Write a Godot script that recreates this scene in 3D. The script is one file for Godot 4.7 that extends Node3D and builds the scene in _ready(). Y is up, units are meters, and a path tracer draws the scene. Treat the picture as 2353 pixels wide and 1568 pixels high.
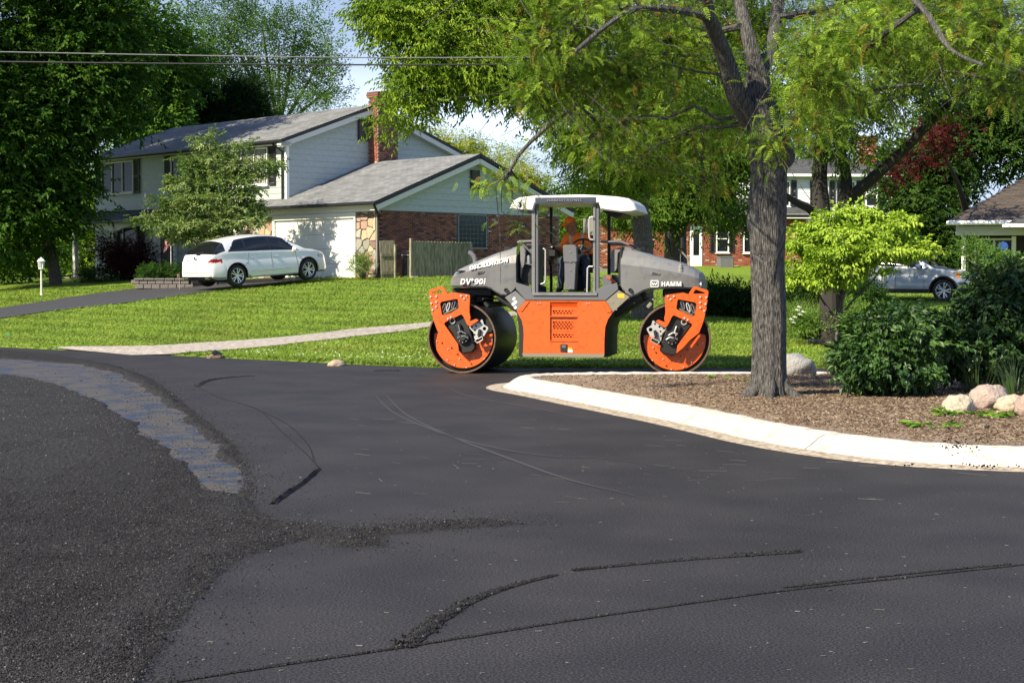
extends Node3D

const F := 3900.0                      # focal length in the photograph's 2352-pixel scale
const EYE := Vector3(0, 1.6, 0)
var look := Basis(Vector3.RIGHT, -atan(144.0 / 3900.0))
var rng := RandomNumberGenerator.new()
var M := {}
var soft := FastNoiseLite.new()

# ---------------------------------------------------------------- mesh builder
class MB:
	var v := PackedVector3Array()
	var n := PackedVector3Array()
	var c := PackedColorArray()
	var u := PackedVector2Array()
	var col := Color.WHITE
	var xf := Transform3D.IDENTITY

	func put(a: Vector3, na: Vector3, ua := Vector2.ZERO) -> void:
		v.append(xf * a)
		n.append((xf.basis * na).normalized())
		c.append(col)
		u.append(ua)

	func tri(a: Vector3, b: Vector3, d: Vector3) -> void:
		var nn := (b - a).cross(d - a).normalized()
		put(a, nn)
		put(d, nn)
		put(b, nn)

	func quad(a: Vector3, b: Vector3, d: Vector3, e: Vector3) -> void:
		tri(a, b, d)
		tri(a, d, e)

	func stri(a: Vector3, b: Vector3, d: Vector3, na: Vector3, nb: Vector3, nd: Vector3) -> void:
		var nn := (b - a).cross(d - a)
		if nn.dot(na + nb + nd) < 0.0:
			put(a, na)
			put(b, nb)
			put(d, nd)
		else:
			put(a, na)
			put(d, nd)
			put(b, nb)

	func squad(a: Vector3, b: Vector3, d: Vector3, e: Vector3, na: Vector3, nb: Vector3, nd: Vector3, ne: Vector3) -> void:
		stri(a, b, d, na, nb, nd)
		stri(a, d, e, na, nd, ne)

	func fo(p: Array, o: Vector3) -> void:    # a convex face turned towards o
		var nn: Vector3 = (p[1] - p[0]).cross(p[2] - p[0])
		if p.size() > 3:
			nn += (p[2] - p[0]).cross(p[3] - p[0])
		if nn.dot(o) >= 0.0:
			for i in range(1, p.size() - 1):
				tri(p[0], p[i], p[i + 1])
		else:
			for i in range(1, p.size() - 1):
				tri(p[0], p[i + 1], p[i])

	func box(ct: Vector3, s: Vector3, b := 0.0, bs := Basis.IDENTITY) -> void:
		var h := s * 0.5
		b = minf(b, minf(h.x, minf(h.y, h.z)) * 0.9)
		var g := h - Vector3(b, b, b)
		for ax in 3:
			var a1 := (ax + 1) % 3
			var a2 := (ax + 2) % 3
			for sg in [-1.0, 1.0]:
				var ps := []
				for k in [[-1, -1], [1, -1], [1, 1], [-1, 1]]:
					var q := Vector3.ZERO
					q[ax] = sg * h[ax]
					q[a1] = k[0] * g[a1]
					q[a2] = k[1] * g[a2]
					ps.append(ct + bs * q)
				var o := Vector3.ZERO
				o[ax] = sg
				fo(ps, bs * o)
				if b > 0.0:
					for s2 in [-1.0, 1.0]:          # the edge between faces ax and a1
						var p4 := []
						for k in [[0, -1], [0, 1], [1, 1], [1, -1]]:
							var q := Vector3.ZERO
							q[ax] = sg * (h[ax] if k[0] == 0 else g[ax])
							q[a1] = s2 * (g[a1] if k[0] == 0 else h[a1])
							q[a2] = k[1] * g[a2]
							p4.append(ct + bs * q)
						var o2 := Vector3.ZERO
						o2[ax] = sg
						o2[a1] = s2
						fo(p4, bs * o2)
		if b > 0.0:
			for sx in [-1.0, 1.0]:
				for sy in [-1.0, 1.0]:
					for sz in [-1.0, 1.0]:
						fo([ct + bs * Vector3(sx * h.x, sy * g.y, sz * g.z), ct + bs * Vector3(sx * g.x, sy * h.y, sz * g.z), ct + bs * Vector3(sx * g.x, sy * g.y, sz * h.z)], bs * Vector3(sx, sy, sz))

	func bar(a: Vector3, b: Vector3, w: float, h: float, bev := 0.0, up := Vector3.UP) -> void:
		var x := (b - a).normalized()
		var z := x.cross(up)
		if z.length() < 0.01:
			z = x.cross(Vector3.FORWARD)
		z = z.normalized()
		box((a + b) * 0.5, Vector3(a.distance_to(b), h, w), bev, Basis(x, z.cross(x), z))

	func tube(p: Array, r: Array, sides := 8, cap := true, nz: FastNoiseLite = null, amp := 0.0) -> void:
		var k := p.size()
		var t0: Vector3 = (p[1] - p[0]).normalized()
		var nx := t0.cross(Vector3.UP if absf(t0.y) < 0.9 else Vector3.RIGHT).normalized()
		var rings := []
		var norms := []
		for i in k:
			var t: Vector3 = (p[mini(i + 1, k - 1)] - p[maxi(i - 1, 0)]).normalized()
			nx = (nx - t * nx.dot(t)).normalized()
			var nb := t.cross(nx)
			var ring := []
			var nr := []
			for j in sides + 1:
				var a := TAU * (j % sides) / sides
				var d := nx * cos(a) + nb * sin(a)
				var rr: float = r[i]
				if nz:
					rr += amp * nz.get_noise_3d(d.x * 0.3, p[i].y * 0.06 + d.y * 0.2, d.z * 0.3)
				ring.append(p[i] + d * rr)
				nr.append(d)
			rings.append(ring)
			norms.append(nr)
		for i in k - 1:
			for j in sides:
				var na: Vector3 = norms[i][j]
				var nb2: Vector3 = norms[i][j + 1]
				var nc: Vector3 = norms[i + 1][j + 1]
				var nd: Vector3 = norms[i + 1][j]
				if nz:
					var e1: Vector3 = rings[i][j + 1] - rings[i][j]
					var e2: Vector3 = rings[i + 1][j] - rings[i][j]
					var fnn := e1.cross(e2).normalized()
					if fnn.dot(na) < 0.0:
						fnn = -fnn
					na = (na * 0.35 + fnn).normalized()
					nb2 = (nb2 * 0.35 + fnn).normalized()
					nc = (nc * 0.35 + fnn).normalized()
					nd = (nd * 0.35 + fnn).normalized()
				squad(rings[i][j], rings[i][j + 1], rings[i + 1][j + 1], rings[i + 1][j], na, nb2, nc, nd)
		if cap:
			for e in [0, k - 1]:
				var o: Vector3 = p[0] - p[1] if e == 0 else p[k - 1] - p[k - 2]
				for j in sides:
					fo([p[e], rings[e][j], rings[e][j + 1]], o)

	func lathe(pr: Array, sides := 24, x := Transform3D.IDENTITY) -> void:   # pr: Vector2(radius, height along the axis y)
		for i in pr.size() - 1:
			var a: Vector2 = pr[i]
			var b: Vector2 = pr[i + 1]
			var t := (b - a).normalized()
			var nn := Vector2(t.y, -t.x)
			for j in sides:
				var q0 := TAU * j / sides
				var q1 := TAU * (j + 1) / sides
				var d0 := Vector3(cos(q0), 0, sin(q0))
				var d1 := Vector3(cos(q1), 0, sin(q1))
				var n0 := x.basis * (d0 * nn.x + Vector3.UP * nn.y)
				var n1 := x.basis * (d1 * nn.x + Vector3.UP * nn.y)
				squad(x * (d0 * a.x + Vector3.UP * a.y), x * (d1 * a.x + Vector3.UP * a.y), x * (d1 * b.x + Vector3.UP * b.y), x * (d0 * b.x + Vector3.UP * b.y), n0, n1, n1, n0)

	func prism(poly: PackedVector2Array, z0: float, z1: float, bev := 0.0) -> void:
		if Geometry2D.is_polygon_clockwise(poly):
			poly = poly.duplicate()
			poly.reverse()
		var k := poly.size()
		var ins := PackedVector2Array()
		for i in k:
			var e1 := (poly[i] - poly[(i + k - 1) % k]).normalized()
			var e2 := (poly[(i + 1) % k] - poly[i]).normalized()
			var n1 := Vector2(-e1.y, e1.x)
			var n2 := Vector2(-e2.y, e2.x)
			ins.append(poly[i] + (n1 + n2) / maxf(0.5, 1.0 + n1.dot(n2)) * bev)
		var ix := Geometry2D.triangulate_polygon(ins if bev > 0.0 else poly)
		if ix.is_empty() and bev > 0.0:
			bev = 0.0
			ins = poly
			ix = Geometry2D.triangulate_polygon(poly)
		if ix.is_empty():
			print("no faces for a prism of ", k, " corners, first ", poly[0])
		for i in range(0, ix.size(), 3):
			var a := ins[ix[i]]
			var b := ins[ix[i + 1]]
			var d := ins[ix[i + 2]]
			fo([Vector3(a.x, a.y, z1), Vector3(b.x, b.y, z1), Vector3(d.x, d.y, z1)], Vector3(0, 0, z1 - z0))
			fo([Vector3(a.x, a.y, z0), Vector3(b.x, b.y, z0), Vector3(d.x, d.y, z0)], Vector3(0, 0, z0 - z1))
		var sg := signf(z1 - z0)
		for i in k:
			var j := (i + 1) % k
			var e := poly[j] - poly[i]
			var o := Vector3(e.y, -e.x, 0)
			fo([Vector3(poly[i].x, poly[i].y, z0 + sg * bev), Vector3(poly[j].x, poly[j].y, z0 + sg * bev), Vector3(poly[j].x, poly[j].y, z1 - sg * bev), Vector3(poly[i].x, poly[i].y, z1 - sg * bev)], o)
			if bev > 0.0:
				fo([Vector3(poly[i].x, poly[i].y, z1 - sg * bev), Vector3(poly[j].x, poly[j].y, z1 - sg * bev), Vector3(ins[j].x, ins[j].y, z1), Vector3(ins[i].x, ins[i].y, z1)], o + Vector3(0, 0, sg * o.length()))
				fo([Vector3(poly[i].x, poly[i].y, z0 + sg * bev), Vector3(poly[j].x, poly[j].y, z0 + sg * bev), Vector3(ins[j].x, ins[j].y, z0), Vector3(ins[i].x, ins[i].y, z0)], o - Vector3(0, 0, sg * o.length()))

	func ball(ct: Vector3, r: Vector3, su := 10, sv := 6) -> void:
		for i in sv:
			for j in su:
				var p := []
				var q := []
				for k in [[0, 0], [1, 0], [1, 1], [0, 1]]:
					var th: float = PI * (i + k[1]) / sv
					var ph: float = TAU * (j + k[0]) / su
					var d := Vector3(sin(th) * cos(ph), cos(th), sin(th) * sin(ph))
					p.append(ct + d * r)
					q.append((d / r).normalized())
				squad(p[0], p[1], p[2], p[3], q[0], q[1], q[2], q[3])

	func mesh() -> ArrayMesh:
		var m := ArrayMesh.new()
		var a := []
		a.resize(Mesh.ARRAY_MAX)
		a[Mesh.ARRAY_VERTEX] = v
		a[Mesh.ARRAY_NORMAL] = n
		a[Mesh.ARRAY_COLOR] = c
		a[Mesh.ARRAY_TEX_UV] = u
		m.add_surface_from_arrays(Mesh.PRIMITIVE_TRIANGLES, a)
		return m

# ---------------------------------------------------------------- pixel to place, ground heights
func ray(px: float, py: float) -> Vector3:
	return look * Vector3((px - 1176.0) / F, -(py - 784.0) / F, -1.0)

func P(px: float, py: float, d: float) -> Vector3:
	var r := ray(px, py)
	return EYE + r * (d / -r.z)

func G(px: float, py: float, y := 0.0) -> Vector3:
	var r := ray(px, py)
	return EYE + r * ((y - EYE.y) / r.y)

func edge_d(x: float) -> float:          # how far in front of the camera the lawn begins
	return 30.35 + 0.898 * log(1.0 + exp(2.2 * (-1.5 - x))) / 2.2

func H(x: float, z: float) -> float:
	var w := -z - edge_d(x)
	var right := smoothstep(0.0, 9.0, x)
	var k := lerpf(0.0557, 0.036, right)
	var y := k * minf(w, 28.7) + minf(maxf(w - 28.7, 0.0), 27.0) * lerpf(0.002, 0.044, right)
	y += 0.03 * smoothstep(0.0, 0.35, w)
	return y + 0.025 * soft.get_noise_2d(x * 6.0, z * 6.0) * smoothstep(0.5, 4.0, w)

func GT(px: float, py: float) -> Vector3:   # where the sight line meets the lawn
	var r := ray(px, py)
	var d := 20.0
	while d < 150.0:
		var p := EYE + r * (d / -r.z)
		if p.y < H(p.x, p.z):
			break
		d += 0.1
	return EYE + r * (d / -r.z)

func onground(p: Vector3) -> Vector3:
	return Vector3(p.x, H(p.x, p.z), p.z)

# ---------------------------------------------------------------- materials
func lin(r: float, g: float, b: float, a := 1.0) -> Color:
	var q := Color(r, g, b).linear_to_srgb()
	q.a = a
	return q

func mat(key: String, r: float, g: float, b: float, rough := 0.7, metal := 0.0) -> StandardMaterial3D:
	var m := StandardMaterial3D.new()
	m.resource_name = key
	m.albedo_color = lin(r, g, b)
	m.roughness = rough
	m.metallic = metal
	M[key] = m
	return m

func noise(freq: float, sd: int, oct := 4, type := FastNoiseLite.TYPE_SIMPLEX_SMOOTH) -> FastNoiseLite:
	var f := FastNoiseLite.new()
	f.noise_type = type
	f.frequency = freq
	f.fractal_octaves = oct
	f.seed = sd
	return f

func ntex(freq: float, sd: int, cols: Array, at: Array, oct := 4, size := 512, type := FastNoiseLite.TYPE_SIMPLEX_SMOOTH) -> NoiseTexture2D:
	var t := NoiseTexture2D.new()
	t.width = size
	t.height = size
	t.seamless = true
	t.noise = noise(freq, sd, oct, type)
	var g := Gradient.new()
	g.offsets = PackedFloat32Array(at)
	var cs := PackedColorArray()
	for q in cols:
		cs.append(lin(q[0], q[1], q[2]))
	g.colors = cs
	t.color_ramp = g
	return t

func grey(freq: float, sd: int, oct := 4, size := 512, type := FastNoiseLite.TYPE_SIMPLEX_SMOOTH) -> NoiseTexture2D:
	var t := NoiseTexture2D.new()
	t.width = size
	t.height = size
	t.seamless = true
	t.noise = noise(freq, sd, oct, type)
	return t

# a surface with computed grain: the tint multiplies a noise texture; tile = metres that one texture covers
func grain(key: String, tint: Array, cols: Array, at: Array, freq: float, tile: float, rough: float, bump := 0.0, oct := 4, vcol := false, stretch := Vector3.ONE, size := 512) -> StandardMaterial3D:
	var m := mat(key, tint[0], tint[1], tint[2], rough)
	m.albedo_texture = ntex(freq, key.hash() % 1000, cols, at, oct, size)
	m.uv1_triplanar = true
	m.uv1_world_triplanar = true
	m.uv1_scale = Vector3.ONE / tile * stretch
	m.vertex_color_use_as_albedo = vcol
	if bump > 0.0:
		m.heightmap_enabled = true
		m.heightmap_scale = bump
		m.heightmap_texture = grey(freq, key.hash() % 1000 + 7, oct, size)
	return m

# ---------------------------------------------------------------- nodes
func put(called: String, s, m: Material, parent: Node = self) -> MeshInstance3D:
	var o := MeshInstance3D.new()
	o.name = called
	o.mesh = s.mesh() if s is MB else s
	o.material_override = m
	parent.add_child(o, true)
	return o

func tag(o: Node, label := "", category := "", group := "", kind := "") -> Node:
	if label: o.set_meta("label", label)
	if category: o.set_meta("category", category)
	if group: o.set_meta("group", group)
	if kind: o.set_meta("kind", kind)
	return o

func thing(called: String, label: String, category: String, at := Vector3.ZERO, turn := 0.0, group := "") -> Node3D:
	var o := Node3D.new()
	o.name = called
	o.position = at
	o.rotation.y = turn
	add_child(o, true)
	tag(o, label, category, group)
	return o

func struct(called: String, s, m: Material, label := "") -> MeshInstance3D:
	var o := put(called, s, m)
	tag(o, label, "", "", "structure")
	return o

func scatter(called: String, mesh: Mesh, m: Material, where: Array, tints: Array, parent: Node = self, stuff := true) -> MultiMeshInstance3D:
	var mm := MultiMesh.new()
	mm.transform_format = MultiMesh.TRANSFORM_3D
	mm.use_colors = true
	mm.mesh = mesh
	mm.instance_count = where.size()
	for i in where.size():
		mm.set_instance_transform(i, where[i])
		mm.set_instance_color(i, tints[i])
	var o := MultiMeshInstance3D.new()
	o.name = called
	o.multimesh = mm
	o.material_override = m
	parent.add_child(o, true)
	if stuff:
		o.set_meta("kind", "stuff")
	return o

func letters(text: String, height: float, depth: float, bold := true, italic := false, face := "Droid Sans") -> TextMesh:
	var t := TextMesh.new()
	var f := SystemFont.new()
	f.font_names = PackedStringArray([face])
	f.font_weight = 700 if bold else 400
	f.font_italic = italic
	t.font = f
	t.text = text
	t.font_size = 64
	t.pixel_size = height / 46.0         # cap height of a 64-point face is about 46
	t.depth = depth
	t.curve_step = 2.0
	return t

func curve(p: Array, per := 6) -> Array:     # a smooth line through the points
	var r := []
	for i in p.size() - 1:
		var a = p[maxi(i - 1, 0)]
		var b = p[i]
		var d = p[i + 1]
		var e = p[mini(i + 2, p.size() - 1)]
		for k in per:
			r.append(b.cubic_interpolate(d, a, e, float(k) / per))
	r.append(p[p.size() - 1])
	return r

func rgbv(a: Array, b: Array, t: float) -> Color:
	return Color(lerpf(a[0], b[0], t), lerpf(a[1], b[1], t), lerpf(a[2], b[2], t))

func rr(a: float, b: float) -> float:
	return rng.randf_range(a, b)

# ---------------------------------------------------------------- leaves and trees
func leaf(b: MB, at: Vector3, dir: Vector3, up: Vector3, l: float, w: float, droop := 0.0) -> void:
	var s := dir.cross(up).normalized() * w * 0.5
	var m := at + dir * l * 0.45 + up * l * 0.04
	var e := at + dir * l - up * l * droop
	b.tri(at, m + s, e)
	b.tri(at, e, m - s)

func frond_mesh(sd: int) -> ArrayMesh:       # a pinnate leaf of the honeylocust, about 18 cm
	rng.seed = sd
	var b := MB.new()
	for k in 7:
		var t := (k + 0.7) / 7.5
		var at := Vector3(0.17 * t, 0.02 * sin(t * 2.6) - 0.035 * t * t, 0)
		var l := 0.044 * (1.0 - 0.45 * absf(t - 0.45))
		for s in [-1.0, 1.0]:
			leaf(b, at, Vector3(0.45, -0.18 + rr(-0.15, 0.1), s).normalized(), Vector3(rr(-0.2, 0.2), 1, -s * rr(0.0, 0.4)).normalized(), l, l * 0.29, 0.1)
	leaf(b, Vector3(0.17, -0.02, 0), Vector3(1, -0.3, 0).normalized(), Vector3.UP, 0.035, 0.012)
	for k in 3:
		var t0 := k / 3.0
		var t1 := (k + 1) / 3.0
		b.bar(Vector3(0.17 * t0, 0.02 * sin(t0 * 2.6) - 0.035 * t0 * t0, 0), Vector3(0.17 * t1, 0.02 * sin(t1 * 2.6) - 0.035 * t1 * t1, 0), 0.002, 0.002)
	return b.mesh()

func spray_mesh(sd: int, leaves: int, spread: float, l: float, wide := 0.5, droop := 0.25, flat := 0.5) -> ArrayMesh:
	rng.seed = sd
	var b := MB.new()
	for k in leaves:
		var t := float(k) / leaves
		var a := k * 2.4 + rr(-0.4, 0.4)
		var d := Vector3(0.55 + 0.6 * t, rr(-0.35, 0.3) * flat - droop * 0.5, sin(a) * (1.1 - 0.5 * t)).normalized()
		var up := Vector3(rr(-0.4, 0.4), 1, cos(a) * 0.6 + rr(-0.3, 0.3)).normalized()
		b.col = Color.WHITE * rr(0.8, 1.15)
		leaf(b, Vector3(spread * t, rr(-0.12, 0.12) * spread * flat, rr(-0.25, 0.25) * spread), d, up, l * rr(0.7, 1.15), l * wide * rr(0.8, 1.2), droop)
	return b.mesh()

# fills blobs [centre, radii, sprays] with sprays of leaves; answers the spray centres
func fill(blobs: Array, per: int, size: float, tints: Array, where: Array, colors: Array, o := {}) -> Array:
	var centres := []
	var droop: float = o.get("droop", 0.25)
	var hollow: float = o.get("hollow", 0.42)
	var flat: float = o.get("flat", 0.55)
	var upright: float = o.get("upright", 0.0)
	var scl: Array = o.get("scale", [0.8, 1.25])
	for bl in blobs:
		for k in int(bl[2] * float(o.get("split", 1.0))):
			var d := Vector3(rng.randfn(), rng.randfn(), rng.randfn()).normalized()
			var r := pow(rng.randf(), hollow)
			var out := d * (bl[1] as Vector3)
			var ce: Vector3 = bl[0] + out * r
			centres.append([ce, bl[0], d])
			var tone := rng.randf()
			var rs := size * rr(0.7, 1.3)
			var cnt := int(per * rr(0.6, 1.4))
			for j in cnt:
				var off := Vector3(rng.randfn(), rng.randfn() * flat, rng.randfn()) * rs * 0.55
				var dir := (off.normalized() * 0.7 + d * 0.45 + Vector3(0, upright - droop, 0) + Vector3(rng.randfn(), rng.randfn(), rng.randfn()) * float(o.get("wild", 0.55))).normalized()
				var up := (Vector3.UP + Vector3(rng.randfn(), rng.randfn(), rng.randfn()) * 0.4).normalized()
				var z := dir.cross(up).normalized()
				var s := rr(scl[0], scl[1])
				where.append(Transform3D(Basis(dir * s, z.cross(dir) * s, z * s), ce + off))
				var t := pow(clampf(tone * 0.6 + rng.randf() * 0.5, 0.0, 1.0), 1.4)
				colors.append(rgbv(tints[0], tints[1], t) if not o.has("odd") or rng.randf() > 0.08 else o.odd * rr(0.6, 1.3))
	return centres

func limb_line(a: Vector3, b: Vector3, sag := 0.12, n := 7) -> Array:
	var r := []
	var len := a.distance_to(b)
	for i in n + 1:
		var t := float(i) / n
		r.append(a.lerp(b, t) + Vector3(0, sin(t * PI) * len * sag, 0) + Vector3(rng.randfn(), rng.randfn(), rng.randfn()) * len * 0.018 * sin(t * PI))
	return r

func taper(k: int, a: float, b: float) -> Array:
	var r := []
	for i in k:
		r.append(lerpf(a, b, pow(float(i) / (k - 1), 0.8)))
	return r

# trunk: points and radii from the ground up; blobs in the world; all is moved under the thing's base
func tree(called: String, label: String, trunk: Array, radii: Array, blobs: Array, o: Dictionary, group := "") -> Node3D:
	var base: Vector3 = trunk[0]
	var t := thing(called, label, o.get("category", "tree"), base, 0.0, group)
	rng.seed = called.hash() % 100000 + int(base.x * 131.0) + int(base.z * 17.0)
	var bark: Material = o.get("bark", M.bark)
	var line := []
	for p in trunk:
		line.append(p - base)
	line[0] = line[0] + Vector3(0, -0.15, 0)
	var b := MB.new()
	var nz := noise(6.0, 5, 3) if o.get("furrow", 0.0) > 0.0 else null
	var cl := curve(line, o.get("rings", 5))
	var cr := []
	for i in radii.size() - 1:
		for k in int(o.get("rings", 5)):
			cr.append(lerpf(radii[i], radii[i + 1], float(k) / int(o.get("rings", 5))))
	cr.append(radii[-1])
	b.tube(cl, cr, o.get("sides", 9), true, nz, o.get("furrow", 0.0))
	put("trunk", b, bark, t)
	var lines := [cl]
	for li in o.get("limbs", []):
		var pts := []
		for p in li[0]:
			pts.append(p - base)
		var lc := curve(pts, 5)
		var lb := MB.new()
		lb.tube(lc, taper(lc.size(), li[1], li[2]), 9 if li[1] > 0.1 else 6, true, nz, o.get("furrow", 0.0) * 0.6)
		put("limb", lb, bark, t)
		lines.append(lc)
	var where := []
	var colors := []
	var loc := []
	for bl in blobs:
		loc.append([bl[0] - base, bl[1], bl[2]])
	var tw := MB.new()
	if o.get("reach", true):
		for bl in loc:
			if bl[2] < 3.0: continue          # a limb from the nearest wood to the heart of each blob
			var best := Vector3.ZERO
			var bd := 1e9
			for ln in lines:
				for q in ln:
					var dd: float = q.distance_to(bl[0]) + (2.0 if q.y > bl[0].y else 0.0)
					if q.y > o.get("fork", 0.0) and dd < bd:
						bd = dd
						best = q
			if bd < 1e8 and bd > 0.2:
				var ln := limb_line(best, bl[0], 0.08)
				var lb := MB.new()
				var r0: float = clampf(bd * 0.013, 0.012, 0.09) * o.get("limb_scale", 1.0)
				lb.tube(ln, taper(ln.size(), r0, r0 * 0.35), 5, false)
				put("limb", lb, bark, t)
				lines.append(ln)
	var cen := fill(loc, o.get("per", 14), o.get("size", 0.3), o.tints, where, colors, o)
	if o.get("twigs", true):
		for q in cen:
			var best: Vector3 = q[1]
			var bd := 1e9
			for ln in lines:
				for w in range(0, ln.size(), 2):
					var dd: float = ln[w].distance_to(q[0])
					if dd < bd:
						bd = dd
						best = ln[w]
			if bd < o.get("twig_max", 3.0) and bd > 0.08:
				var mid: Vector3 = best.lerp(q[0], 0.5) + Vector3(rng.randfn(), rng.randfn(), rng.randfn()) * bd * 0.08
				var tr: float = clampf(bd * 0.007, 0.005, 0.02) * o.get("limb_scale", 1.0)
				tw.tube([best, mid, q[0]], [tr, tr * 0.8, tr * 0.4], 3, false)
		for k in int(o.get("bare", 0)):      # bare hanging twigs
			var q = cen[rng.randi() % cen.size()]
			var e: Vector3 = q[0] + Vector3(rng.randfn(), -0.5 + rng.randfn() * 0.6, rng.randfn()) * 0.6
			var m2: Vector3 = q[0].lerp(e, 0.5) + Vector3(rng.randfn(), rng.randfn(), rng.randfn()) * 0.1
			tw.tube([q[0], m2, e], [0.006, 0.005, 0.003], 3, false)
		if tw.v.size():
			tag(put("twigs", tw, bark, t), "", "", "", "stuff")
	scatter("crown", o.mesh, o.get("leaf", M.leaf), where, colors, t)
	return t

func blob(px: float, py: float, d: float, rx: float, ry: float, n: float, deep := -1.0) -> Array:
	var s := d / F
	return [P(px, py, d), Vector3(rx * s, ry * s, (deep if deep > 0.0 else (rx + ry) * 0.5 * s)), n]

# a shrub: leaves around a few stems; blobs given in the world
func shrub(called: String, label: String, base: Vector3, blobs: Array, o: Dictionary, group := "") -> Node3D:
	var t := thing(called, label, o.get("category", "shrub"), base, 0.0, group)
	rng.seed = called.hash() % 100000 + int(base.x * 131.0)
	var where := []
	var colors := []
	var loc := []
	for bl in blobs:
		loc.append([bl[0] - base, bl[1], bl[2]])
	var cen := fill(loc, o.get("per", 10), o.get("size", 0.15), o.tints, where, colors, o)
	var st := MB.new()
	var step := maxi(1, int(cen.size() / float(o.get("stems", 40))))
	for k in range(0, cen.size(), step):
		var e: Vector3 = cen[k][0]
		var g := Vector3(e.x * 0.15 + rng.randfn() * 0.05, -0.05, e.z * 0.15 + rng.randfn() * 0.05)
		st.tube([g, g.lerp(e, 0.5) + Vector3(rng.randfn() * 0.05, 0.05, rng.randfn() * 0.05), e], [0.012 * o.get("thick", 1.0), 0.008 * o.get("thick", 1.0), 0.003], 4, false)
	tag(put("stems", st, o.get("bark", M.bark), t), "", "", "", "stuff")
	scatter("foliage", o.mesh, o.get("leaf", M.leaf), where, colors, t)
	return t

func tuft_mesh(sd: int, blades: int, h: float, w: float, lean: float) -> ArrayMesh:
	rng.seed = sd
	var b := MB.new()
	for k in blades:
		var a := rr(0, TAU)
		var d := Vector3(cos(a), 0, sin(a))
		var s := Vector3(-d.z, 0, d.x) * w * 0.5
		var hh := h * rr(0.6, 1.2)
		var g := d * rr(0, h * 0.35)
		var m := g + Vector3.UP * hh * 0.6 + d * hh * lean * 0.3
		var e := g + Vector3.UP * hh + d * hh * lean
		b.col = Color.WHITE * rr(0.88, 1.1)
		b.quad(g - s, g + s, m + s * 0.8, m - s * 0.8)
		b.tri(m - s * 0.8, m + s * 0.8, e)
	return b.mesh()

func rock_mesh(sd: int, size: Vector3, rough := 0.16, su := 28, sv := 18) -> ArrayMesh:
	var nz := noise(0.9, sd, 4)
	var nf := noise(5.0, sd + 3, 3)
	var pts := []
	for i in sv + 1:
		var row := []
		for j in su + 1:
			var th := PI * i / sv
			var ph := TAU * (j % su) / su
			var d := Vector3(sin(th) * cos(ph), cos(th), sin(th) * sin(ph))
			var r := 1.0 + rough * 1.6 * nz.get_noise_3dv(d * 1.3) + rough * 0.25 * nf.get_noise_3dv(d)
			row.append(d * r * size * 0.5)
		pts.append(row)
	var st := SurfaceTool.new()
	st.begin(Mesh.PRIMITIVE_TRIANGLES)
	st.set_smooth_group(0)
	for i in sv:
		for j in su:
			for q in [[i, j], [i, j + 1], [i + 1, j + 1], [i, j], [i + 1, j + 1], [i + 1, j]]:
				st.add_vertex(pts[q[0]][q[1]])
	st.generate_normals()
	return st.commit()

func _ready() -> void:
	# ---------------- camera, sky, sun, exposure
	var cam := Camera3D.new()
	cam.name = "camera"
	cam.position = EYE
	cam.basis = look
	cam.fov = rad_to_deg(2.0 * atan(784.0 / F))
	cam.near = 0.1
	cam.far = 6000.0
	add_child(cam)
	cam.current = true

	var sky_m := ProceduralSkyMaterial.new()
	sky_m.sky_top_color = Color(0.27, 0.46, 0.80)
	sky_m.sky_horizon_color = Color(0.80, 0.89, 0.985)
	sky_m.sky_curve = 0.32
	sky_m.ground_bottom_color = Color(0.16, 0.17, 0.14)
	sky_m.ground_horizon_color = Color(0.45, 0.5, 0.5)
	sky_m.sun_angle_max = 4.0
	sky_m.sky_energy_multiplier = 0.74
	sky_m.sky_cover = clouds()
	sky_m.sky_cover_modulate = Color(1, 1, 1, 1)
	var sky := Sky.new()
	sky.sky_material = sky_m
	var env := Environment.new()
	env.background_mode = Environment.BG_SKY
	env.sky = sky
	env.tonemap_mode = Environment.TONE_MAPPER_LINEAR
	env.tonemap_exposure = 2.0
	env.sdfgi_enabled = true
	env.ssao_enabled = true
	env.ssil_enabled = true
	var we := WorldEnvironment.new()
	we.name = "world"
	we.environment = env
	add_child(we)

	var sun := DirectionalLight3D.new()
	sun.name = "sun"
	sun.light_energy = 1.55
	sun.light_color = Color(1.0, 0.945, 0.84)
	sun.light_angular_distance = 0.5
	sun.shadow_enabled = true
	add_child(sun)
	sun.look_at_from_position(Vector3(-63, 64, 53), Vector3.ZERO)

	soft.frequency = 0.05
	soft.seed = 4
	materials()
	# ---------------- the setting, then the things on it
	ground()
	road_works()
	island()
	house()
	right_houses()
	trees()
	planting()
	yard_things()
	cars()
	roller()
	driver()
	power_lines()
	debris()

func clouds() -> ImageTexture:
	var w := 1024
	var h := 512
	var im := Image.create(w, h, false, Image.FORMAT_RGBAF)
	var n1 := noise(0.9, 21, 5)
	var n2 := noise(3.0, 8, 4)
	for y in h:
		var el := PI * 0.5 - PI * y / h
		for x in w:
			var az := TAU * x / w
			var d := Vector3(cos(el) * cos(az), sin(el) * 3.2, cos(el) * sin(az))
			var c := 0.0
			if el > -0.05:
				c = smoothstep(-0.12, 0.5, n1.get_noise_3dv(d * 1.7) + 0.3 * n2.get_noise_3dv(d))
				c *= 0.6
			im.set_pixel(x, y, Color(0.80, 0.86, 0.93, c * 0.85))
	return ImageTexture.create_from_image(im)

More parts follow.
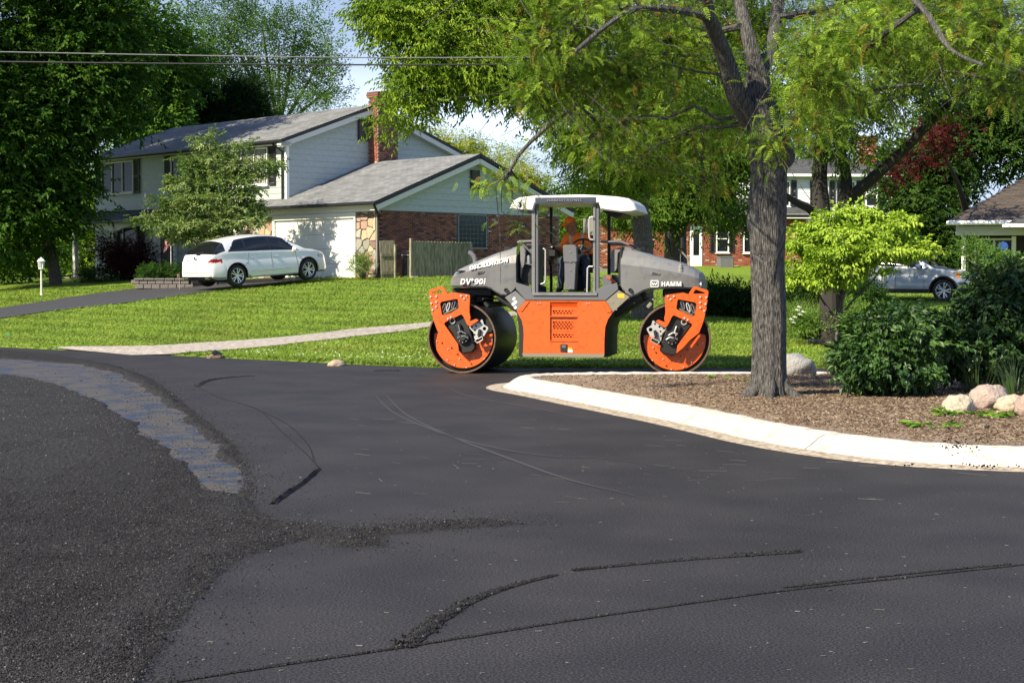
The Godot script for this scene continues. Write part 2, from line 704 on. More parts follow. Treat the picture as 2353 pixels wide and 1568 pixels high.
func materials() -> void:
	# road
	var as_ := grain("fresh_asphalt", [1, 1, 1], [[0.015, 0.0145, 0.015], [0.037, 0.0358, 0.0368], [0.048, 0.0465, 0.0475], [0.11, 0.105, 0.103]], [0.2, 0.5, 0.68, 0.95], 0.13, 2.3, 0.68, 0.12, 5, false, Vector3.ONE, 1024)
	as_.detail_enabled = true
	as_.detail_albedo = ntex(0.012, 11, [[0.72, 0.72, 0.74], [0.86, 0.85, 0.86], [1.0, 0.98, 0.97]], [0.2, 0.5, 0.8], 4)
	as_.detail_blend_mode = BaseMaterial3D.BLEND_MODE_MUL
	as_.detail_uv_layer = BaseMaterial3D.DETAIL_UV_2
	as_.uv2_triplanar = true
	as_.uv2_world_triplanar = true
	as_.uv2_scale = Vector3.ONE / 9.0
	as_.metallic_specular = 0.25
	grain("loose_asphalt", [1, 1, 1], [[0.014, 0.014, 0.0145], [0.042, 0.041, 0.041], [0.1, 0.097, 0.095]], [0.25, 0.5, 0.85], 0.09, 0.5, 0.7, 1.6, 5, true)
	grain("milled_strip", [1, 1, 1], [[0.03, 0.03, 0.032], [0.07, 0.067, 0.064], [0.12, 0.11, 0.1]], [0.25, 0.5, 0.85], 0.09, 1.0, 0.85, 0.3, 5, true, Vector3(0.6, 1, 1.6))
	var pb_ := mat("pebble", 1, 1, 1, 0.8)
	pb_.vertex_color_use_as_albedo = true
	pb_.metallic_specular = 0.25
	M.loose_asphalt.metallic_specular = 0.2
	grain("drive_asphalt", [1, 1, 1], [[0.03, 0.03, 0.032], [0.05, 0.05, 0.053]], [0.3, 0.7], 0.05, 2.0, 0.75, 0.3)
	grain("old_concrete", [1, 1, 1], [[0.2, 0.17, 0.14], [0.34, 0.3, 0.25], [0.42, 0.38, 0.33]], [0.25, 0.5, 0.8], 0.03, 2.5, 0.9, 0.6, 5)
	grain("kerb_white", [1, 1, 1], [[0.34, 0.3, 0.23], [0.52, 0.48, 0.4], [0.58, 0.545, 0.47]], [0.18, 0.4, 0.7], 0.02, 2.0, 0.85, 0.4, 5)
	grain("gutter_dust", [1, 1, 1], [[0.2, 0.16, 0.11], [0.36, 0.3, 0.22], [0.46, 0.4, 0.31]], [0.25, 0.5, 0.8], 0.03, 1.6, 0.9, 0.5, 5)
	# ground
	grain("lawn", [1, 1, 1], [[0.12, 0.185, 0.02], [0.17, 0.255, 0.032], [0.21, 0.3, 0.048]], [0.25, 0.5, 0.8], 0.07, 1.4, 0.85, 2.0, 5, true)
	grain("mulch", [1, 1, 1], [[0.07, 0.045, 0.028], [0.2, 0.14, 0.095], [0.36, 0.28, 0.2]], [0.25, 0.5, 0.85], 0.06, 0.9, 0.95, 1.6, 5, true)
	var g := mat("grass_blade", 1, 1, 1, 0.6)
	g.vertex_color_use_as_albedo = true
	g.backlight_enabled = true
	g.backlight = Color(0.5, 0.5, 0.4)
	g.metallic_specular = 0.28
	M.lawn.metallic_specular = 0.1
	var l := mat("leaf", 1, 1, 1, 0.45)
	l.vertex_color_use_as_albedo = true
	l.backlight_enabled = true
	l.backlight = Color(0.75, 0.8, 0.45)
	l.metallic_specular = 0.2
	var gl := mat("gloss_leaf", 1, 1, 1, 0.5)
	gl.vertex_color_use_as_albedo = true
	gl.backlight_enabled = true
	gl.backlight = Color(0.5, 0.55, 0.3)
	grain("bark", [1, 1, 1], [[0.04, 0.033, 0.027], [0.1, 0.085, 0.07], [0.19, 0.165, 0.14]], [0.25, 0.5, 0.8], 0.05, 0.7, 0.95, 2.0, 5, false, Vector3(1, 0.22, 1))
	grain("grey_bark", [1, 1, 1], [[0.016, 0.0155, 0.015], [0.115, 0.111, 0.104], [0.21, 0.204, 0.194]], [0.3, 0.5, 0.75], 0.035, 0.5, 0.95, 5.0, 5, false, Vector3(1, 0.1, 1), 1024)
	mat("dark_bark", 0.03, 0.026, 0.022, 0.95)
	# houses
	grain("siding", [1, 1, 1], [[0.36, 0.41, 0.385], [0.41, 0.46, 0.435]], [0.3, 0.7], 0.02, 2.0, 0.6, 0.1)
	grain("white_siding", [1, 1, 1], [[0.62, 0.65, 0.68], [0.7, 0.72, 0.74]], [0.3, 0.7], 0.02, 2.0, 0.6)
	mat("white_paint", 0.84, 0.84, 0.8, 0.5)
	mat("cream_trim", 0.62, 0.62, 0.56, 0.6)
	mat("black_metal", 0.014, 0.014, 0.016, 0.45)
	mat("shutter", 0.012, 0.012, 0.014, 0.6)
	mat("window_glass", 0.012, 0.015, 0.018, 0.06).metallic_specular = 0.3
	mat("curtain", 0.3, 0.3, 0.28, 0.9)
	grain("shingle", [1, 1, 1], [[0.55, 0.55, 0.55], [1, 1, 1]], [0.25, 0.75], 0.1, 0.6, 0.95, 0.5, 4, true)
	var br := mat("brick", 1, 1, 1, 0.9)
	br.vertex_color_use_as_albedo = true
	grain("stone", [1, 1, 1], [[0.6, 0.58, 0.55], [1, 1, 1]], [0.2, 0.8], 0.05, 0.7, 0.9, 0.8, 5, true)
	mat("mortar", 0.22, 0.2, 0.18, 0.95)
	grain("old_wood", [1, 1, 1], [[0.1, 0.09, 0.065], [0.2, 0.185, 0.14], [0.3, 0.28, 0.22]], [0.25, 0.5, 0.8], 0.05, 0.9, 0.9, 0.5, 4, true, Vector3(1, 0.15, 1))
	mat("glass_block", 0.035, 0.05, 0.052, 0.12)
	grain("block_stone", [1, 1, 1], [[0.13, 0.115, 0.105], [0.22, 0.2, 0.18]], [0.3, 0.7], 0.06, 0.8, 0.95, 0.6, 4, true)
	grain("rock", [1, 1, 1], [[0.5, 0.5, 0.5], [0.9, 0.88, 0.85], [1.1, 1.05, 1.0]], [0.2, 0.5, 0.8], 0.05, 0.6, 0.9, 1.2, 5, true)
	# vehicles
	var cw := mat("car_white", 0.74, 0.74, 0.73, 0.3)
	cw.clearcoat_enabled = true
	cw.clearcoat = 0.8
	cw.clearcoat_roughness = 0.04
	var cs := mat("car_silver", 0.34, 0.37, 0.4, 0.33, 0.4)
	cs.clearcoat_enabled = true
	cs.clearcoat = 0.9
	cs.clearcoat_roughness = 0.04
	mat("car_glass", 0.008, 0.01, 0.011, 0.04)
	mat("tyre", 0.014, 0.014, 0.014, 0.8)
	mat("alloy", 0.62, 0.62, 0.63, 0.25, 0.9)
	mat("trim_grey", 0.2, 0.2, 0.19, 0.5)
	mat("black_plastic", 0.012, 0.012, 0.013, 0.55)
	mat("red_lens", 0.35, 0.008, 0.012, 0.12)
	mat("amber_lens", 0.7, 0.18, 0.02, 0.15)
	mat("clear_lens", 0.5, 0.52, 0.55, 0.08, 0.3)
	mat("chrome", 0.75, 0.75, 0.75, 0.12, 1.0)
	mat("plate_white", 0.6, 0.66, 0.75, 0.5)
	# roller
	var og := grain("orange_paint", [0.69, 0.098, 0.006], [[0.66, 0.66, 0.75], [0.92, 0.93, 0.95], [1, 1, 1]], [0.16, 0.3, 0.5], 0.02, 1.3, 0.42)
	og.clearcoat_enabled = true
	og.clearcoat = 0.25
	og.clearcoat_roughness = 0.25
	grain("hood_grey", [0.165, 0.17, 0.18], [[0.8, 0.79, 0.77], [1, 1, 1], [1.15, 1.06, 0.9]], [0.2, 0.45, 0.8], 0.015, 1.6, 0.42)
	mat("frame_grey", 0.115, 0.12, 0.132, 0.45)
	mat("dusty_grey", 0.2, 0.185, 0.14, 0.8)
	mat("machine_black", 0.009, 0.009, 0.009, 0.6)
	grain("drum_steel", [1, 1, 1], [[0.012, 0.011, 0.011], [0.035, 0.031, 0.028]], [0.3, 0.7], 0.03, 1.0, 0.45, 0.0, 4)
	grain("worn_rim", [1, 1, 1], [[0.05, 0.03, 0.016], [0.13, 0.08, 0.045], [0.2, 0.15, 0.1]], [0.2, 0.5, 0.8], 0.05, 0.6, 0.5)
	mat("zinc", 0.5, 0.5, 0.48, 0.4, 0.35)
	mat("roof_white", 0.58, 0.58, 0.55, 0.5)
	mat("decal_white", 0.8, 0.8, 0.8, 0.6)
	mat("decal_yellow", 0.7, 0.4, 0.02, 0.6)
	mat("visor", 0.05, 0.06, 0.085, 0.2)
	# driver
	var vest := mat("orange_shirt", 0.9, 0.11, 0.01, 0.85)
	vest.vertex_color_use_as_albedo = true
	var pm := mat("person_paint", 1, 1, 1, 0.8)
	pm.vertex_color_use_as_albedo = true
	var px := mat("painted", 1, 1, 1, 0.7)
	px.vertex_color_use_as_albedo = true
	mat("cable", 0.16, 0.16, 0.17, 0.5)
	mat("cable_dark", 0.02, 0.02, 0.022, 0.6)

# ---------------------------------------------------------------- ground, road, lawn, paths
func sheet(xs: Array, rows: int, f: Callable, tint: Callable) -> MB:   # a smooth sheet: f(x, row) answers a point
	var b := MB.new()
	var pts := []
	for x in xs:
		var col := []
		for r in rows:
			col.append(f.call(x, r))
		pts.append(col)
	var nr := []
	for i in xs.size():
		var col := []
		for r in rows:
			var ex: Vector3 = pts[mini(i + 1, xs.size() - 1)][r] - pts[maxi(i - 1, 0)][r]
			var ez: Vector3 = pts[i][mini(r + 1, rows - 1)] - pts[i][maxi(r - 1, 0)]
			var nn := ex.cross(ez).normalized()
			col.append(nn if nn.y > 0 else -nn)
		nr.append(col)
	for i in xs.size() - 1:
		for r in rows - 1:
			b.col = tint.call(pts[i][r])
			b.squad(pts[i][r], pts[i + 1][r], pts[i + 1][r + 1], pts[i][r + 1], nr[i][r], nr[i + 1][r], nr[i + 1][r + 1], nr[i][r + 1])
	return b

func steps(a: float, b: float, s: float) -> Array:
	var r := []
	var x := a
	while x < b + s * 0.5:
		r.append(x)
		x += s
	return r

func mow(p: Vector3) -> float:        # mowing stripes follow the slope's curve
	var w := -p.z - edge_d(p.x)
	return sin((w * 0.55 + 0.08 * p.x + 0.25 * soft.get_noise_2d(p.x * 3.0, p.z * 3.0)) * TAU / 1.15)

func lawn_tint(p: Vector3) -> Color:
	var t := 1.0 + 0.15 * mow(p) + 0.28 * soft.get_noise_2d(p.x * 4.0 + 50.0, p.z * 4.0) + 0.15 * soft.get_noise_2d(p.x * 22.0, p.z * 22.0)
	var dry := clampf(soft.get_noise_2d(p.x * 7.0 - 90.0, p.z * 7.0) * 1.3, 0.0, 0.6)
	return Color(t * (1.0 + 0.35 * dry), t * (1.0 + 0.06 * dry), t * (1.0 + 0.3 * dry))

func strip(near: Array, far: Array, lift: float, cross: int, onlawn: bool) -> MB:     # a path between two edges, laid on the ground
	var b := MB.new()
	var a := curve(near, 8)
	var c := curve(far, 8)
	for i in a.size() - 1:
		for k in cross:
			var q := []
			for e in [[i, k], [i + 1, k], [i + 1, k + 1], [i, k + 1]]:
				var p: Vector3 = a[e[0]].lerp(c[e[0]], float(e[1]) / cross)
				p.y = (H(p.x, p.z) if onlawn else 0.0) + lift
				q.append(p)
			b.fo(q, Vector3.UP)
	return b

func ground() -> void:
	# a base sheet out to the horizon
	var base := MB.new()
	base.fo([Vector3(-3000, -0.4, 300), Vector3(3000, -0.4, 300), Vector3(3000, -0.4, -4000), Vector3(-3000, -0.4, -4000)], Vector3.UP)
	struct("terrain", base, M.lawn, "flat green land running out to the horizon")
	var xs := steps(-110, -24, 4.0) + steps(-22, 22, 0.4) + steps(26, 110, 4.0)
	# the road: one sheet from behind the camera to the lawn
	var ds := steps(-30, 4, 4.0) + steps(5, 30, 1.0)
	struct("road", sheet(xs, ds.size() + 1, func(x, r): return Vector3(x, 0.0, -(edge_d(x) + 0.15 if r == ds.size() else ds[r] * (edge_d(x) / 30.35)) if true else 0.0), func(_p): return Color.WHITE), M.fresh_asphalt, "smooth fresh black asphalt road")
	var ws := steps(0, 0.6, 0.1) + steps(1.0, 40, 0.45) + [42, 45, 50, 56, 64, 75, 90, 120, 180, 260]
	struct("lawn", sheet(xs, ws.size(), func(x, r):
		var z: float = -edge_d(x) - ws[r]
		return Vector3(x, -0.02 if r == 0 else H(x, z), z), lawn_tint), M.lawn, "bright mown green lawn sloping up from the road")
	# the driveway and the path across the lawn
	var dn := []
	var df := []
	for q in [[-260, 783], [0, 733], [170, 710], [340, 690], [430, 677], [520, 665], [640, 651], [735, 641], [812, 639.5]]:
		dn.append(GT(q[0], q[1]))
	for q in [[-260, 750], [0, 709], [130, 689], [230, 674], [330, 662], [430, 652], [530, 645], [590, 642.0], [632, 641.5]]:
		df.append(GT(q[0], q[1]))
	struct("driveway", strip(dn, df, 0.03, 6, true), M.drive_asphalt, "dark asphalt driveway climbing to the garage")
	var pn := []
	var pf := []
	for q in [[300, 818], [430, 812], [560, 803], [700, 788], [850, 771], [985, 754], [1130, 736], [1260, 715]]:
		pn.append(GT(q[0], q[1]))
	for q in [[120, 800.5], [340, 796], [470, 789], [640, 777], [820, 757], [985, 742], [1130, 726], [1260, 706]]:
		pf.append(GT(q[0], q[1]))
	struct("footpath", strip(pn, pf, 0.028, 4, true), M.old_concrete, "worn concrete footpath crossing the lawn")
	# grass over the part of the lawn that lies close enough to show blades
	rng.seed = 77
	var where := []
	var tints := []
	var tiles := [tuft_mesh(1, 9, 0.055, 0.007, 0.8), tuft_mesh(2, 7, 0.07, 0.008, 1.0)]
	var dpath := PackedVector2Array()
	for q in dn: dpath.append(Vector2(q.x, q.z))
	var rev := df.duplicate()
	rev.reverse()
	for q in rev: dpath.append(Vector2(q.x, q.z))
	var fpath := PackedVector2Array()
	for q in pn: fpath.append(Vector2(q.x, q.z))
	rev = pf.duplicate()
	rev.reverse()
	for q in rev: fpath.append(Vector2(q.x, q.z))
	for k in 150000:
		var d := 30.0 + 36.0 * pow(rng.randf(), 1.6)
		var x := rr(-0.33, 0.33) * d
		var p := Vector3(x, 0, -d)
		var w := d - edge_d(x)
		if w < 0.05 or Geometry2D.is_point_in_polygon(Vector2(x, -d), dpath) or Geometry2D.is_point_in_polygon(Vector2(x, -d), fpath):
			continue
		p.y = H(x, -d) - 0.012
		var s := rr(0.7, 1.2) * (1.0 + 0.012 * (d - 30.0)) * (1.3 if w < 0.25 else 1.0)
		var a := rr(0, TAU)
		where.append(Transform3D(Basis(Vector3.UP, a).scaled(Vector3(s, s * rr(0.7, 1.1), s)), p))
		var q := lawn_tint(p) * Color(0.188, 0.285, 0.042)
		var t := rr(0.92, 1.12)
		tints.append(Color(q.r * t * rr(0.92, 1.1), q.g * t, q.b * t))
	var half := where.size() / 2
	tag(scatter("grass", tiles[0], M.grass_blade, where.slice(0, half), tints.slice(0, half)), "short mown grass blades covering the lawn")
	tag(scatter("grass", tiles[1], M.grass_blade, where.slice(half), tints.slice(half)), "longer grass blades mixed through the lawn")
	# white clover heads along the near lawn
	where = []
	tints = []
	var fl := MB.new()
	fl.ball(Vector3(0, 0.07, 0), Vector3(0.014, 0.012, 0.014), 5, 3)
	for k in 250:
		var x := rr(-6.0, 3.6)
		var w := 0.3 + 4.5 * rng.randf() * rng.randf()
		var z := -edge_d(x) - w
		if Geometry2D.is_point_in_polygon(Vector2(x, z), fpath) or soft.get_noise_2d(x * 9.0, z * 9.0) < -0.1:
			continue
		where.append(Transform3D(Basis.IDENTITY.scaled(Vector3.ONE * rr(0.7, 1.3)), Vector3(x, H(x, z), z)))
		tints.append(Color(0.6, 0.62, 0.5))
	tag(scatter("clover_flowers", fl.mesh(), M.painted, where, tints), "white clover heads scattered in the grass near the road")

func poly_at(pts: Array) -> PackedVector2Array:
	var r := PackedVector2Array()
	for q in pts:
		var p := G(q[0], q[1])
		r.append(Vector2(p.x, p.z))
	return r

func depth_in(p: Vector2, poly: PackedVector2Array) -> float:     # distance to the border, positive inside
	var d := 1e9
	for i in poly.size():
		d = minf(d, p.distance_to(Geometry2D.get_closest_point_to_segment(p, poly[i], poly[(i + 1) % poly.size()])))
	return d if Geometry2D.is_point_in_polygon(p, poly) else -d

func ridge(called: String, label: String, pts: Array, wide: Array, high: Array, grains: int, mt: Material) -> Node3D:
	var line := []
	for q in pts:
		line.append(G(q[0], q[1]))
	var cl := curve(line, 10)
	var b := MB.new()
	var n := cl.size()
	rng.seed = called.hash() % 9999 + grains
	var rows := []
	for i in n:
		var t := float(i) / (n - 1)
		var dir: Vector3 = (cl[mini(i + 1, n - 1)] - cl[maxi(i - 1, 0)]).normalized()
		var s := Vector3(-dir.z, 0, dir.x)
		var w: float = lerpf(wide[0], wide[1], t) * rr(0.8, 1.2)
		var h: float = lerpf(high[0], high[1], t) * rr(0.75, 1.25)
		if t < 0.06 or t > 0.94:
			h *= 0.4
		rows.append([cl[i] - s * w + Vector3(0, 0.004, 0), cl[i] - s * w * 0.4 + Vector3(0, h * 0.8, 0), cl[i] + s * w * 0.15 + Vector3(0, h, 0), cl[i] + s * w + Vector3(0, 0.004, 0)])
	for i in n - 1:
		for k in 3:
			b.col = Color.WHITE * rr(0.6, 1.0)
			b.fo([rows[i][k], rows[i + 1][k], rows[i + 1][k + 1], rows[i][k + 1]], Vector3.UP)
	var o := struct(called, b, mt, label)
	if grains:
		var where := []
		var tints := []
		for k in grains:
			var f := rng.randf() * (n - 1)
			var i := int(f)
			var c: Vector3 = cl[i].lerp(cl[mini(i + 1, n - 1)], f - i)
			var w := lerpf(wide[0], wide[1], f / (n - 1))
			where.append(Transform3D(Basis(Vector3(rng.randfn(), 1, rng.randfn()).normalized(), rr(0, TAU)).scaled(Vector3.ONE * rr(0.3, 0.85) * (1.8 if w > 0.03 and rng.randf() < 0.3 else 1.0)), c + Vector3(rng.randfn() * w * 0.55, lerpf(high[0], high[1], f / (n - 1)) * rr(0.1, 0.9), rng.randfn() * w * 0.55)))
			tints.append(Color.WHITE * (rr(0.008, 0.03) if rng.randf() < 0.96 else rr(0.05, 0.12)))
		scatter("asphalt_crumbs", M.get("chip"), M.pebble, where, tints, o)
	return o

func road_works() -> void:
	var chip := MB.new()
	rng.seed = 3
	var cp := []
	for q in [[1, 0, 0], [0, 1, 0], [0, 0, 1], [-1, 0, 0], [0, -1, 0], [0, 0, -1]]:
		cp.append(Vector3(q[0], q[1] * 0.7, q[2]) * rr(0.75, 1.2) * 0.009)
	for f in [[0, 1, 2], [2, 1, 3], [3, 1, 5], [5, 1, 0], [0, 2, 4], [2, 3, 4], [3, 5, 4], [5, 0, 4]]:
		chip.fo([cp[f[0]], cp[f[1]], cp[f[2]]], cp[f[0]] + cp[f[1]] + cp[f[2]])
	M["chip"] = chip.mesh()
	# the area of loose, unrolled asphalt with the milled strip inside it
	var loose := poly_at([[-420, 1700], [250, 1690], [318, 1568], [400, 1440], [490, 1335], [560, 1278], [690, 1243], [790, 1262], [895, 1258], [880, 1230], [980, 1222], [1225, 1203], [1130, 1192], [1000, 1198], [800, 1213], [650, 1196], [585, 1170], [590, 1120], [570, 1060], [520, 1000], [450, 950], [400, 905], [345, 868], [262, 838], [120, 815], [0, 806], [-400, 800], [-1500, 850]])
	var strip_p := poly_at([[-300, 818], [40, 826], [190, 838], [270, 858], [330, 884], [400, 936], [470, 985], [520, 1030], [552, 1085], [560, 1125], [548, 1145], [480, 1135], [425, 1085], [368, 1030], [298, 975], [225, 925], [130, 885], [20, 862], [-300, 862]])
	var nz := noise(1.3, 31, 4)
	var nf := noise(9.0, 32, 3)
	var b := MB.new()
	var rows := 380
	var cols := 230
	var pts := []
	var ins := []
	var tin := []
	for r in rows + 1:
		var d := 6.0 * pow(40.0 / 6.0, float(r) / rows)
		var pr := []
		var ir := []
		var tr := []
		for c in cols + 1:
			var p := Vector2(d * lerpf(-0.36, 0.03, float(c) / cols), -d)
			var wob := 0.10 * nz.get_noise_2d(p.x * 1.5, p.y * 1.5) + 0.07 * nf.get_noise_2d(p.x, p.y)
			var di := depth_in(p, loose) + wob
			var ds := depth_in(p, strip_p) + 0.14 * nz.get_noise_2d(p.x * 0.7 + 7.0, p.y * 0.5)
			var h := -0.006 + 0.036 * smoothstep(-0.02, 0.22, di) + 0.010 * nf.get_noise_2d(p.x * 3.0, p.y * 3.0) * smoothstep(0.0, 0.2, di)
			h += 0.02 * exp(-pow((di - 0.22) / 0.16, 2.0)) * (1.0 if d > 13.0 else 0.4)
			h -= 0.06 * smoothstep(-0.06, 0.14, ds)
			var mill := ds
			pr.append(Vector3(p.x, h, p.y))
			ir.append(di)
			# dust lies on the loose asphalt left of the strip; tack coat is blue-black over the milled concrete
			var dust := smoothstep(0.0, 0.5, nz.get_noise_2d(p.x * 0.7 + 40.0, p.y * 0.5) + 0.42) * smoothstep(12.0, 17.0, d) * smoothstep(1.0, 2.0, di)
			var c0 := Color(0.85, 0.83, 0.82).lerp(Color(2.0, 1.88, 1.8), dust * 0.85)
			var tack := smoothstep(-0.02, 0.2, nz.get_noise_2d(p.x * 1.1, p.y * 1.1 + 9.0) + 0.8 * nf.get_noise_2d(p.x * 0.22, p.y * 0.5) - 0.05)
			var c1 := Color(0.85, 0.79, 0.72).lerp(Color(0.24, 0.46, 0.95), tack)
			tr.append([c0, c1, mill])
		pts.append(pr)
		ins.append(ir)
		tin.append(tr)
	var mb := MB.new()
	for r in rows:
		for c in cols:
			if ins[r][c] < -0.03 and ins[r + 1][c + 1] < -0.03 and ins[r][c + 1] < -0.03 and ins[r + 1][c] < -0.03:
				continue
			var t = tin[r][c]
			if t[2] > -0.15 and ins[r][c] > 0.08:
				mb.col = t[1]
				var fl := []
				for e in [pts[r][c], pts[r][c + 1], pts[r + 1][c + 1], pts[r + 1][c]]: fl.append(Vector3(e.x, 0.005, e.z))
				mb.fo(fl, Vector3.UP)
			if t[2] < 0.25:
				b.col = t[0]
				b.fo([pts[r][c], pts[r][c + 1], pts[r + 1][c + 1], pts[r + 1][c]], Vector3.UP)
	var lo := struct("loose_asphalt", b, M.loose_asphalt, "loose black unrolled asphalt along the left of the road")
	struct("milled_strip", mb, M.milled_strip, "bare milled road strip stained blue with tack coat")
	# crumbs of asphalt
	rng.seed = 12
	var where := []
	var tints := []
	for k in 420000:
		var d := 6.3 * pow(30.0 / 6.3, pow(rng.randf(), 1.25))
		var p := Vector2(d * rr(-0.335, 0.03), -d)
		var di := depth_in(p, loose) if k % 2 == 0 or d > 11.0 else 1.0
		if k % 2 == 1 and d <= 11.0:
			if not Geometry2D.is_point_in_polygon(p, loose): continue
		var edge := di < 0.0
		if edge and (di < -0.7 or rng.randf() > 0.3 * exp(di * 6.0)):
			continue
		if Geometry2D.is_point_in_polygon(p, strip_p) and rng.randf() > 0.14:
			continue
		if d > 12.5 and di > 0.8 and rng.randf() < 0.75 + 0.4 * nz.get_noise_2d(p.x, p.y):
			continue
		if where.size() > 170000:
			break
		var s := rr(0.22, 0.62) * (1.9 if rng.randf() < 0.05 else 1.0) * (1.0 + maxf(0.0, d - 10.0) * 0.04)
		where.append(Transform3D(Basis(Vector3(rng.randfn(), rng.randfn(), rng.randfn()).normalized(), rr(0, TAU)).scaled(Vector3(s, s * 0.8, s * rr(0.8, 1.3))), Vector3(p.x, (0.003 if edge else 0.034 * smoothstep(0.0, 0.22, di) + 0.008 * rng.randf()), p.y)))
		var v := rr(0.014, 0.055) * (1.0 + 0.5 * nz.get_noise_2d(p.x * 1.2, p.y * 1.2))
		if rng.randf() < 0.12:
			v = rr(0.045, 0.09)
		if rng.randf() < 0.02:
			v = rr(0.1, 0.22)
		v *= 1.0 + 0.9 * smoothstep(12.0, 19.0, d) * smoothstep(0.5, 1.2, di)
		tints.append(Color(v, v * 0.99, v * rr(0.98, 1.06)))
	scatter("asphalt_crumbs", M.chip, M.pebble, where, tints, lo)
	# joints and ridges left by the paver and the roller
	ridge("asphalt_ridge", "long thin dark asphalt joint across the bottom of the road", [[330, 1578], [640, 1529], [925, 1487], [1230, 1438], [1500, 1398], [1800, 1357], [2050, 1330], [2352, 1297], [2600, 1272]], [0.014, 0.012], [0.008, 0.007], 1300, M.loose_asphalt)
	ridge("asphalt_ridge", "second thin joint line close beside the long one at right", [[1800, 1350], [1980, 1330], [2150, 1312], [2320, 1296]], [0.012, 0.012], [0.008, 0.008], 200, M.loose_asphalt)
	ridge("asphalt_ridge", "thick crumbly dark ridge branching off the long joint", [[925, 1487], [985, 1442], [1050, 1398], [1120, 1365], [1200, 1340], [1278, 1321]], [0.05, 0.012], [0.022, 0.008], 1500, M.loose_asphalt)
	ridge("asphalt_ridge", "crumbly ridge in the middle of the smooth asphalt", [[1315, 1311], [1400, 1302], [1550, 1288], [1700, 1277], [1838, 1267]], [0.016, 0.035], [0.012, 0.014], 700, M.loose_asphalt)
	ridge("asphalt_ridge", "short raised black ridge beside the milled strip", [[625, 1158], [660, 1133], [692, 1112], [733, 1077]], [0.03, 0.02], [0.03, 0.025], 300, M.loose_asphalt)
	ridge("asphalt_ridge", "hooked black ridge on the asphalt near the lawn", [[452, 888], [470, 877], [510, 869], [555, 865], [582, 864]], [0.05, 0.03], [0.03, 0.012], 100, M.loose_asphalt)
	ridge("asphalt_ridge", "faint hairline joint running up from the short ridge", [[735, 1077], [700, 1040], [640, 985], [590, 940], [500, 912], [452, 888]], [0.008, 0.006], [0.004, 0.003], 0, M.loose_asphalt)
	ridge("asphalt_ridge", "faint hairline joint forming a narrow loop", [[722, 1062], [706, 1020], [660, 975], [604, 945]], [0.008, 0.006], [0.004, 0.003], 0, M.loose_asphalt)
	ridge("asphalt_ridge", "short black ridge in front of the left drum", [[860, 851.6], [890, 850.8], [915, 851.4]], [0.1, 0.1], [0.02, 0.02], 0, M.loose_asphalt)

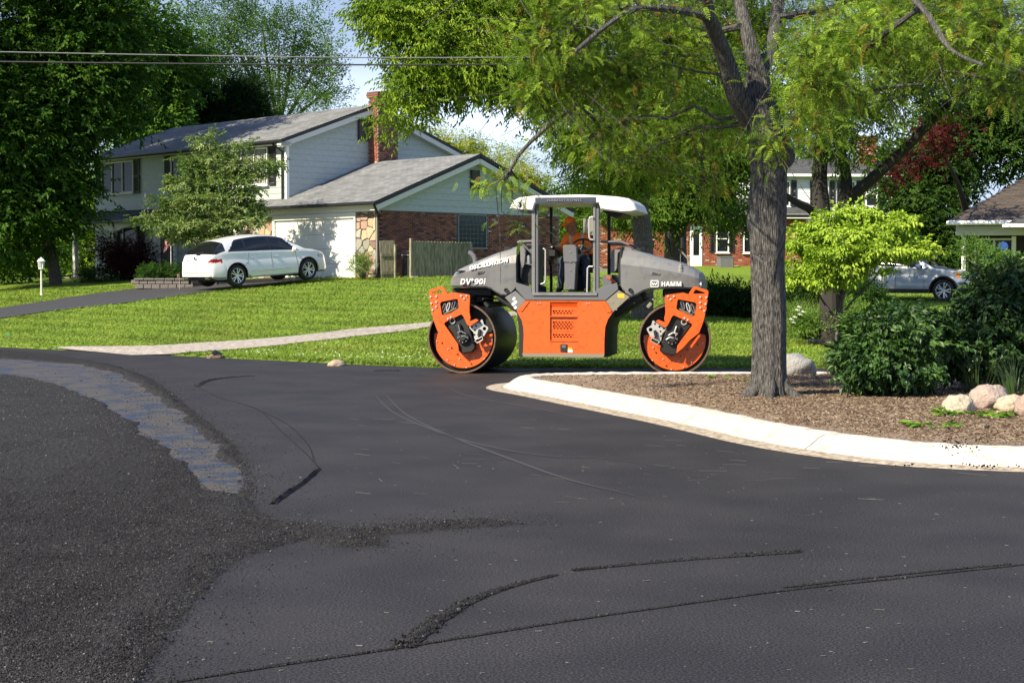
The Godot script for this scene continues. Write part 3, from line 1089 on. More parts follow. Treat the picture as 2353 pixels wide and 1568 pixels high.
func island() -> void:
	# the kerb: rolled concrete in cast lengths round the planted island
	var outer := []
	for q in [[2700, 1094], [2352, 1084], [2100, 1072], [1900, 1052], [1700, 1019], [1500, 972], [1300, 930], [1190, 907], [1135, 897]]:
		outer.append(G(q[0], q[1]))
	outer.push_front(Vector3(7.4, 0, -13.5))
	outer.push_front(Vector3(10.0, 0, -13.4))
	outer.push_front(Vector3(14.0, 0, -13.4))
	for q in [[-0.36, -24.95], [-0.22, -25.75], [0.25, -26.35], [1.0, -26.7], [2.2, -26.85], [5.0, -26.9], [9.0, -26.9], [14.0, -26.9]]:
		outer.append(Vector3(q[0], 0, q[1]))
	var line := curve(outer, 10)
	var prof := [Vector2(0.22, 0.0), Vector2(0.24, 0.022), Vector2(0.31, 0.06), Vector2(0.39, 0.115), Vector2(0.46, 0.148), Vector2(0.55, 0.158), Vector2(0.64, 0.152), Vector2(0.67, 0.135), Vector2(0.67, 0.0)]
	var pan := [Vector2(-0.02, 0.003), Vector2(0.1, 0.012), Vector2(0.23, 0.016)]
	var kerb := thing("kerb", "white rolled concrete kerb round the planted island", "")
	kerb.remove_meta("label")
	tag(kerb, "white rolled concrete kerb curving round the planted island", "", "", "structure")
	var wob := noise(0.5, 3, 3)
	var inner := []
	var cross := func(i: int, pr: Array, sh: float) -> Array:
		var dir: Vector3 = (line[mini(i + 1, line.size() - 1)] - line[maxi(i - 1, 0)]).normalized()
		var s := Vector3(-dir.z, 0, dir.x)
		var r := []
		for q in pr:
			var p: Vector3 = line[i] + dir * sh + s * (q.x + 0.015 * wob.get_noise_2d(i * 2.0, q.y * 30.0)) + Vector3(0, q.y * (1.0 + 0.08 * wob.get_noise_2d(i * 3.0, 5.0)), 0)
			r.append(p)
		return r
	for i in line.size():
		inner.append(cross.call(i, [Vector2(0.66, 0.13)], 0.0)[0])
	var from := 0
	var run := 0.0
	var pans := MB.new()
	var lengths := [2.9, 3.1, 2.8, 3.0]
	var li := 0
	for i in range(1, line.size()):
		run += line[i].distance_to(line[i - 1])
		var ps := [cross.call(i - 1, pan, 0.0), cross.call(i, pan, 0.0)]
		for k in pan.size() - 1:
			pans.fo([ps[0][k], ps[0][k + 1], ps[1][k + 1], ps[1][k]], Vector3.UP)
		if run > lengths[li % 4] or i == line.size() - 1:
			var b := MB.new()
			var secs := []
			for j in range(from, i + 1):
				secs.append(cross.call(j, prof, 0.012 if j == from else (-0.012 if j == i else 0.0)))
			for j in secs.size() - 1:
				for k in prof.size() - 1:
					var up: Vector3 = Vector3.UP + (secs[j][0] - secs[j][prof.size() - 1]).normalized() * (1.0 if k < 5 else -1.5)
					b.fo([secs[j][k], secs[j][k + 1], secs[j + 1][k + 1], secs[j + 1][k]], up)
			for e in [0, secs.size() - 1]:
				var o: Vector3 = line[from] - line[from + 1] if e == 0 else line[i] - line[i - 1]
				for k in range(1, prof.size() - 1):
					b.fo([secs[e][0], secs[e][k], secs[e][k + 1]], o)
			put("kerb_segment", b, M.kerb_white, kerb)
			from = i
			run = 0.0
			li += 1
	struct("gutter", pans, M.gutter_dust, "dusty beige concrete gutter at the foot of the kerb")
	# the bed inside the kerb
	var mid := 0
	for i in inner.size():
		if inner[i].x < inner[mid].x:
			mid = i
	var near_z := func(x: float) -> float:
		for i in range(mid, 0, -1):
			if inner[i - 1].x >= x:
				return lerpf(inner[i].z, inner[i - 1].z, clampf((x - inner[i].x) / maxf(0.001, inner[i - 1].x - inner[i].x), 0, 1))
		return inner[0].z
	var far_z := func(x: float) -> float:
		for i in range(mid, inner.size() - 1):
			if inner[i + 1].x >= x:
				return lerpf(inner[i].z, inner[i + 1].z, clampf((x - inner[i].x) / maxf(0.001, inner[i + 1].x - inner[i].x), 0, 1))
		return inner[-1].z
	M["near_z"] = near_z
	M["far_z"] = far_z
	M["bed_x"] = inner[mid].x
	var xs := [inner[mid].x + 0.01] + steps(inner[mid].x + 0.06, 9.0, 0.09) + [10.0, 12.0, 13.9]
	var fine := noise(4.0, 8, 4)
	struct("planting_bed", sheet(xs, 90, func(x, r):
		var z: float = lerpf(near_z.call(x), far_z.call(x), r / 89.0)
		return Vector3(x, bed(x, z), z), func(p):
		var soil: float = smoothstep(0.9, 0.3, minf(absf(p.z - near_z.call(p.x)), absf(p.z - far_z.call(p.x)) * 2.0) + 0.5 * fine.get_noise_2d(p.x, p.z)) if p.x > 1.2 else 0.9
		return Color(0.95, 0.9, 0.85).lerp(Color(1.25, 1.25, 1.15), soil) * (1.0 + 0.4 * fine.get_noise_2d(p.x * 2.0, p.z * 2.0))), M.mulch, "brown mulch and soil bed inside the kerb")
	# chips of bark and straw on it
	rng.seed = 5
	var where := []
	var tints := []
	var cb := MB.new()
	cb.box(Vector3.ZERO, Vector3(0.034, 0.004, 0.007))
	for k in 125000:
		var d := rr(14.2, 26.8)
		var x := rr(-0.1, 0.46) * d
		if x < inner[mid].x + 0.1:
			continue
		var zn: float = near_z.call(x)
		var zf: float = far_z.call(x)
		if -d > zn - 0.05 or -d < zf + 0.05:
			continue
		if rng.randf() < maxf(smoothstep(1.1, 0.3, absf(-d - zn) + 0.5 * fine.get_noise_2d(x * 0.4, d * 0.4)), smoothstep(2.4, 1.0, x)) * 0.93:
			continue
		var s := rr(0.5, 1.5)
		where.append(Transform3D(Basis(Vector3.UP, rr(0, TAU)) * Basis(Vector3(rng.randfn(), 0, rng.randfn()).normalized(), rr(-0.5, 0.5)) * Basis.from_scale(Vector3(s, 1.0, rr(0.6, 1.6))), Vector3(x, bed(x, -d) + 0.006, -d)))
		var t := rng.randf()
		tints.append(rgbv([0.05, 0.033, 0.021], [0.17, 0.108, 0.07], rng.randf()) if t < 0.62 else rgbv([0.2, 0.155, 0.105], [0.4, 0.34, 0.25], rng.randf()))
	tag(scatter("mulch_chips", cb.mesh(), M.pebble, where, tints), "bark chips and straw lying over the planted island")
	where = []
	tints = []
	for k in 90:
		var p := G(2200 + rng.randfn() * 28, 1018 + rng.randfn() * 9, 0.15) if k < 60 else G(rr(2040, 2352), 1070 + (rng.randfn() * 3) , 0.03)
		where.append(Transform3D(Basis(Vector3(rng.randfn(), 1, rng.randfn()).normalized(), rr(0, TAU)).scaled(Vector3.ONE * rr(0.5, 1.8)), p + Vector3(0, 0.006, 0)))
		tints.append(Color(0.012, 0.012, 0.013))
	tag(scatter("tar_crumbs", M.chip, M.pebble, where, tints), "black tar crumbs stuck on the white kerb at right")
	where = []
	tints = []
	for k in 1500:
		var x := rr(inner[mid].x + 0.1, 7.0)
		var z: float = lerpf(near_z.call(x) - 0.05, far_z.call(x) + 0.1, pow(rng.randf(), 2.0) if k % 3 else rng.randf())
		var s := rr(0.6, 2.2) * (3.0 if rng.randf() < 0.03 else 1.0)
		where.append(Transform3D(Basis(Vector3(rng.randfn(), 1, rng.randfn()).normalized(), rr(0, TAU)).scaled(Vector3(s, s * 0.8, s)), Vector3(x, bed(x, z) + 0.003, z)))
		tints.append(rgbv([0.08, 0.055, 0.035], [0.2, 0.16, 0.11], rng.randf()))
	tag(scatter("soil_clods", M.chip, M.pebble, where, tints), "small clods of soil along the kerb and bed")

func bed(x: float, z: float) -> float:
	var e: float = minf(M.near_z.call(x) - z, z - M.far_z.call(x))
	return 0.125 + 0.1 * smoothstep(0.0, 2.5, e) + 0.03 * soft.get_noise_2d(x * 25.0, z * 25.0) * smoothstep(0.0, 0.3, e) + 0.012 * soft.get_noise_2d(x * 130.0, z * 130.0)

# ---------------------------------------------------------------- houses
const FRONT := Transform3D(Basis.IDENTITY, Vector3.ZERO)
func side_x(o: Vector3) -> Transform3D:          # a wall that faces +x, its u running towards -z
	return Transform3D(Basis(Vector3(0, 0, -1), Vector3.UP, Vector3(1, 0, 0)), o)

func siding(parent: Node, x: Transform3D, y0: float, y1: float, ext: Callable, m: Material, h := 0.235) -> void:
	var y := y0
	while y < y1 - 0.02:
		var t := minf(y + h, y1)
		var a: Vector2 = ext.call(y)
		var b: Vector2 = ext.call(t)
		if b.y - b.x < 0.05:
			b = Vector2((b.x + b.y) * 0.5 - 0.02, (b.x + b.y) * 0.5 + 0.02)
		if a.y - a.x > 0.1:
			var mb := MB.new()
			mb.xf = x
			var p := [Vector3(a.x, y, 0), Vector3(a.y, y, 0), Vector3(b.y, t + 0.01, 0), Vector3(b.x, t + 0.01, 0)]
			var q := [Vector3(a.x, y, 0.026), Vector3(a.y, y, 0.026), Vector3(b.y, t + 0.01, 0.008), Vector3(b.x, t + 0.01, 0.008)]
			mb.fo(q, Vector3(0, 0, 1))
			mb.fo([p[0], p[1], q[1], q[0]], Vector3(0, -1, 0))
			mb.fo([p[1], p[2], q[2], q[1]], Vector3(1, 0, 0))
			mb.fo([p[0], p[3], q[3], q[0]], Vector3(-1, 0, 0))
			mb.fo([p[2], p[3], q[3], q[2]], Vector3(0, 1, 0))
			put("siding_board", mb, m, parent)
		y = t

func roof_slope(parent: Node, e0: Vector3, e1: Vector3, r1: Vector3, r0: Vector3, base: float, thick := 0.12, tone := Color(0.95, 0.985, 1.0)) -> MeshInstance3D:
	var nn := (e1 - e0).cross(r0 - e0).normalized()
	if nn.y < 0:
		nn = -nn
	var b := MB.new()
	var dn := nn * thick
	b.fo([e0, e1, r1, r0], nn)
	b.fo([e0 - dn, e1 - dn, r1 - dn, r0 - dn], -nn)
	var c := (e0 + e1 + r0 + r1) * 0.25
	for k in [[e0, e1], [e1, r1], [r1, r0], [r0, e0]]:
		b.fo([k[0], k[1], k[1] - dn, k[0] - dn], (k[0] + k[1]) * 0.5 - c)
	var o := put("roof", b, M.black_metal, parent)
	var s := MB.new()
	var courses := int(e0.distance_to(r0) / 0.15)
	var wear := noise(0.6, 17, 3)
	for i in courses:
		var t0 := float(i) / courses
		var t1 := float(i + 1) / courses
		var a0 := e0.lerp(r0, t0)
		var a1 := e1.lerp(r1, t0)
		var b0 := e0.lerp(r0, t1)
		var b1 := e1.lerp(r1, t1)
		var tabs := maxi(2, int(a0.distance_to(a1) / 0.31))
		for j in tabs:
			var u0 := (j + (0.5 if i % 2 else 0.0)) / tabs
			var u1 := minf(u0 + 0.97 / tabs, 1.0)
			var g := base * (rr(0.8, 1.18) + 0.25 * wear.get_noise_2d(u0 * 12.0, t0 * 5.0))
			s.col = Color(g * tone.r, g * tone.g, g * tone.b)
			var p := [a0.lerp(a1, u0) + nn * 0.022, a0.lerp(a1, u1) + nn * 0.022, b0.lerp(b1, u1) + nn * 0.008, b0.lerp(b1, u0) + nn * 0.008]
			s.fo(p, nn)
			s.fo([p[0], p[1], p[1] - nn * 0.02, p[0] - nn * 0.02], e0 - r0)
	tag(put("shingles", s, M.shingle, o), "", "", "", "stuff")
	return o

func brick_mesh() -> ArrayMesh:
	if not M.has("brick_mesh"):
		var b := MB.new()
		b.box(Vector3(0, 0, 0), Vector3(0.2, 0.062, 0.05), 0.004)
		M["brick_mesh"] = b.mesh()
	return M.brick_mesh

# bricks in running bond on a wall: the first ones each a part of their own, the rest one part
func bricks(parent: Node, x: Transform3D, w: float, h: float, skip: Callable, singles: int, tint: Callable, order := 0) -> void:
	var all := []
	for r in int(h / 0.075):
		for k in int(w / 0.212) + 2:
			var u := k * 0.212 + (0.106 if r % 2 else 0.0)
			var v := r * 0.075 + 0.0375
			if u > w - 0.09 or u < 0.09 or skip.call(u, v):
				continue
			all.append(Vector2(u, v))
	if order == 1:
		all.sort_custom(func(a, b): return a.x - a.y * 2.0 < b.x - b.y * 2.0)
	elif order == 2:
		all.sort_custom(func(a, b): return a.y > b.y)
	var where := []
	var cols := []
	var mats := []
	if singles:
		if not M.has("brick_tones"):
			var tones := []
			for k in 14:
				var c: Color = tint.call()
				tones.append(mat("brick_tone_%d" % k, c.r, c.g, c.b, 0.9))
			M["brick_tones"] = tones
		mats = M.brick_tones
	for i in all.size():
		var p := x * Transform3D(Basis.from_scale(Vector3(rr(0.97, 1.02), 1, rr(0.9, 1.15))), Vector3(all[i].x, all[i].y, 0.0))
		if i < singles:
			var o := put("brick", brick_mesh(), mats[rng.randi() % mats.size()], parent)
			o.transform = p
		else:
			where.append(p)
			cols.append(tint.call())
	if where.size():
		scatter("bricks", brick_mesh(), M.brick, where, cols, parent)

func red_brick() -> Color:
	var t := rng.randf()
	if t < 0.025:
		return Color(0.42, 0.36, 0.3)
	if t < 0.22:
		return Color(0.1, 0.055, 0.045) * rr(0.7, 1.3)
	return rgbv([0.17, 0.068, 0.047], [0.33, 0.135, 0.082], rng.randf())

func orange_brick() -> Color:
	return rgbv([0.22, 0.06, 0.035], [0.36, 0.12, 0.065], rng.randf()) if rng.randf() > 0.08 else Color(0.45, 0.36, 0.28)

# a window: frame, panes, sill; x places its lower left corner
func window(parent: Node, x: Transform3D, w: float, h: float, nx: int, ny: int, fm: Material, curtain := false, fw := 0.06) -> MeshInstance3D:
	var b := MB.new()
	b.xf = x
	b.box(Vector3(w * 0.5, h - fw * 0.5, 0.03), Vector3(w, fw, 0.1), 0.008)
	b.box(Vector3(w * 0.5, fw * 0.5, 0.03), Vector3(w, fw, 0.1), 0.008)
	for k in nx + 1:
		b.box(Vector3(lerpf(fw * 0.5, w - fw * 0.5, float(k) / nx), h * 0.5, 0.03), Vector3(fw, h - fw * 2.0 - 0.004, 0.095), 0.008)
	var pw := (w - fw) / nx
	for k in nx:
		for j in range(1, ny):
			b.box(Vector3(fw * 0.5 + pw * (k + 0.5), h * j / ny, 0.028), Vector3(pw - fw - 0.004, fw * 0.75, 0.07), 0.006)
	var o := put("window", b, fm, parent)
	for k in nx:
		for j in ny:
			var g := MB.new()
			g.xf = x
			g.box(Vector3(fw * 0.5 + pw * (k + 0.5), h * (j + 0.5) / ny, 0.015), Vector3(pw - fw + 0.01, h / ny - fw * 0.6, 0.012))
			put("pane", g, M.window_glass, o)
			if curtain and j == ny - 1:
				var cu := MB.new()
				cu.xf = x
				for s in 6:
					cu.box(Vector3(fw * 0.5 + pw * (k + 0.12 + 0.13 * s), h * (j + 0.5) / ny, 0.024), Vector3(pw * 0.11, h / ny - fw, 0.004))
				put("curtain", cu, M.curtain, o)
	var s := MB.new()
	s.xf = x
	s.box(Vector3(w * 0.5, -0.03, 0.06), Vector3(w + 0.1, 0.05, 0.14), 0.01)
	put("sill", s, fm, o)
	return o

func shutter(parent: Node, x: Transform3D, w: float, h: float) -> void:
	var b := MB.new()
	b.xf = x
	for k in [0.03, w - 0.03]:
		b.box(Vector3(k, h * 0.5, 0.04), Vector3(0.06, h, 0.04), 0.006)
	for k in [0.04, h * 0.5, h - 0.04]:
		b.box(Vector3(w * 0.5, k, 0.04), Vector3(w - 0.122, 0.08, 0.038), 0.006)
	var n := int((h - 0.2) / 0.06)
	for k in n:
		b.box(Vector3(w * 0.5, 0.1 + (h - 0.2) * (k + 0.5) / n, 0.035), Vector3(w - 0.125, 0.05, 0.012), 0.0, Basis(Vector3.RIGHT, 0.5))
	put("shutter", b, M.shutter, parent)

func louvre(parent: Node, x: Transform3D, w: float, h: float) -> void:
	var b := MB.new()
	b.xf = x
	b.box(Vector3(w * 0.5, h * 0.5, 0.03), Vector3(w, h, 0.03))
	for k in [0.03, w - 0.03]:
		b.box(Vector3(k, h * 0.5, 0.06), Vector3(0.06, h, 0.04), 0.005)
	var o := put("gable_vent", b, M.black_metal, parent)
	var n := int(h / 0.075)
	for k in n:
		var s := MB.new()
		s.xf = x
		s.box(Vector3(w * 0.5, h * (k + 0.5) / n, 0.07), Vector3(w - 0.13, 0.07, 0.012), 0.0, Basis(Vector3.RIGHT, 0.7))
		put("slat", s, M.frame_grey, o)

func stones(parent: Node, x: Transform3D, w: float, h: float, count: int, tint: Callable) -> void:
	var pts := []
	for k in count:
		var best := Vector2.ZERO
		var bd := -1.0
		for tr in 14:
			var c := Vector2(rr(0, w), rr(0, h))
			var d := 1e9
			for q in pts:
				d = minf(d, c.distance_to(q))
			if d > bd:
				bd = d
				best = c
		pts.append(best)
	for i in pts.size():
		var poly := PackedVector2Array([Vector2(0, 0), Vector2(w, 0), Vector2(w, h), Vector2(0, h)])
		for j in pts.size():
			if i == j or pts[i].distance_to(pts[j]) > 1.6:
				continue
			var mid: Vector2 = (pts[i] + pts[j]) * 0.5
			var dir: Vector2 = (pts[j] - pts[i]).normalized()
			mid -= dir * 0.013
			var s := Vector2(-dir.y, dir.x)
			var cut := PackedVector2Array([mid + s * 9, mid - s * 9, mid - s * 9 + dir * 9, mid + s * 9 + dir * 9])
			var left := Geometry2D.clip_polygons(poly, cut)
			if left.size():
				poly = left[0]
		if poly.size() < 3:
			continue
		var b := MB.new()
		b.xf = x
		b.col = tint.call()
		var rough := PackedVector2Array()
		for k in poly.size():
			var a := poly[k]
			var c := poly[(k + 1) % poly.size()]
			rough.append(a.lerp(c, 0.12))
			if a.distance_to(c) > 0.1:
				rough.append(a.lerp(c, 0.5) + Vector2(rng.randfn(), rng.randfn()) * 0.008)
			rough.append(a.lerp(c, 0.88))
		b.prism(rough, 0.0, rr(0.05, 0.085), 0.02)
		put("stone", b, M.stone, parent)

func field_stone() -> Color:
	var k := rng.randf()
	if k < 0.3: return rgbv([0.5, 0.4, 0.26], [0.62, 0.52, 0.36], rng.randf())
	if k < 0.55: return rgbv([0.42, 0.28, 0.22], [0.5, 0.36, 0.28], rng.randf())
	if k < 0.8: return rgbv([0.3, 0.3, 0.26], [0.48, 0.48, 0.4], rng.randf())
	return rgbv([0.2, 0.13, 0.11], [0.3, 0.2, 0.17], rng.randf())

func house() -> void:
	rng.seed = 41
	var at := Vector3(-4.83, 1.6, -62.0)
	var h := thing("house", "two storey pale blue sided house with a garage wing and brick chimney", "house", at, -0.8052)
	var XM := -6.2          # the main house begins here, left of the garage gable
	var XL := -20.8
	# garage body
	var g := MB.new()
	g.box(Vector3(-4.0, 1.15, -4.75), Vector3(7.9, 3.1, 9.3))
	put("wall", g, M.mortar, h)
	var gab := MB.new()
	gab.xf = side_x(Vector3(-0.06, 0, -0.05))
	gab.prism(PackedVector2Array([Vector2(0, 2.4), Vector2(9.3, 2.4), Vector2(9.3, 2.7), Vector2(4.65, 4.42), Vector2(0, 2.7)]), -0.1, 0.0)
	put("wall", gab, M.siding, h)
	# brick on the gable side, with the glass block window left free
	var wx := [3.87, 5.32, 1.2, 2.42]
	bricks(h, side_x(Vector3(-0.03, 0.0, 0.0)), 9.4, 2.5, func(u, v): return u > wx[0] - 0.1 and u < wx[1] + 0.1 and v > wx[2] - 0.03 and v < wx[3] + 0.05, 160, red_brick, 1)
	siding(h, side_x(Vector3(-0.03, 0, 0)), 2.5, 4.5, func(y): return Vector2(maxf(0.0, (y - 2.72) / 0.38), 9.4 - maxf(0.0, (y - 2.72) / 0.38)), M.siding, 0.235)
	var gw := MB.new()
	gw.xf = side_x(Vector3(-0.03, 0, 0))
	var wm: float = (wx[0] + wx[1]) * 0.5
	var wh: float = wx[3] - wx[2]
	for k in [wx[0], wx[1]]:
		gw.box(Vector3(k, (wx[2] + wx[3]) * 0.5, 0.02), Vector3(0.05, wh + 0.06, 0.08), 0.006)
	gw.box(Vector3(wm, wx[3] + 0.02, 0.02), Vector3(wx[1] - wx[0] - 0.06, 0.05, 0.078), 0.006)
	gw.box(Vector3(wm, wx[2] - 0.03, 0.03), Vector3(wx[1] - wx[0] + 0.1, 0.06, 0.12), 0.006)
	gw.box(Vector3(wm, (wx[2] + wx[3]) * 0.5, -0.02), Vector3(wx[1] - wx[0] - 0.06, wh, 0.04))
	var win := put("glass_block_window", gw, M.trim_grey, h)
	for i in 7:
		for j in 7:
			var p := MB.new()
			p.xf = side_x(Vector3(-0.03, 0, 0))
			p.box(Vector3(wx[0] + 0.03 + (wx[1] - wx[0] - 0.06) * (i + 0.5) / 7.0, wx[2] + wh * (j + 0.5) / 7.0, 0.01), Vector3((wx[1] - wx[0]) / 7.0 - 0.032, wh / 7.0 - 0.02, 0.03), 0.012)
			put("glass_block", p, M.glass_block, win)
	# gable trim
	for s in [0, 1]:
		var tb := MB.new()
		tb.xf = side_x(Vector3(-0.02, 0, 0))
		var a := Vector3(-0.45 if s == 0 else 9.85, 2.545, 0.32)
		var top := Vector3(4.7, 4.50, 0.32)
		tb.bar(a, top, 0.04, 0.19, 0.004)
		put("barge_board", tb, M.cream_trim, h)
		var so := MB.new()
		so.xf = side_x(Vector3(-0.02, 0, 0))
		so.bar(a + Vector3(0, -0.06, -0.16), top + Vector3(0, -0.06, -0.16), 0.3, 0.02)
		put("soffit", so, M.cream_trim, h)
	louvre(h, side_x(Vector3(0.0, 3.38, -4.48)), 0.44, 0.78)
	# garage front: door, trim, stone piers
	var fr := MB.new()
	fr.box(Vector3(-4.3, 2.62, 0.06), Vector3(8.6, 0.3, 0.09), 0.008)
	fr.box(Vector3(-3.87, 2.36, 0.075), Vector3(5.16, 0.2, 0.1), 0.01)
	fr.box(Vector3(-1.33, 1.1, 0.07), Vector3(0.08, 2.34, 0.09), 0.008)
	fr.box(Vector3(-6.41, 1.1, 0.07), Vector3(0.1, 2.34, 0.09), 0.008)
	put("fascia", fr, M.white_paint, h)
	var gd := MB.new()
	gd.box(Vector3(-3.865, 1.1, -0.005), Vector3(4.98, 2.32, 0.04))
	var door := put("garage_door", gd, M.white_paint, h)
	for r in 4:
		for c in 8:
			var pn := MB.new()
			var pc := Vector3(-6.36 + 4.98 * (c + 0.5) / 8.0, 0.02 + 2.2 * (r + 0.5) / 4.0, 0.022)
			pn.box(pc, Vector3(0.5, 0.4, 0.014), 0.006)
			pn.box(pc + Vector3(0, 0, 0.01), Vector3(0.42, 0.32, 0.016), 0.007)
			put("panel", pn, M.white_paint, door)
	for r in range(1, 4):
		var sm := MB.new()
		sm.box(Vector3(-3.865, 0.02 + 2.2 * r / 4.0, 0.017), Vector3(4.96, 0.012, 0.004))
		put("seam", sm, M.trim_grey, door)
	stones(h, Transform3D(Basis.IDENTITY, Vector3(-1.27, -0.2, 0.0)), 1.1, 2.68, 34, field_stone)
	stones(h, Transform3D(Basis.IDENTITY, Vector3(-8.5, -0.2, 0.0)), 2.0, 2.68, 36, field_stone)
	var corner := MB.new()
	corner.box(Vector3(-0.09, 1.1, 0.02), Vector3(0.14, 2.8, 0.08), 0.006)
	put("corner_trim", corner, M.mortar, h)
	# garage roof and the eave that runs on over the porch
	var rs := 0.38
	roof_slope(h, Vector3(-8.6, 2.79, 0.5), Vector3(0.36, 2.79, 0.5), Vector3(0.36, 4.765, -4.7), Vector3(-8.6, 4.765, -4.7), 0.27)
	roof_slope(h, Vector3(XM, 2.79, -9.9), Vector3(0.36, 2.79, -9.9), Vector3(0.36, 4.765, -4.7), Vector3(XM, 4.765, -4.7), 0.27)
	var gu := MB.new()
	gu.bar(Vector3(-8.6, 2.73, 0.57), Vector3(0.42, 2.73, 0.57), 0.13, 0.13, 0.03)
	put("gutter", gu, M.black_metal, h)
	var dp := MB.new()
	dp.tube([Vector3(0.36, 2.66, 0.55), Vector3(0.34, 2.5, 0.45), Vector3(0.1, 2.3, 0.14), Vector3(0.06, 2.1, 0.11), Vector3(0.06, 0.15, 0.11), Vector3(0.1, 0.02, 0.25)], [0.05, 0.05, 0.05, 0.05, 0.05, 0.05], 8)
	put("downspout", dp, M.black_metal, h)
	var lamp := MB.new()
	lamp.box(Vector3(-7.5, 2.42, 0.16), Vector3(0.16, 0.2, 0.12), 0.02)
	lamp.lathe([Vector2(0, -0.12), Vector2(0.07, -0.1), Vector2(0.09, 0.0), Vector2(0.02, 0.06)], 10, Transform3D(Basis.IDENTITY, Vector3(-7.5, 2.3, 0.24)))
	put("flood_lamp", lamp, M.white_paint, h)
	# main house
	var mb := MB.new()
	mb.box(Vector3((XM + XL) * 0.5, 2.62, -4.7), Vector3(XM - XL - 0.1, 6.0, 8.5))
	put("wall", mb, M.siding, h)
	var mg := MB.new()
	mg.xf = side_x(Vector3(XM - 0.05, 0, -0.45))
	mg.prism(PackedVector2Array([Vector2(0, 5.3), Vector2(8.5, 5.3), Vector2(4.25, 6.85)]), -0.1, 0.0)
	put("wall", mg, M.siding, h)
	var mgl := MB.new()
	mgl.xf = Transform3D(Basis(Vector3(0, 0, 1), Vector3.UP, Vector3(-1, 0, 0)), Vector3(XL + 0.05, 0, -8.95))
	mgl.prism(PackedVector2Array([Vector2(0, 5.3), Vector2(8.5, 5.3), Vector2(4.25, 6.85)]), -0.1, 0.0)
	put("wall", mgl, M.siding, h)
	siding(h, side_x(Vector3(XM - 0.02, 0, -0.4)), 2.8, 6.9, func(y): return Vector2(maxf(0.0, (y - 5.42) / 0.36), 8.6 - maxf(0.0, (y - 5.42) / 0.36)), M.siding)
	siding(h, Transform3D(Basis.IDENTITY, Vector3(0, 0, -0.42)), 2.9, 5.4, func(_y): return Vector2(XL, XM - 0.02), M.siding)
	siding(h, Transform3D(Basis.IDENTITY, Vector3(0, 0, -0.42)), 0.0, 2.8, func(_y): return Vector2(XL, -8.6), M.siding)
	var ct := MB.new()
	ct.box(Vector3(XM + 0.005, 4.1, -0.41), Vector3(0.12, 2.62, 0.14), 0.008)
	put("corner_trim", ct, M.white_paint, h)
	roof_slope(h, Vector3(XL - 0.3, 5.42, 0.05), Vector3(XM + 0.3, 5.42, 0.05), Vector3(XM + 0.3, 7.1, -4.7), Vector3(XL - 0.3, 7.1, -4.7), 0.27)
	roof_slope(h, Vector3(XL - 0.3, 5.42, -9.45), Vector3(XM + 0.3, 5.42, -9.45), Vector3(XM + 0.3, 7.1, -4.7), Vector3(XL - 0.3, 7.1, -4.7), 0.27)
	var eg := MB.new()
	eg.bar(Vector3(XL - 0.3, 5.36, 0.1), Vector3(XM + 0.34, 5.36, 0.1), 0.12, 0.12, 0.03)
	put("gutter", eg, M.black_metal, h)
	var ef := MB.new()
	ef.box(Vector3((XL + XM) * 0.5, 5.26, -0.2), Vector3(XM - XL + 0.5, 0.03, 0.42))
	ef.box(Vector3(XM + 0.15, 5.27, -0.17), Vector3(0.28, 0.16, 0.5), 0.01)
	put("soffit", ef, M.cream_trim, h)
	var d2 := MB.new()
	d2.tube([Vector3(XM - 0.3, 5.3, 0.1), Vector3(XM - 0.26, 5.15, -0.1), Vector3(XM - 0.2, 5.0, -0.32), Vector3(XM - 0.2, 3.1, -0.33)], [0.045, 0.045, 0.045, 0.045], 8)
	put("downspout", d2, M.black_metal, h)
	for s in [0, 1]:
		var tb := MB.new()
		tb.xf = side_x(Vector3(XM - 0.0, 0, -0.4))
		var a := Vector3(-0.45 if s == 0 else 9.05, 5.2, 0.27)
		tb.bar(a, Vector3(4.3, 6.86, 0.27), 0.04, 0.2, 0.004)
		put("barge_board", tb, M.cream_trim, h)
		var so := MB.new()
		so.xf = tb.xf
		so.bar(a + Vector3(0, -0.05, -0.14), Vector3(4.3, 6.81, 0.13), 0.27, 0.02)
		put("soffit", so, M.cream_trim, h)
	louvre(h, side_x(Vector3(XM + 0.0, 5.62, -3.95)), 0.66, 0.86)
	# chimney
	var cm := MB.new()
	cm.box(Vector3(XM + 0.32, 5.2, -5.05), Vector3(0.58, 4.6, 1.04))
	var ch := put("chimney", cm, M.mortar, h)
	var no := func(_u, _v): return false
	bricks(ch, side_x(Vector3(XM + 0.62, 2.9, -4.5)), 1.1, 4.55, no, 70, red_brick, 2)
	bricks(ch, Transform3D(Basis.IDENTITY, Vector3(XM + 0.02, 2.9, -4.52)), 0.62, 4.55, no, 60, orange_brick, 2)
	for k in 3:
		var cap := MB.new()
		cap.box(Vector3(XM + 0.32, 7.4 + 0.08 * k, -5.05), Vector3(0.72 + 0.04 * (k % 2), 0.072, 1.18 + 0.04 * (k % 2)), 0.006)
		put("chimney_course", cap, M.brick_tones[k * 3], ch)
	var pot := MB.new()
	pot.box(Vector3(XM + 0.32, 7.64, -5.0), Vector3(0.3, 0.08, 0.34), 0.02)
	put("flue", pot, M.stone, ch)
	# upper windows and shutters on the front
	var f := func(x: float, y: float) -> Transform3D: return Transform3D(Basis.IDENTITY, Vector3(x, y, -0.385))
	window(h, f.call(-20.1, 3.78), 2.7, 1.42, 3, 1, M.cream_trim)
	shutter(h, f.call(-20.58, 3.74), 0.44, 1.5)
	shutter(h, f.call(-17.36, 3.74), 0.44, 1.5)
	window(h, f.call(-14.4, 3.78), 1.9, 1.42, 2, 1, M.cream_trim)
	shutter(h, f.call(-14.9, 3.74), 0.44, 1.5)
	shutter(h, f.call(-12.45, 3.74), 0.44, 1.5)
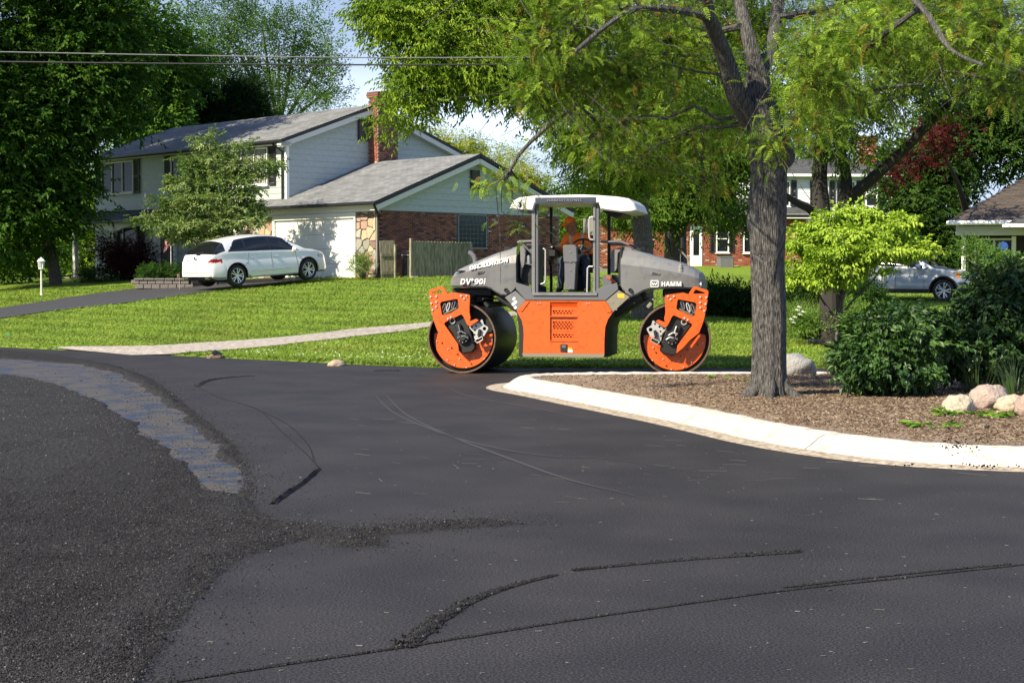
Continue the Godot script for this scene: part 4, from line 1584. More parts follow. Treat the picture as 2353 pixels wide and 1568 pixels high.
	window(h, f.call(-10.1, 3.72), 2.7, 1.5, 3, 1, M.white_paint, true)
	shutter(h, f.call(-10.6, 3.7), 0.44, 1.54)
	shutter(h, f.call(-7.34, 3.7), 0.44, 1.54)
	# ground floor behind the porch
	window(h, f.call(-19.4, 0.7), 2.2, 1.6, 2, 2, M.cream_trim)
	shutter(h, f.call(-17.1, 0.7), 0.44, 1.6)
	window(h, f.call(-12.0, 0.7), 1.8, 1.6, 2, 2, M.cream_trim)
	shutter(h, f.call(-10.1, 0.7), 0.44, 1.6)
	var dr := MB.new()
	dr.box(Vector3(-14.7, 1.05, -0.36), Vector3(1.0, 2.1, 0.08), 0.01)
	var fd := put("front_door", dr, M.black_plastic, h)
	var df := MB.new()
	for k in [-15.27, -14.13]:
		df.box(Vector3(k, 1.1, -0.35), Vector3(0.12, 2.3, 0.12), 0.01)
	df.box(Vector3(-14.7, 2.2, -0.35), Vector3(1.02, 0.14, 0.12), 0.01)
	put("door_frame", df, M.white_paint, fd)
	# porch: roof, beam with shallow arches, posts, floor
	roof_slope(h, Vector3(XL - 0.35, 2.52, 1.05), Vector3(-8.62, 2.52, 1.05), Vector3(-8.62, 3.02, -0.4), Vector3(XL - 0.35, 3.02, -0.4), 0.11)
	var pg := MB.new()
	pg.bar(Vector3(XL - 0.35, 2.46, 1.1), Vector3(-8.62, 2.46, 1.1), 0.12, 0.12, 0.03)
	put("gutter", pg, M.black_metal, h)
	var posts := [-20.6, -17.25, -13.9, -10.9, -8.0]
	for k in posts:
		var p := MB.new()
		p.box(Vector3(k, 1.0, 0.72), Vector3(0.2, 2.5, 0.2), 0.02)
		p.box(Vector3(k, 2.2, 0.72), Vector3(0.26, 0.12, 0.26), 0.02)
		p.box(Vector3(k, 0.02, 0.72), Vector3(0.28, 0.2, 0.28), 0.02)
		put("porch_post", p, M.cream_trim, h)
	for i in posts.size() - 1:
		var poly := PackedVector2Array()
		var x0: float = posts[i] + 0.1
		var x1: float = posts[i + 1] - 0.1
		poly.append(Vector2(x0, 2.42))
		poly.append(Vector2(x0, 2.06))
		for k in 11:
			var t := k / 10.0
			poly.append(Vector2(lerpf(x0 + 0.02, x1 - 0.02, t), 2.04 + 0.22 * sin(t * PI)))
		poly.append(Vector2(x1, 2.06))
		poly.append(Vector2(x1, 2.42))
		var ar := MB.new()
		ar.prism(poly, 0.66, 0.78)
		put("porch_arch", ar, M.cream_trim, h)
	var fl := MB.new()
	fl.box(Vector3(-14.5, -0.02, 0.4), Vector3(12.6, 0.2, 1.9), 0.01)
	put("porch_floor", fl, M.block_stone, h)

func right_houses() -> void:
	rng.seed = 93
	# white house with a brick ground floor beyond the roller
	var d := 86.0
	var a := P(1480, 612, d)
	var h := thing("house", "white and red brick house partly hidden behind the trees", "house", Vector3(a.x, 2.2, -d), 0.06)
	var s := d / F           # metres to a pixel there
	var w := MB.new()
	w.box(Vector3(3.0, 1.0, -4.0), Vector3(10.6, 3.4, 7.9))
	put("wall", w, M.mortar, h)
	bricks(h, Transform3D(Basis.IDENTITY, Vector3(-2.3, 0, 0.0)), 10.7, 2.55, func(u, v):
		var x: float = u - 2.3
		return (x > 2.3 and x < 2.98 and v < 2.15) or (x > 3.4 and x < 4.5 and v > 0.68) or (x > 5.0 and x < 5.7 and v > 0.65), 0, orange_brick)
	var rf := roof_slope(h, Vector3(-2.6, 2.62, 0.6), Vector3(8.6, 2.62, 0.6), Vector3(8.6, 3.6, -2.6), Vector3(-2.6, 3.6, -2.6), 0.12)
	var ev := MB.new()
	ev.box(Vector3(3.0, 2.55, 0.35), Vector3(11.1, 0.22, 0.4), 0.01)
	put("fascia", ev, M.white_paint, h)
	var dr := MB.new()
	dr.box(Vector3(2.64, 1.04, 0.03), Vector3(0.62, 2.04, 0.08), 0.01)
	var door := put("door", dr, M.white_paint, h)
	var gl := MB.new()
	gl.box(Vector3(2.64, 1.24, 0.072), Vector3(0.3, 1.3, 0.012))
	put("pane", gl, M.window_glass, door)
	var hd := MB.new()
	hd.box(Vector3(2.89, 1.0, 0.1), Vector3(0.03, 0.12, 0.05), 0.008)
	put("handle", hd, M.black_metal, door)
	var stp := MB.new()
	stp.box(Vector3(2.7, -0.1, 0.4), Vector3(1.5, 0.2, 0.7), 0.02)
	put("step", stp, M.old_concrete, h)
	window(h, Transform3D(Basis.IDENTITY, Vector3(3.66, 0.72, 0.02)), 0.66, 1.4, 1, 2, M.white_paint)
	shutter(h, Transform3D(Basis.IDENTITY, Vector3(3.36, 0.7, 0.0)), 0.28, 1.45)
	shutter(h, Transform3D(Basis.IDENTITY, Vector3(4.34, 0.7, 0.0)), 0.28, 1.45)
	window(h, Transform3D(Basis.IDENTITY, Vector3(5.05, 0.7, 0.02)), 0.62, 1.42, 1, 2, M.white_paint)
	# upper storey with white boards, set further right
	var uw := MB.new()
	uw.box(Vector3(9.6, 2.0, -4.2), Vector3(7.0, 5.3, 6.8))
	put("wall", uw, M.white_siding, h)
	siding(h, Transform3D(Basis.IDENTITY, Vector3(0, 0, -0.8)), 2.2, 4.7, func(_y): return Vector2(6.1, 13.1), M.white_siding, 0.16)
	for k in [[7.0, 3.1], [9.0, 3.1], [10.4, 3.1], [11.55, 3.1]]:
		window(h, Transform3D(Basis.IDENTITY, Vector3(k[0], k[1], -0.77)), 0.62, 1.3, 1, 2, M.white_paint, true)
		shutter(h, Transform3D(Basis.IDENTITY, Vector3(k[0] - 0.34, k[1] - 0.02, -0.78)), 0.28, 1.36)
		shutter(h, Transform3D(Basis.IDENTITY, Vector3(k[0] + 0.68, k[1] - 0.02, -0.78)), 0.28, 1.36)
	roof_slope(h, Vector3(5.8, 4.72, -0.4), Vector3(13.4, 4.72, -0.4), Vector3(13.4, 5.75, -4.2), Vector3(5.8, 5.75, -4.2), 0.13)
	roof_slope(h, Vector3(5.8, 4.72, -8.0), Vector3(13.4, 4.72, -8.0), Vector3(13.4, 5.75, -4.2), Vector3(5.8, 5.75, -4.2), 0.13)
	var eg := MB.new()
	eg.bar(Vector3(5.8, 4.67, -0.36), Vector3(13.4, 4.67, -0.36), 0.12, 0.14, 0.02)
	put("gutter", eg, M.white_paint, h)
	var cm := MB.new()
	cm.box(Vector3(12.2, 5.7, -3.2), Vector3(0.85, 2.2, 0.7))
	var ch := put("chimney", cm, M.mortar, h)
	bricks(ch, Transform3D(Basis.IDENTITY, Vector3(11.73, 4.8, -2.82)), 0.94, 1.95, func(_u, _v): return false, 0, orange_brick)
	var cap := MB.new()
	cap.box(Vector3(12.2, 6.84, -3.2), Vector3(1.02, 0.14, 0.9), 0.01)
	put("chimney_course", cap, M.brick_tones[2], ch)
	# air conditioner on the ground beside it
	var p := P(1666, 623, d - 1.6)
	var ac := thing("air_conditioner", "grey outdoor air conditioning unit by the brick wall", "air conditioner", Vector3(p.x, H(p.x, p.z) , p.z), 0.1)
	ac.position.y = P(1666, 623, d - 1.6).y
	var cb := MB.new()
	cb.box(Vector3(0, 0.36, 0), Vector3(0.7, 0.68, 0.7), 0.03)
	put("casing", cb, M.frame_grey, ac)
	for k in 11:
		var sl := MB.new()
		sl.box(Vector3(-0.3 + 0.06 * k, 0.34, 0.353), Vector3(0.025, 0.56, 0.012))
		put("slat", sl, M.trim_grey, ac)
	var tp := MB.new()
	tp.box(Vector3(0, 0.72, 0), Vector3(0.74, 0.04, 0.74), 0.015)
	put("lid", tp, M.trim_grey, ac)
	# brown roofed house at the right edge
	var e := 58.0
	var q := P(2230, 600, e)
	var b := thing("house", "low house with brown shingle roof at the right edge", "house", Vector3(q.x, 0.39, -e), -0.26)
	b.scale = Vector3.ONE * 1.234
	var bw := MB.new()
	bw.box(Vector3(4.2, 1.3, -3.2), Vector3(8.6, 3.2, 6.0))
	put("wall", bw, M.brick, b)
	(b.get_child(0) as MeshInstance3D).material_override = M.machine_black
	var brown := func(p0, p1, p2, p3): return roof_slope(b, p0, p1, p2, p3, 0.11, 0.12, Color(1, 0.78, 0.6))
	brown.call(Vector3(-0.6, 2.55, 0.8), Vector3(9.0, 2.55, 0.8), Vector3(9.0, 4.05, -3.2), Vector3(1.7, 4.05, -3.2))
	var hip := MB.new()
	hip.fo([Vector3(-0.6, 2.54, 0.8), Vector3(-0.6, 2.54, -7.0), Vector3(1.7, 4.04, -3.2)], Vector3(-1, 1, 0))
	put("roof", hip, M.black_metal, b)
	var bg := MB.new()
	bg.bar(Vector3(-0.65, 2.5, 0.86), Vector3(9.0, 2.5, 0.86), 0.12, 0.12, 0.03)
	put("gutter", bg, M.white_paint, b)
	var bf := MB.new()
	bf.box(Vector3(4.2, 2.3, 0.2), Vector3(9.2, 0.26, 0.5), 0.01)
	put("fascia", bf, M.cream_trim, b)
	window(b, Transform3D(Basis.IDENTITY, Vector3(0.1, 0.7, -0.15)), 1.05, 1.4, 2, 1, M.cream_trim)
	for k in [[-0.18, 0.12], [1.15, 0.12], [1.5, 0.1]]:
		var po := MB.new()
		po.box(Vector3(k[0] + 0.0, 1.0, 0.55 if k[0] > 1.2 else -0.1), Vector3(k[1], 2.3, k[1]), 0.012)
		put("porch_post", po, M.white_paint, b)
	bricks(b, Transform3D(Basis.IDENTITY, Vector3(1.7, 0, -0.17)), 3.0, 2.2, func(_u, _v): return false, 0, orange_brick)
	roof_slope(b, Vector3(0.85, 2.42, 1.7), Vector3(6.0, 2.42, 1.7), Vector3(6.0, 3.0, 0.3), Vector3(2.0, 3.0, 0.3), 0.1)
	var pgt := MB.new()
	pgt.bar(Vector3(0.85, 2.38, 1.75), Vector3(6.0, 2.38, 1.75), 0.12, 0.1, 0.02)
	pgt.bar(Vector3(0.83, 2.38, 1.75), Vector3(1.1, 2.4, 1.0), 0.08, 0.09, 0.02)
	put("gutter", pgt, M.white_paint, b)
	var bc := MB.new()
	bc.box(Vector3(1.85, 3.9, -2.6), Vector3(0.62, 1.0, 0.6))
	var bch := put("chimney", bc, M.mortar, b)
	bricks(bch, Transform3D(Basis.IDENTITY, Vector3(1.5, 3.55, -2.29)), 0.7, 0.85, func(_u, _v): return false, 0, red_brick)
	var fc := MB.new()
	fc.lathe([Vector2(0.14, 0), Vector2(0.12, 0.2), Vector2(0.0, 0.2)], 14, Transform3D(Basis.IDENTITY, Vector3(1.85, 4.4, -2.6)))
	put("flue", fc, M.brick_tones[1], bch)
	var fm := MB.new()
	fm.lathe([Vector2(0.07, 0.2), Vector2(0.07, 0.32), Vector2(0.13, 0.33), Vector2(0.13, 0.42), Vector2(0.0, 0.46)], 14, Transform3D(Basis.IDENTITY, Vector3(1.85, 4.4, -2.6)))
	put("flue_cap", fm, M.zinc, bch)
	var sg := thing("yard_sign", "small blue octagonal sign beside the white porch post", "sign", P(2305, 610, 44.5) - Vector3(0, 0.7, 0))
	var oc := MB.new()
	oc.lathe([Vector2(0.0, 0.012), Vector2(0.13, 0.012), Vector2(0.13, -0.012), Vector2(0.0, -0.012)], 8, Transform3D(Basis(Vector3.RIGHT, PI / 2), Vector3(0, 1.2, 0)))
	oc.col = Color(0.02, 0.06, 0.3)
	for i in oc.c.size(): oc.c[i] = Color(0.03, 0.08, 0.4)
	put("board", oc, M.painted, sg)
	var st := MB.new()
	st.box(Vector3(0, 0.55, -0.02), Vector3(0.03, 1.1, 0.02))
	put("stake", st, M.zinc, sg)

# ---------------------------------------------------------------- the trees
func trees() -> void:
	rng.seed = 1
	var frond := frond_mesh(4)
	var broad := spray_mesh(5, 9, 0.34, 0.13, 0.62, 0.3)
	var small := spray_mesh(6, 12, 0.42, 0.085, 0.5, 0.35)
	var ash := spray_mesh(7, 11, 0.45, 0.12, 0.36, 0.45)
	var needle := spray_mesh(8, 22, 0.5, 0.12, 0.14, 0.2, 0.9)
	M["frond"] = frond
	M["broad"] = broad
	M["small"] = small

	# the honeylocust on the island
	var b0 := Vector3(3.02, bed(3.02, -19.85) , -19.85)
	var D := 19.85
	var tp := func(px: float, py: float, d: float) -> Vector3: return P(px, py, d)
	var trunk := [b0, tp.call(1767, 893, D), tp.call(1768, 840, D), tp.call(1768, 700, D), tp.call(1764, 600, D), tp.call(1765, 490, D), tp.call(1768, 400, D), tp.call(1764, 330, D), tp.call(1748, 240, D), tp.call(1738, 165, D)]
	var s := D / F
	var radii := [52 * s, 42.5 * s, 38.5 * s, 38 * s, 38 * s, 43 * s, 41 * s, 44 * s, 31 * s, 25 * s]
	var limbs := [
		[[tp.call(1725, 275, D), tp.call(1692, 215, D - 0.2), tp.call(1665, 130, D - 0.4), tp.call(1630, 40, D - 0.8), tp.call(1600, -80, D - 1.2)], 27 * s, 14 * s],
		[[tp.call(1738, 165, D), tp.call(1720, 90, D), tp.call(1698, 0, D + 0.2), tp.call(1685, -120, D + 0.4)], 20 * s, 13 * s],
		[[tp.call(1745, 190, D), tp.call(1765, 120, D + 0.2), tp.call(1785, 40, D + 0.5), tp.call(1800, -100, D + 0.8)], 19 * s, 12 * s],
		[[tp.call(1790, 350, D), tp.call(1822, 275, D - 0.4), tp.call(1880, 200, D - 0.9), tp.call(1990, 110, D - 1.6), tp.call(2110, 20, D - 2.5)], 13 * s, 5 * s],
		[[tp.call(1630, 40, D - 0.8), tp.call(1560, 25, D - 1.3), tp.call(1460, 20, D - 1.7), tp.call(1390, 60, D - 2.0), tp.call(1320, 120, D - 2.2)], 10 * s, 4 * s],
		[[tp.call(1700, 60, D), tp.call(1610, 90, D + 1.0), tp.call(1560, 170, D + 1.8), tp.call(1540, 240, D + 2.4)], 8 * s, 3 * s],
		[[tp.call(1785, 40, D + 0.4), tp.call(1900, 20, D + 0.8), tp.call(2050, -10, D + 1.2), tp.call(2150, 60, D + 1.5), tp.call(2230, 120, D + 1.6)], 10 * s, 4 * s],
		[[tp.call(2050, -40, D - 2.3), tp.call(2120, 20, D - 3.0), tp.call(2180, 110, D - 3.5), tp.call(2260, 150, D - 4)], 8 * s, 3 * s],
	]
	var bl := [
		blob(1290, 90, 18.8, 140, 75, 22), blob(1420, 170, 19.2, 120, 70, 20), blob(1540, 110, 20.8, 100, 100, 24), blob(1380, 295, 20.8, 130, 75, 15), blob(1540, 320, 21.5, 120, 90, 15),
		blob(1250, 200, 19.0, 90, 60, 14), blob(1630, 300, 22.0, 80, 90, 11), blob(1420, 20, 18.6, 180, 50, 20), blob(1610, 425, 22.0, 70, 40, 4), blob(1470, 375, 21.5, 110, 34, 7),
		blob(1910, 90, 18.6, 90, 80, 20), blob(1890, 190, 17.6, 70, 50, 12), blob(1850, 255, 18.6, 50, 40, 5), blob(2010, 70, 18.2, 130, 70, 15), blob(2160, 120, 18.5, 120, 60, 9), blob(2280, 60, 18.0, 110, 90, 20),
		blob(1880, 290, 22.0, 60, 60, 6), blob(1980, 215, 21.5, 100, 60, 8), blob(2330, 190, 20.0, 90, 70, 10), blob(1745, 60, 21.5, 100, 70, 14), blob(1780, -70, 21.0, 500, 70, 60), blob(1300, -70, 19.0, 260, 70, 36), blob(2250, -60, 19.0, 240, 80, 36),
		blob(1206, 512, 20.5, 24, 10, 0.8), blob(1148, 425, 20.0, 28, 18, 3), blob(1768, 325, 19.3, 36, 26, 4), blob(1860, 120, 17.2, 70, 40, 8),
	]
	tree("honeylocust_tree", "tall honeylocust with grey furrowed trunk standing in the mulch island", trunk, radii, bl, {"mesh": frond, "odd": Color(0.3, 0.2, 0.04), "per": 9, "split": 4.8, "size": 0.27, "wild": 0.9, "tints": [[0.045, 0.115, 0.012], [0.38, 0.55, 0.06]], "bark": M.grey_bark, "limbs": limbs, "fork": 3.0,
		"sides": 40, "rings": 26, "furrow": 0.035, "droop": 0.3, "flat": 0.6, "hollow": 0.55, "scale": [0.6, 1.08], "bare": 240, "twig_max": 2.5})
	for k in [[0.5, 0.34], [1.7, 0.3], [2.6, 0.36], [3.7, 0.32], [4.6, 0.38], [5.6, 0.3]]:
		var rt := MB.new()
		var rd := Vector3(cos(k[0]), 0, sin(k[0]))
		rt.tube([rd * 0.13 + Vector3(0, 0.3, 0), rd * 0.2 + Vector3(0, 0.09, 0), rd * 0.3 + Vector3(0, 0.01, 0), rd * (k[1] + 0.12) + Vector3(0, -0.06, 0)], [0.05, 0.075, 0.055, 0.02], 10)
		put("root", rt, M.grey_bark, get_node("honeylocust_tree"))
	var knot := MB.new()
	knot.ball(P(1728, 510, D) - b0, Vector3(0.07, 0.13, 0.09), 14, 10)
	var knot2 := MB.new()
	knot2.ball(P(1797, 352, D) - b0, Vector3(0.16, 0.2, 0.17), 16, 12)
	put("trunk_burl", knot2, M.grey_bark, get_node("honeylocust_tree"))
	put("trunk_burl", knot, M.grey_bark, get_node("honeylocust_tree"))

	# the leaning tree beyond the footpath whose crown reaches far left over the garage
	D = 40.0
	var base := onground(P(1475, 640, 42.0))
	trunk = [base, tp.call(1478, 560, 42.0), tp.call(1470, 480, 42.0), tp.call(1480, 380, 41.5), tp.call(1500, 260, 41.0), tp.call(1490, 120, 40.5), tp.call(1470, -40, 40.0)]
	limbs = [
		[[tp.call(1495, 220, 41), tp.call(1420, 150, 39), tp.call(1330, 120, 38), tp.call(1230, 100, 37.5), tp.call(1100, 70, 37)], 0.12, 0.03],
		[[tp.call(1480, 360, 41), tp.call(1380, 290, 39.5), tp.call(1270, 210, 38.5), tp.call(1150, 180, 38), tp.call(1000, 200, 37.5), tp.call(930, 250, 37.5)], 0.13, 0.02],
		[[tp.call(1490, 120, 40.5), tp.call(1380, 30, 39), tp.call(1200, 0, 38), tp.call(1000, 30, 38), tp.call(880, 30, 38)], 0.1, 0.02],
		[[tp.call(1485, 330, 41), tp.call(1560, 260, 42), tp.call(1640, 200, 43)], 0.12, 0.05],
	]
	bl = [
		blob(880, 25, 38, 60, 45, 18), blob(960, 60, 38, 80, 60, 30), blob(1060, 110, 37.5, 110, 70, 46), blob(980, 165, 38, 80, 40, 18), blob(940, 225, 37.5, 40, 28, 8), blob(912, 285, 37.5, 28, 18, 3), blob(1020, 205, 38, 70, 30, 10),
		blob(1130, 60, 38.5, 120, 80, 46), blob(1180, 170, 38.5, 110, 70, 38), blob(1250, 100, 39, 110, 100, 46), blob(1330, 210, 39.5, 110, 90, 46), blob(1325, 315, 40, 60, 55, 16),
		blob(1420, 330, 41, 110, 110, 50), blob(1460, 150, 40, 120, 110, 46), blob(1000, 0, 38, 160, 45, 36), blob(1200, -30, 38.5, 220, 60, 50), blob(1380, 420, 41.5, 80, 45, 14), blob(1560, 260, 42, 100, 120, 44),
	]
	tree("spreading_tree", "bright green tree behind the roller, its long boughs reaching left over the garage", trunk, [0.29, 0.25, 0.22, 0.2, 0.17, 0.13, 0.09], bl, {"mesh": ash, "per": 19, "size": 0.5, "tints": [[0.07, 0.155, 0.015], [0.36, 0.48, 0.05]], "limbs": limbs, "fork": 3.2,
		"droop": 0.5, "hollow": 0.5, "scale": [0.65, 1.1], "bare": 160, "twig_max": 3.5, "furrow": 0.03, "sides": 14})

	# a second trunk behind the roller, and more crowns closing the gap above the cab
	base = onground(P(1555, 640, 47.0))
	trunk = [base, tp.call(1552, 560, 47), tp.call(1560, 480, 47), tp.call(1585, 380, 47), tp.call(1600, 260, 47), tp.call(1610, 100, 47)]
	bl = [blob(1600, 440, 46, 90, 60, 30), blob(1500, 470, 46, 90, 55, 30), blob(1660, 380, 46, 90, 90, 40), blob(1560, 330, 46.5, 120, 90, 44), blob(1660, 240, 47, 110, 120, 50), blob(1540, 180, 47, 130, 110, 50), blob(1620, 60, 47, 170, 110, 60), blob(1680, 500, 45, 50, 30, 9)]
	tree("shade_tree", "dark trunked shade tree just right of the cab", trunk, [0.36, 0.31, 0.28, 0.24, 0.18, 0.1], bl, {"mesh": ash, "per": 20, "size": 0.55, "tints": [[0.0405, 0.1013, 0.0135], [0.162, 0.27, 0.0338]], "fork": 3.0, "droop": 0.4, "bare": 80, "twig_max": 3.5, "furrow": 0.03, "sides": 14})

	# the forked tree with the long bare bough, right of the honeylocust
	D = 35.0
	base = onground(P(1908, 700, D))
	trunk = [base, tp.call(1906, 620, D), tp.call(1896, 540, D), tp.call(1886, 460, D), tp.call(1884, 380, D), tp.call(1900, 300, D), tp.call(1915, 200, D), tp.call(1930, 60, D)]
	limbs = [
		[[tp.call(1912, 560, D), tp.call(1938, 490, D), tp.call(1960, 450, D), tp.call(2010, 405, D - 0.5), tp.call(2090, 330, D - 1), tp.call(2160, 255, D - 1.5), tp.call(2230, 195, D - 2), tp.call(2310, 140, D - 2.5), tp.call(2400, 70, D - 3)], 0.16, 0.06],
		[[tp.call(1896, 560, D), tp.call(1870, 490, D), tp.call(1830, 465, D - 0.4), tp.call(1790, 440, D - 0.8)], 0.12, 0.06],
		[[tp.call(1900, 300, D), tp.call(1950, 255, D), tp.call(2010, 200, D), tp.call(2060, 100, D)], 0.13, 0.05],
		[[tp.call(1935, 505, D), tp.call(1945, 420, D), tp.call(1935, 350, D), tp.call(1945, 280, D)], 0.16, 0.06],
	]
	bl = [blob(1880, 290, 34, 80, 60, 18), blob(1960, 345, 34.5, 60, 36, 8), blob(2000, 250, 34, 90, 60, 16), blob(2080, 150, 33, 130, 80, 30), blob(2000, 60, 34, 180, 90, 50), blob(2230, 90, 32, 140, 90, 40), blob(2320, 150, 32, 90, 80, 24), blob(1830, 200, 35, 110, 90, 36), blob(2150, 10, 33, 200, 60, 40), blob(2110, 220, 33, 60, 40, 5)]
	tree("forked_tree", "forked dark tree behind the honeylocust with one long bough slanting up right", trunk, [0.22, 0.2, 0.18, 0.165, 0.15, 0.14, 0.11, 0.07], bl, {"mesh": ash, "per": 15, "size": 0.34, "wild": 0.6, "tints": [[0.054, 0.1283, 0.0162], [0.2295, 0.351, 0.0405]], "limbs": limbs, "bark": M.dark_bark, "fork": 2.6,
		"droop": 0.45, "scale": [0.55, 0.95], "bare": 900, "twig_max": 4.0, "furrow": 0.03, "sides": 16})

	# dark and red crowns at the right, in front of and beyond the brown roofed house
	base = onground(P(2200, 600, 70.0))
	bl = [blob(2150, 400, 70, 110, 70, 50), blob(2270, 330, 70, 120, 90, 60), blob(2110, 480, 69, 90, 60, 40), blob(2220, 260, 71, 110, 70, 44), blob(2350, 260, 70, 80, 130, 50), blob(2060, 540, 68, 70, 50, 30), blob(2170, 560, 68, 70, 60, 30)]
	tree("maple_tree", "dark green maple rising behind the brown roofed house", [base, P(2205, 520, 70), P(2215, 400, 70), P(2230, 300, 70)], [0.4, 0.35, 0.25, 0.1], bl, {"mesh": broad, "per": 24, "size": 0.95, "tints": [[0.0162, 0.0473, 0.0108], [0.0675, 0.1283, 0.0189]], "fork": 2.0, "scale": [0.9, 1.5], "twigs": false})
	base = onground(P(2235, 600, 64.0))
	bl = [blob(2105, 360, 55, 46, 26, 6), blob(2150, 305, 55, 34, 20, 4), blob(2200, 285, 55, 40, 20, 3), blob(2060, 392, 55, 30, 16, 3), blob(2190, 340, 56, 50, 22, 4)]
	tree("red_maple_tree", "red leaved tree showing among the dark crowns at right", [base, P(2225, 520, 62), P(2200, 420, 60), P(2160, 340, 57)], [0.18, 0.15, 0.08, 0.03], bl, {"mesh": broad, "per": 20, "size": 0.55, "bark": M.dark_bark, "tints": [[0.025, 0.005, 0.006], [0.09, 0.012, 0.012]], "fork": 2.0, "scale": [0.6, 1.0], "twigs": false})

	# the great dark maples at the left edge
	base = onground(P(128, 650, 70.0))
	trunk = [base, tp.call(120, 600, 70), tp.call(100, 520, 70), tp.call(90, 420, 70), tp.call(100, 280, 70), tp.call(120, 100, 70)]
	bl = [blob(60, 90, 68, 130, 90, 70), blob(180, 60, 69, 130, 90, 70), blob(40, 230, 67, 100, 80, 55), blob(160, 190, 68, 120, 90, 70), blob(240, 140, 70, 90, 90, 46), blob(60, 360, 67, 90, 70, 46), blob(150, 305, 68, 90, 70, 56), blob(30, 300, 66, 50, 40, 16), blob(135, 430, 68, 60, 50, 28), blob(50, 470, 67, 80, 45, 26), blob(250, 240, 70, 50, 60, 16), blob(105, 510, 68, 70, 30, 14), blob(40, 550, 69, 70, 34, 14), blob(10, 600, 72, 60, 30, 10), blob(-150, 200, 67, 160, 250, 120), blob(100, -60, 68, 220, 80, 70), blob(-60, -220, 72, 200, 110, 90), blob(30, -420, 73, 220, 110, 90), blob(-260, -60, 70, 130, 200, 80)]
	tree("maple_tree", "huge dark maple at the left edge, its boughs hanging before the porch", trunk, [0.28, 0.24, 0.21, 0.2, 0.16, 0.09], bl, {"mesh": broad, "per": 24, "size": 0.95, "tints": [[0.018, 0.062, 0.009], [0.08, 0.16, 0.018]], "fork": 2.5, "scale": [1.0, 1.7], "hollow": 0.4, "twig_max": 3.0})
	base = onground(P(-150, 650, 66.0))
	bl = [blob(-60, 480, 66, 110, 110, 40), blob(30, 400, 68, 90, 80, 40), blob(-30, 250, 68, 140, 160, 70)]
	tree("maple_tree", "dark maple half out of view at the left edge", [base, P(-150, 560, 66), P(-120, 450, 66), P(-90, 300, 66)], [0.3, 0.26, 0.22, 0.12], bl, {"mesh": broad, "per": 20, "size": 0.9, "tints": [[0.0216, 0.0675, 0.0108], [0.081, 0.162, 0.0203]], "fork": 2.0, "scale": [0.9, 1.5], "twigs": false})

	base = Vector3(-28.5, 1.6, -68.0)
	bl = []
	for k in 16:
		bl.append([base + Vector3(rr(-5, 5), rr(7, 19), rr(-5, 5)), Vector3(2.8, 2.2, 2.8), 22])
	tree("maple_tree", "tall maple out of view left of the house that shades its front", [base, base + Vector3(0.2, 5, 0), base + Vector3(0, 11, 0.3), base + Vector3(0.3, 17, 0)], [0.45, 0.36, 0.28, 0.1], bl, {"mesh": broad, "per": 24, "size": 0.9, "tints": [[0.03, 0.09, 0.012], [0.1, 0.19, 0.02]], "fork": 3.0, "scale": [1.1, 1.7], "twigs": false})

	# trees behind the main house
	base = onground(P(350, 600, 88.0))
	bl = [blob(330, 90, 86, 70, 90, 44), blob(390, 170, 88, 60, 90, 44), blob(300, 230, 86, 60, 90, 40), blob(350, 290, 86, 70, 60, 36), blob(400, 90, 90, 40, 60, 20), blob(420, 300, 90, 60, 50, 24), blob(280, 60, 88, 60, 80, 30)]
	tree("maple_tree", "mid green maple behind the left end of the house roof", [base, P(350, 480, 88), P(345, 320, 88), P(350, 150, 88)], [0.5, 0.45, 0.35, 0.15], bl, {"mesh": broad, "per": 26, "size": 1.1, "tints": [[0.0338, 0.1013, 0.0135], [0.1148, 0.216, 0.0243]], "fork": 3.0, "scale": [1.1, 1.8], "twigs": false})
	for k in [[430, 300, 130, 44, 92.0, "tall dark spruce standing behind the house roof"], [555, 300, 185, 52, 90.0, "broad dark spruce behind the middle of the house roof"], [500, 310, 240, 40, 91.0, "shorter dark spruce between the two taller ones"]]:
		base = onground(P(k[0], 600, k[4]))
		bl = []
		for j in 9:
			var t := j / 8.0
			bl.append(blob(k[0] + rr(-6, 6), lerpf(k[1] + 20, k[2], t), k[4], lerpf(k[3], 8.0, t), 18.0, lerpf(22, 5, t)))
		tree("spruce_tree", k[5], [base, P(k[0], 450, k[4]), P(k[0], k[1], k[4]), P(k[0], k[2], k[4])], [0.3, 0.25, 0.2, 0.05], bl, {"mesh": needle, "per": 24, "size": 0.75, "tints": [[0.0108, 0.0297, 0.0108], [0.0297, 0.0675, 0.0189]], "fork": 3.0, "droop": 0.6, "scale": [1.2, 1.9], "twigs": false, "reach": false}, "spruces behind the house")
	D = 100.0
	base = onground(P(640, 600, D))
	bl = []
	limbs = []
	for k in [[440, 20, 22, 60], [480, 100, 30, 80], [535, 20, 22, 55], [550, 80, 26, 70], [580, 40, 20, 60], [620, 90, 30, 80], [650, 60, 18, 60], [690, 110, 22, 80], [720, 60, 18, 70], [735, 130, 22, 60], [755, 170, 24, 40], [770, 205, 18, 22], [700, 190, 44, 50], [640, 180, 50, 60], [570, 180, 50, 60], [500, 190, 40, 60], [690, 245, 50, 26], [735, 225, 34, 22], [600, 250, 60, 30], [520, 130, 36, 60], [475, 160, 30, 60]]:
		bl.append(blob(k[0], k[1], D + rr(-2, 2), k[2], k[3], 5 + k[2] * k[3] * 0.0045, (k[2] + 20) * D / F))
	for k in [[520, 60], [600, 50], [680, 70], [735, 140], [760, 200], [560, 110], [640, 100]]:
		limbs.append([[P(640, 300, D), P(lerpf(640, k[0], 0.5), lerpf(290, k[1], 0.45), D), P(k[0], k[1], D)], 0.16, 0.04])
